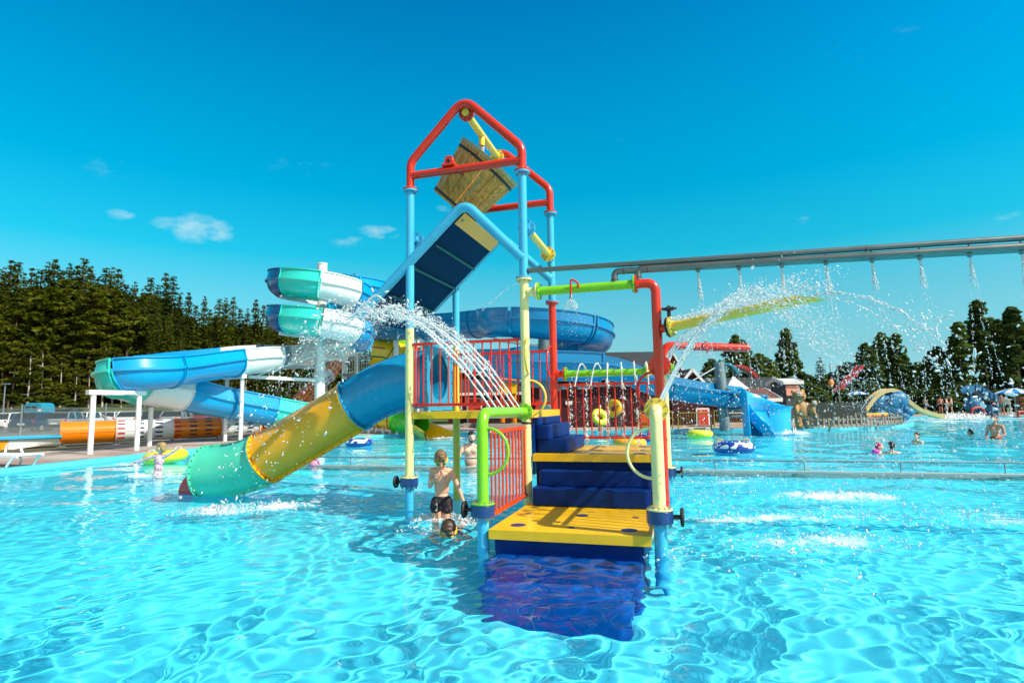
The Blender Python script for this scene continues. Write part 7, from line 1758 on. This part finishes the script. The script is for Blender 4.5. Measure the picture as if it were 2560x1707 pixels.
def arc_jet(x0, t, z0, sgn, a, b, drift, xmax, n, rs, break_at=.55, spread=.05, big=.012):
    out = []
    xs_ = np.linspace(0, break_at * 1.5, 34); wob = np.cumsum(rs.normal(0, .0025, (34, 2)), axis=0)
    P = np.stack([x0 + sgn * xs_, t + drift * xs_ + wob[:, 0], z0 + a * xs_ - b * xs_ ** 2 + wob[:, 1]], 1)
    out.append(strand(tw(P), np.interp(xs_, [0, break_at * .5, break_at * 1.5], [.0085, .012, .006]), rs))
    x = break_at * .35 + (xmax - break_at * .35) * rs.rand(n) ** .95
    vx, vz = np.ones(n), a - 2 * b * x; f = (x / xmax)
    sp = spread * (.16 + f * 1.5 + .9 * np.maximum(0, f - .55))
    # clumped noise so that the water tears into strings and sheets
    ph = rs.uniform(0, 6.28, 6); cl = sum(np.sin(x * k + ph[i]) for i, k in enumerate((9, 17, 31, 47, 5, 71))) / 3
    c = np.stack([x0 + sgn * x + rs.normal(0, 1, n) * sp * .5, t + drift * x + rs.normal(0, 1, n) * sp * .9 + cl * sp * .25, z0 + a * x - b * x ** 2 + rs.normal(0, 1, n) * sp * .75 - np.abs(rs.normal(0, 1, n)) * sp * f * 1.1 + cl * sp * .4], 1)
    keep = (rs.rand(n) < np.clip(1.1 - 1.15 * np.maximum(0, f - .36) / .5, .10, 1)) & (c[:, 2] > .03); c = c[keep]; f = f[keep]; vz = vz[keep]
    s = big * (.28 + .9 * rs.rand(len(c)) ** 2.4) * (1 + .25 * f)
    v = np.stack([np.full(len(c), sgn), np.full(len(c), drift), vz], 1) @ TMn[:3, :3].T
    out.append(drops(tw(c), s, rs, v, 2.2)); return out
rs = np.random.RandomState(5)
ch = []
for t in (.36, .62, .88, 1.14, 1.40, 1.64):
    ch += arc_jet(-.02, t, 1.47, -1, 1.53 + rs.uniform(-.05, .05), .432, rs.uniform(-.05, .02), 3.9, 900, rs, .9, .075, .0095)
# torn blobs thrown up at the crest and falling on the slide
n = 320; x = 1.0 + 1.7 * rs.rand(n); c = np.stack([-x, 1.0 + rs.normal(0, .5, n), 1.47 + 1.53 * x - .432 * x ** 2 + rs.normal(0, .09, n) + .03], 1); ch.append(drops(tw(c), .006 + .014 * rs.rand(n) ** 3, rs, None, 2.4))
n = 210; x = 2.4 + 1.7 * rs.rand(n); c = np.stack([-x, 1.1 + rs.normal(0, .55, n), np.maximum(.05, 1.47 + 1.53 * x - .432 * x ** 2 - np.abs(rs.normal(0, .42, n)))], 1); ch.append(drops(tw(c), .005 + .016 * rs.rand(n) ** 3, rs, None, 2.4, ICO1))
for k in range(9):     # curling ropes of water
    x0 = rs.uniform(1.2, 2.2); m_ = 16; xx = x0 + np.linspace(0, rs.uniform(.18, .5), m_); P = np.stack([-xx, np.full(m_, rs.uniform(.5, 1.6)), 1.47 + 1.53 * xx - .432 * xx ** 2 + rs.uniform(-.1, .15) + .05 * np.sin(xx * 16 + k)], 1); ch.append(strand(tw(P), .010 + .008 * np.sin(np.linspace(0, PI, m_)), rs))
n = 3200; x = .8 + 2.6 * rs.rand(n); sp_ = .03 + .11 * (x / 3) ** 1.3; c = np.stack([-x + rs.normal(0, .05, n), .36 + 1.3 * rs.rand(n) + rs.normal(0, .05, n), np.maximum(.05, 1.47 + 1.53 * x - .432 * x ** 2 + rs.normal(0, 1, n) * sp_ - np.abs(rs.normal(0, 1, n)) * sp_ * 1.2 * (x > 1.8))], 1); ch.append(drops(tw(c), .0022 + .0022 * rs.rand(n), rs, None, 1.6))
npobj('water_jet', ch, M_DROP, 'white jets arching left from the green pipe over the tube slide', 'water jet')
ch = []
for t in (.30, .58, .86, 1.14, 1.42, 1.68): ch += arc_jet(XG + .03, t, 1.50, 1, 2.18 + rs.uniform(-.06, .06), .98, rs.uniform(0, .04), 2.7, 820, rs, .75, .065, .0085)
for t in (2.3, 2.7, 3.1): ch += arc_jet(XG + .03, t, 2.08, 1, 1.45, .85, 0, 2.5, 420, rs, .6, .065, .0085)
n = 3400; x = .35 + 2.1 * rs.rand(n); sp_ = .03 + .10 * (x / 2.4) ** 1.3; c = np.stack([XG + .03 + x + rs.normal(0, .05, n), .3 + 1.4 * rs.rand(n) + rs.normal(0, .05, n), np.maximum(.05, 1.5 + 2.18 * x - .98 * x ** 2 + rs.normal(0, 1, n) * sp_ - np.abs(rs.normal(0, 1, n)) * sp_ * 1.6 * (x > 1.1))], 1); ch.append(drops(tw(c), .0021 + .0022 * rs.rand(n), rs, None, 1.6))
npobj('water_jet', ch, M_DROP, 'jets arching right from the cream post through the cannon', 'water jet')
# cannon stream
hd = Vector((1.55, -.62, 0)).normalized(); ch = []
for (a, b, nn, zo, lat) in ((.17, .56, 300, 0, 0), (.02, .62, 150, -.02, .05), (.10, .60, 90, -.01, -.03)):
    d = .0 + 1.22 * rs.rand(nn) ** .9; ph = rs.uniform(0, 6.28, 4); w_ = .008 + .04 * (d / 1.7) ** 1.5; cl = np.sin(d * 23 + ph[0]) * .5 + np.sin(d * 41 + ph[1]) * .5
    c = np.stack([3.6 + hd.x * d, 1.28 + hd.y * d + lat * d + rs.normal(0, 1, nn) * w_, 2.72 + zo + a * d - b * d * d + (rs.normal(0, 1, nn) * .6 + cl * .5) * w_], 1); s = (.0030 + .0075 * rs.rand(nn) ** 3) * (1 + .25 * d); ch.append(drops(tw(c), s, rs, np.stack([np.full(nn, hd.x), np.full(nn, hd.y), a - 2 * b * d], 1) @ TMn[:3, :3].T, 2.6))
n = 1500; u_ = rs.rand(n); xx = 2.1 + 1.7 * u_ + rs.normal(0, .1, n); c = np.stack([xx, 1.75 - (xx - 2) * .32 + np.clip(rs.normal(0, .10, n), -.2, .2), 2.56 + .12 * (xx - 2) + np.minimum(.24, np.abs(rs.normal(0, .09, n)) * (.4 + 1.1 * np.clip((xx - 2.4), 0, 1)))], 1); ch.append(drops(tw(c), .0035 + .010 * rs.rand(n) ** 3, rs, None, 1.8))
n = 210; d = .95 + .85 * rs.rand(n); c = np.stack([3.6 + hd.x * d + rs.normal(0, .2, n), 1.28 + hd.y * d + rs.normal(0, .22, n), 2.70 + .17 * d - .56 * d * d + rs.normal(0, .16, n)], 1); c = c[c[:, 2] > .05]; ch.append(drops(tw(c), (.0045 + .013 * rs.rand(len(c)) ** 3.0), rs, None, 2.6, ICO2))
npobj('water_spray', ch, M_DROP, 'spray and torn drops thrown from the yellow cannon mouth', 'spray')
# fine falling drops on the right side
n = 4600; x = 2.0 + 3.4 * rs.rand(n) ** 1.1; ztop = 1.5 + 2.36 * (x - 1.87) - 1.0 * (x - 1.87) ** 2; ztop = np.where(x > 3.6, np.maximum(ztop, 2.5 - .55 * (x - 3.6) ** 1.6), np.minimum(ztop, 2.85)); c = np.stack([x, np.clip(.9 + rs.normal(0, .95, n), -.5, 3.2), np.maximum(.05, ztop * (1 - rs.rand(n) ** 1.25 * .96))], 1)
v = np.tile([.35, 0, -1.0], (n, 1)) @ TMn[:3, :3].T; npobj('water_spray', [drops(tw(c), .0022 + .0065 * rs.rand(n) ** 3.4, rs, v, 2.0)], M_DROP, 'fine drops falling over the pool right of the tower', 'spray')
# shower threads from the overhead nozzles
for i, x in enumerate(NOZ[:8]):
    zz = 3.345 - (x - 1.62) * .0208 - .095; ch = []
    for j in range(3):
        nn = 80; f = rs.rand(nn) ** .85; dx = (-.10, .0, .11)[j] * (.6 + .4 * rs.rand()) + .05; L = .9 + .75 * rs.rand() + .06 * i
        c = np.stack([x + dx * f * L + rs.normal(0, .006, nn), T1 + (.04, -.05, .02)[j] * f * L + rs.normal(0, .006, nn), zz - f * L], 1); ch.append(drops(tw(c), .0026 + .0034 * rs.rand(nn) ** 2, rs, np.tile([dx, 0, -1.], (nn, 1)) @ TMn[:3, :3].T, 3.0))
        nn = 70; f = rs.rand(nn); c = np.stack([x + dx * f * .35 + rs.normal(0, .005, nn), T1 + (.04, -.05, .02)[j] * f * .35 + rs.normal(0, .004, nn), zz - f * .35], 1); ch.append(drops(tw(c), .0026 + .0025 * rs.rand(nn), rs, np.tile([dx, 0, -1.], (nn, 1)) @ TMn[:3, :3].T, 3.5))
    o = npobj('water_shower', ch, M_DROP, 'threads of water falling from the %s nozzle of the overhead pipe, counted from the tower' % ('first', 'second', 'third', 'fourth', 'fifth', 'sixth', 'seventh', 'eighth')[i], 'shower'); o['group'] = 'showers from the overhead pipe'
# little fountains on the low green pipe and what falls from them
ch = []
for i, x in enumerate((.48, .74, .94, 1.17, 1.38, 1.58)):
    m_ = 22; f = np.linspace(0, 1, m_); lean = (-.14, -.13, .0, .02, .03, .05)[i]; P = np.stack([x - lean * .4 + lean * 1.2 * f - lean * .2, T2 - .02 - .16 * f, 2.10 + .80 * f * .72 - .86 * f ** 2], 1); ch.append(strand(tw(P), .009 + .005 * rs.rand(m_), rs)); nn = 130
    g = rs.rand(nn) ** .8; c = np.stack([x + lean * 1.0 + lean * .3 * g + rs.normal(0, .018, nn), T2 - .17 - .14 * g + rs.normal(0, .02, nn), 1.98 - 1.55 * g], 1); ch.append(drops(tw(c), .004 + .010 * rs.rand(nn) ** 2.2, rs, np.tile([0, 0, -1.], (nn, 1)), 2.8))
n = 700; c = np.stack([.3 + 1.6 * rs.rand(n), T2 - .25 + rs.normal(0, .25, n), .9 + 1.3 * rs.rand(n)], 1); ch.append(drops(tw(c), .0022 + .004 * rs.rand(n) ** 3, rs, None, 1.6))
npobj('water_fountain', ch, M_DROP, 'row of little fountains spouting from the low green pipe', 'fountain')
# small shower bell below the red hook, trickle into the bucket, thin thread across the sky
ch = []; n = 260; a = rs.uniform(0, 6.28, n); f = rs.rand(n) ** .7; r_ = .085 * np.sin(f * PI * .62); c = np.stack([.70 + r_ * np.cos(a), T1 - .10 + r_ * np.sin(a), 2.985 - .15 * f], 1); ch.append(drops(tw(c), .003 + .004 * rs.rand(n), rs, None, 1.8)); n = 90; c = np.stack([.70 + rs.normal(0, .09, n), T1 - .1 + rs.normal(0, .08, n), 2.9 - .45 * rs.rand(n)], 1); ch.append(drops(tw(c), .002 + .003 * rs.rand(n), rs, None, 1.8)); npobj('water_shower', ch, M_DROP, 'small bell of water under the red hook of the top green pipe', 'shower')
ch = []
for j in range(3): m_ = 16; f = np.linspace(0, 1, m_); P = np.stack([-.915 + (j - 1) * .03 + rs.normal(0, .006, m_), np.full(m_, 2.75), 5.83 - .42 * f], 1); ch.append(strand(tw(P), .008 + .006 * rs.rand(m_), rs))
n = 120; c = np.stack([-.915 + rs.normal(0, .045, n), 2.75 + rs.normal(0, .04, n), 5.82 - .55 * rs.rand(n)], 1); ch.append(drops(tw(c), .004 + .006 * rs.rand(n), rs, None, 1.8)); npobj('water_trickle', ch, M_DROP, 'trickle from the spout into the tipping bucket', 'trickle')
n = 90; f = rs.rand(n); c = np.array([tuple(at(1302 - 98 * q, 704 + 72 * q ** 1.25, 9.4)) for q in f]) + rs.normal(0, .008, (n, 3)); npobj('water_trickle', [drops(c, .0028 + .003 * rs.rand(n), rs, None, 1.8)], M_DROP, 'thin thread of drops blown left from the upper yellow flange', 'trickle')
# --- foam on the water
M_FOAM, t_, b_ = new_mat('white foam'); b_.inputs['Base Color'].default_value = (.93, .96, .97, 1); b_.inputs['Roughness'].default_value = .6
at_ = t_.nodes.new('ShaderNodeAttribute'); at_.attribute_name = 'dens'; tcn = t_.nodes.new('ShaderNodeTexCoord'); n1 = t_.nodes.new('ShaderNodeTexNoise'); n1.inputs['Scale'].default_value = 9.0; n1.inputs['Detail'].default_value = 9; n1.inputs['Roughness'].default_value = .74; n1.inputs['Distortion'].default_value = .6
mpn = t_.nodes.new('ShaderNodeMapping'); mpn.inputs['Scale'].default_value = (1, 1.5, 1); t_.links.new(tcn.outputs['Object'], mpn.inputs[0]); t_.links.new(mpn.outputs[0], n1.inputs['Vector'])
n2_ = t_.nodes.new('ShaderNodeTexNoise'); n2_.inputs['Scale'].default_value = 1.9; n2_.inputs['Detail'].default_value = 3; t_.links.new(tcn.outputs['Object'], n2_.inputs['Vector']); f2_ = t_.nodes.new('ShaderNodeMapRange'); f2_.inputs[1].default_value = .32; f2_.inputs[2].default_value = .62; f2_.inputs[3].default_value = .35; f2_.inputs[4].default_value = 1.1; t_.links.new(n2_.outputs[0], f2_.inputs[0]); mu_ = t_.nodes.new('ShaderNodeMath'); mu_.operation = 'MULTIPLY'; t_.links.new(at_.outputs['Fac'], mu_.inputs[0]); t_.links.new(f2_.outputs[0], mu_.inputs[1])
sm_n = t_.nodes.new('ShaderNodeMath'); sm_n.operation = 'ADD'; t_.links.new(mu_.outputs[0], sm_n.inputs[0]); t_.links.new(n1.outputs[0], sm_n.inputs[1]); mr_ = t_.nodes.new('ShaderNodeMapRange'); mr_.inputs[1].default_value = .93; mr_.inputs[2].default_value = 1.38; t_.links.new(sm_n.outputs[0], mr_.inputs[0]); t_.links.new(mr_.outputs[0], b_.inputs['Alpha'])
def foam(cx, cy, rx, ry, ang, dens, label, lift=.05, nd=160):
    rs2 = np.random.RandomState(int(abs(cx * 97 + cy * 31)) % 9999); nx, ny = max(16, int(rx * 2 / .035)), max(12, int(ry * 2 / .035)); U, Vv = np.meshgrid(np.linspace(-1, 1, nx), np.linspace(-1, 1, ny), indexing='ij'); ca, sa = math.cos(ang), math.sin(ang)
    Xf = cx + U * rx * ca - Vv * ry * sa; Yf = cy + U * rx * sa + Vv * ry * ca; fall = np.clip(1 - (U ** 2 + Vv ** 2), 0, 1) ** .6; Zf = water_h(Xf, Yf) + .010 + fall * lift * np.abs(rs2.normal(0, .35, Xf.shape)) * dens
    me = bpy.data.meshes.new('foam'); V = np.stack([Xf, Yf, Zf], -1).reshape(-1, 3); idx = np.arange(nx * ny).reshape(nx, ny); Fq = np.stack([idx[:-1, :-1], idx[1:, :-1], idx[1:, 1:], idx[:-1, 1:]], -1).reshape(-1, 4)
    me.vertices.add(len(V)); me.vertices.foreach_set('co', V.astype(np.float32).ravel()); me.loops.add(Fq.size); me.loops.foreach_set('vertex_index', Fq.astype(np.int32).ravel()); me.polygons.add(len(Fq)); me.polygons.foreach_set('loop_start', np.arange(0, Fq.size, 4, dtype=np.int32)); me.update(calc_edges=True); me.shade_smooth()
    at2 = me.attributes.new('dens', 'FLOAT', 'POINT'); at2.data.foreach_set('value', (fall * dens).astype(np.float32).ravel()); me.materials.append(M_FOAM); o = bpy.data.objects.new('foam', me); COL.objects.link(o); tag(o, label, 'foam', None, 'stuff')
    if nd:
        r_ = np.sqrt(rs2.rand(nd)); a = rs2.uniform(0, 6.28, nd); px_, py_ = r_ * np.cos(a) * .9, r_ * np.sin(a) * .9; P = np.stack([cx + px_ * rx * ca - py_ * ry * sa, cy + px_ * rx * sa + py_ * ry * ca, .02 + np.abs(rs2.normal(0, .06, nd)) * (1 - r_ ** 2)], 1); d = npobj('water_spray', [drops(P, .004 + .011 * rs2.rand(nd) ** 2, rs2, None, 1.8)], M_DROP, 'splashing drops over ' + label, 'spray')
    return o
AW = -.282
foam(-4.1, 9.1, 1.15, .55, .25, .86, 'the white foam patch in front of the tube slide', .12, 520)
foam(5.0, 9.4, 1.15, .62, 0, .84, 'the largest white foam patch far right of the tower', .10, 420); foam(3.5, 7.75, 1.7, .36, -.03, .72, 'the long thin foam streak right of the black hand wheel', .05, 200); foam(3.2, 6.35, 1.15, .55, .05, .66, 'the loose foam patch nearest the camera on the right', .05, 240); foam(5.85, 7.6, .8, .62, 0, .62, 'the loose foam patch at the right edge', .05, 160); foam(4.1, 11.4, 1.6, .5, 0, .52, 'the faint foam beyond the back right post', .04, 60); foam(2.4, 5.2, .9, .8, 0, .44, 'the faint bubbles right of the front steps', .03, 40)
foam(-1.02, 8.05, .48, .36, 0, .80, 'the splash round the wading boy', .12, 200); foam(-.62, 7.75, .40, .34, 0, .76, 'the splash behind the swimming child', .10, 140); foam(-1.1, 7.25, .42, .24, 0, .66, 'the ripples left of the swimming child', .05, 60); foam(-8.25, 13.75, .75, .38, 0, .85, 'the splash round the girl', .15, 160); foam(12.6, 27.3, 1.4, .7, 0, .9, 'the splash below the blue splash basin', .35, 160)
foam(-3.3, 28.4, 1.5, .6, -.2, .7, 'the splash at the yellow slide mouth', .15, 80); foam(X(2375, 44), 44.0, 3.4, 1.2, 0, 1.0, 'the white churned water at the far beach', .6, 120); foam(-.2, 6.3, .4, .3, 0, .45, 'the ripple at the front left post', .02, 0); foam(1.55, 5.95, .35, .3, 0, .5, 'the ripple at the front right post', .03, 30)
for o in COL.objects:
    if o.type == 'MESH':
        r_ = o
        while r_.parent is not None: r_ = r_.parent
        if r_ is tower or r_ in (boy, sw2, man, girl): o.cycles.is_caustics_receiver = True
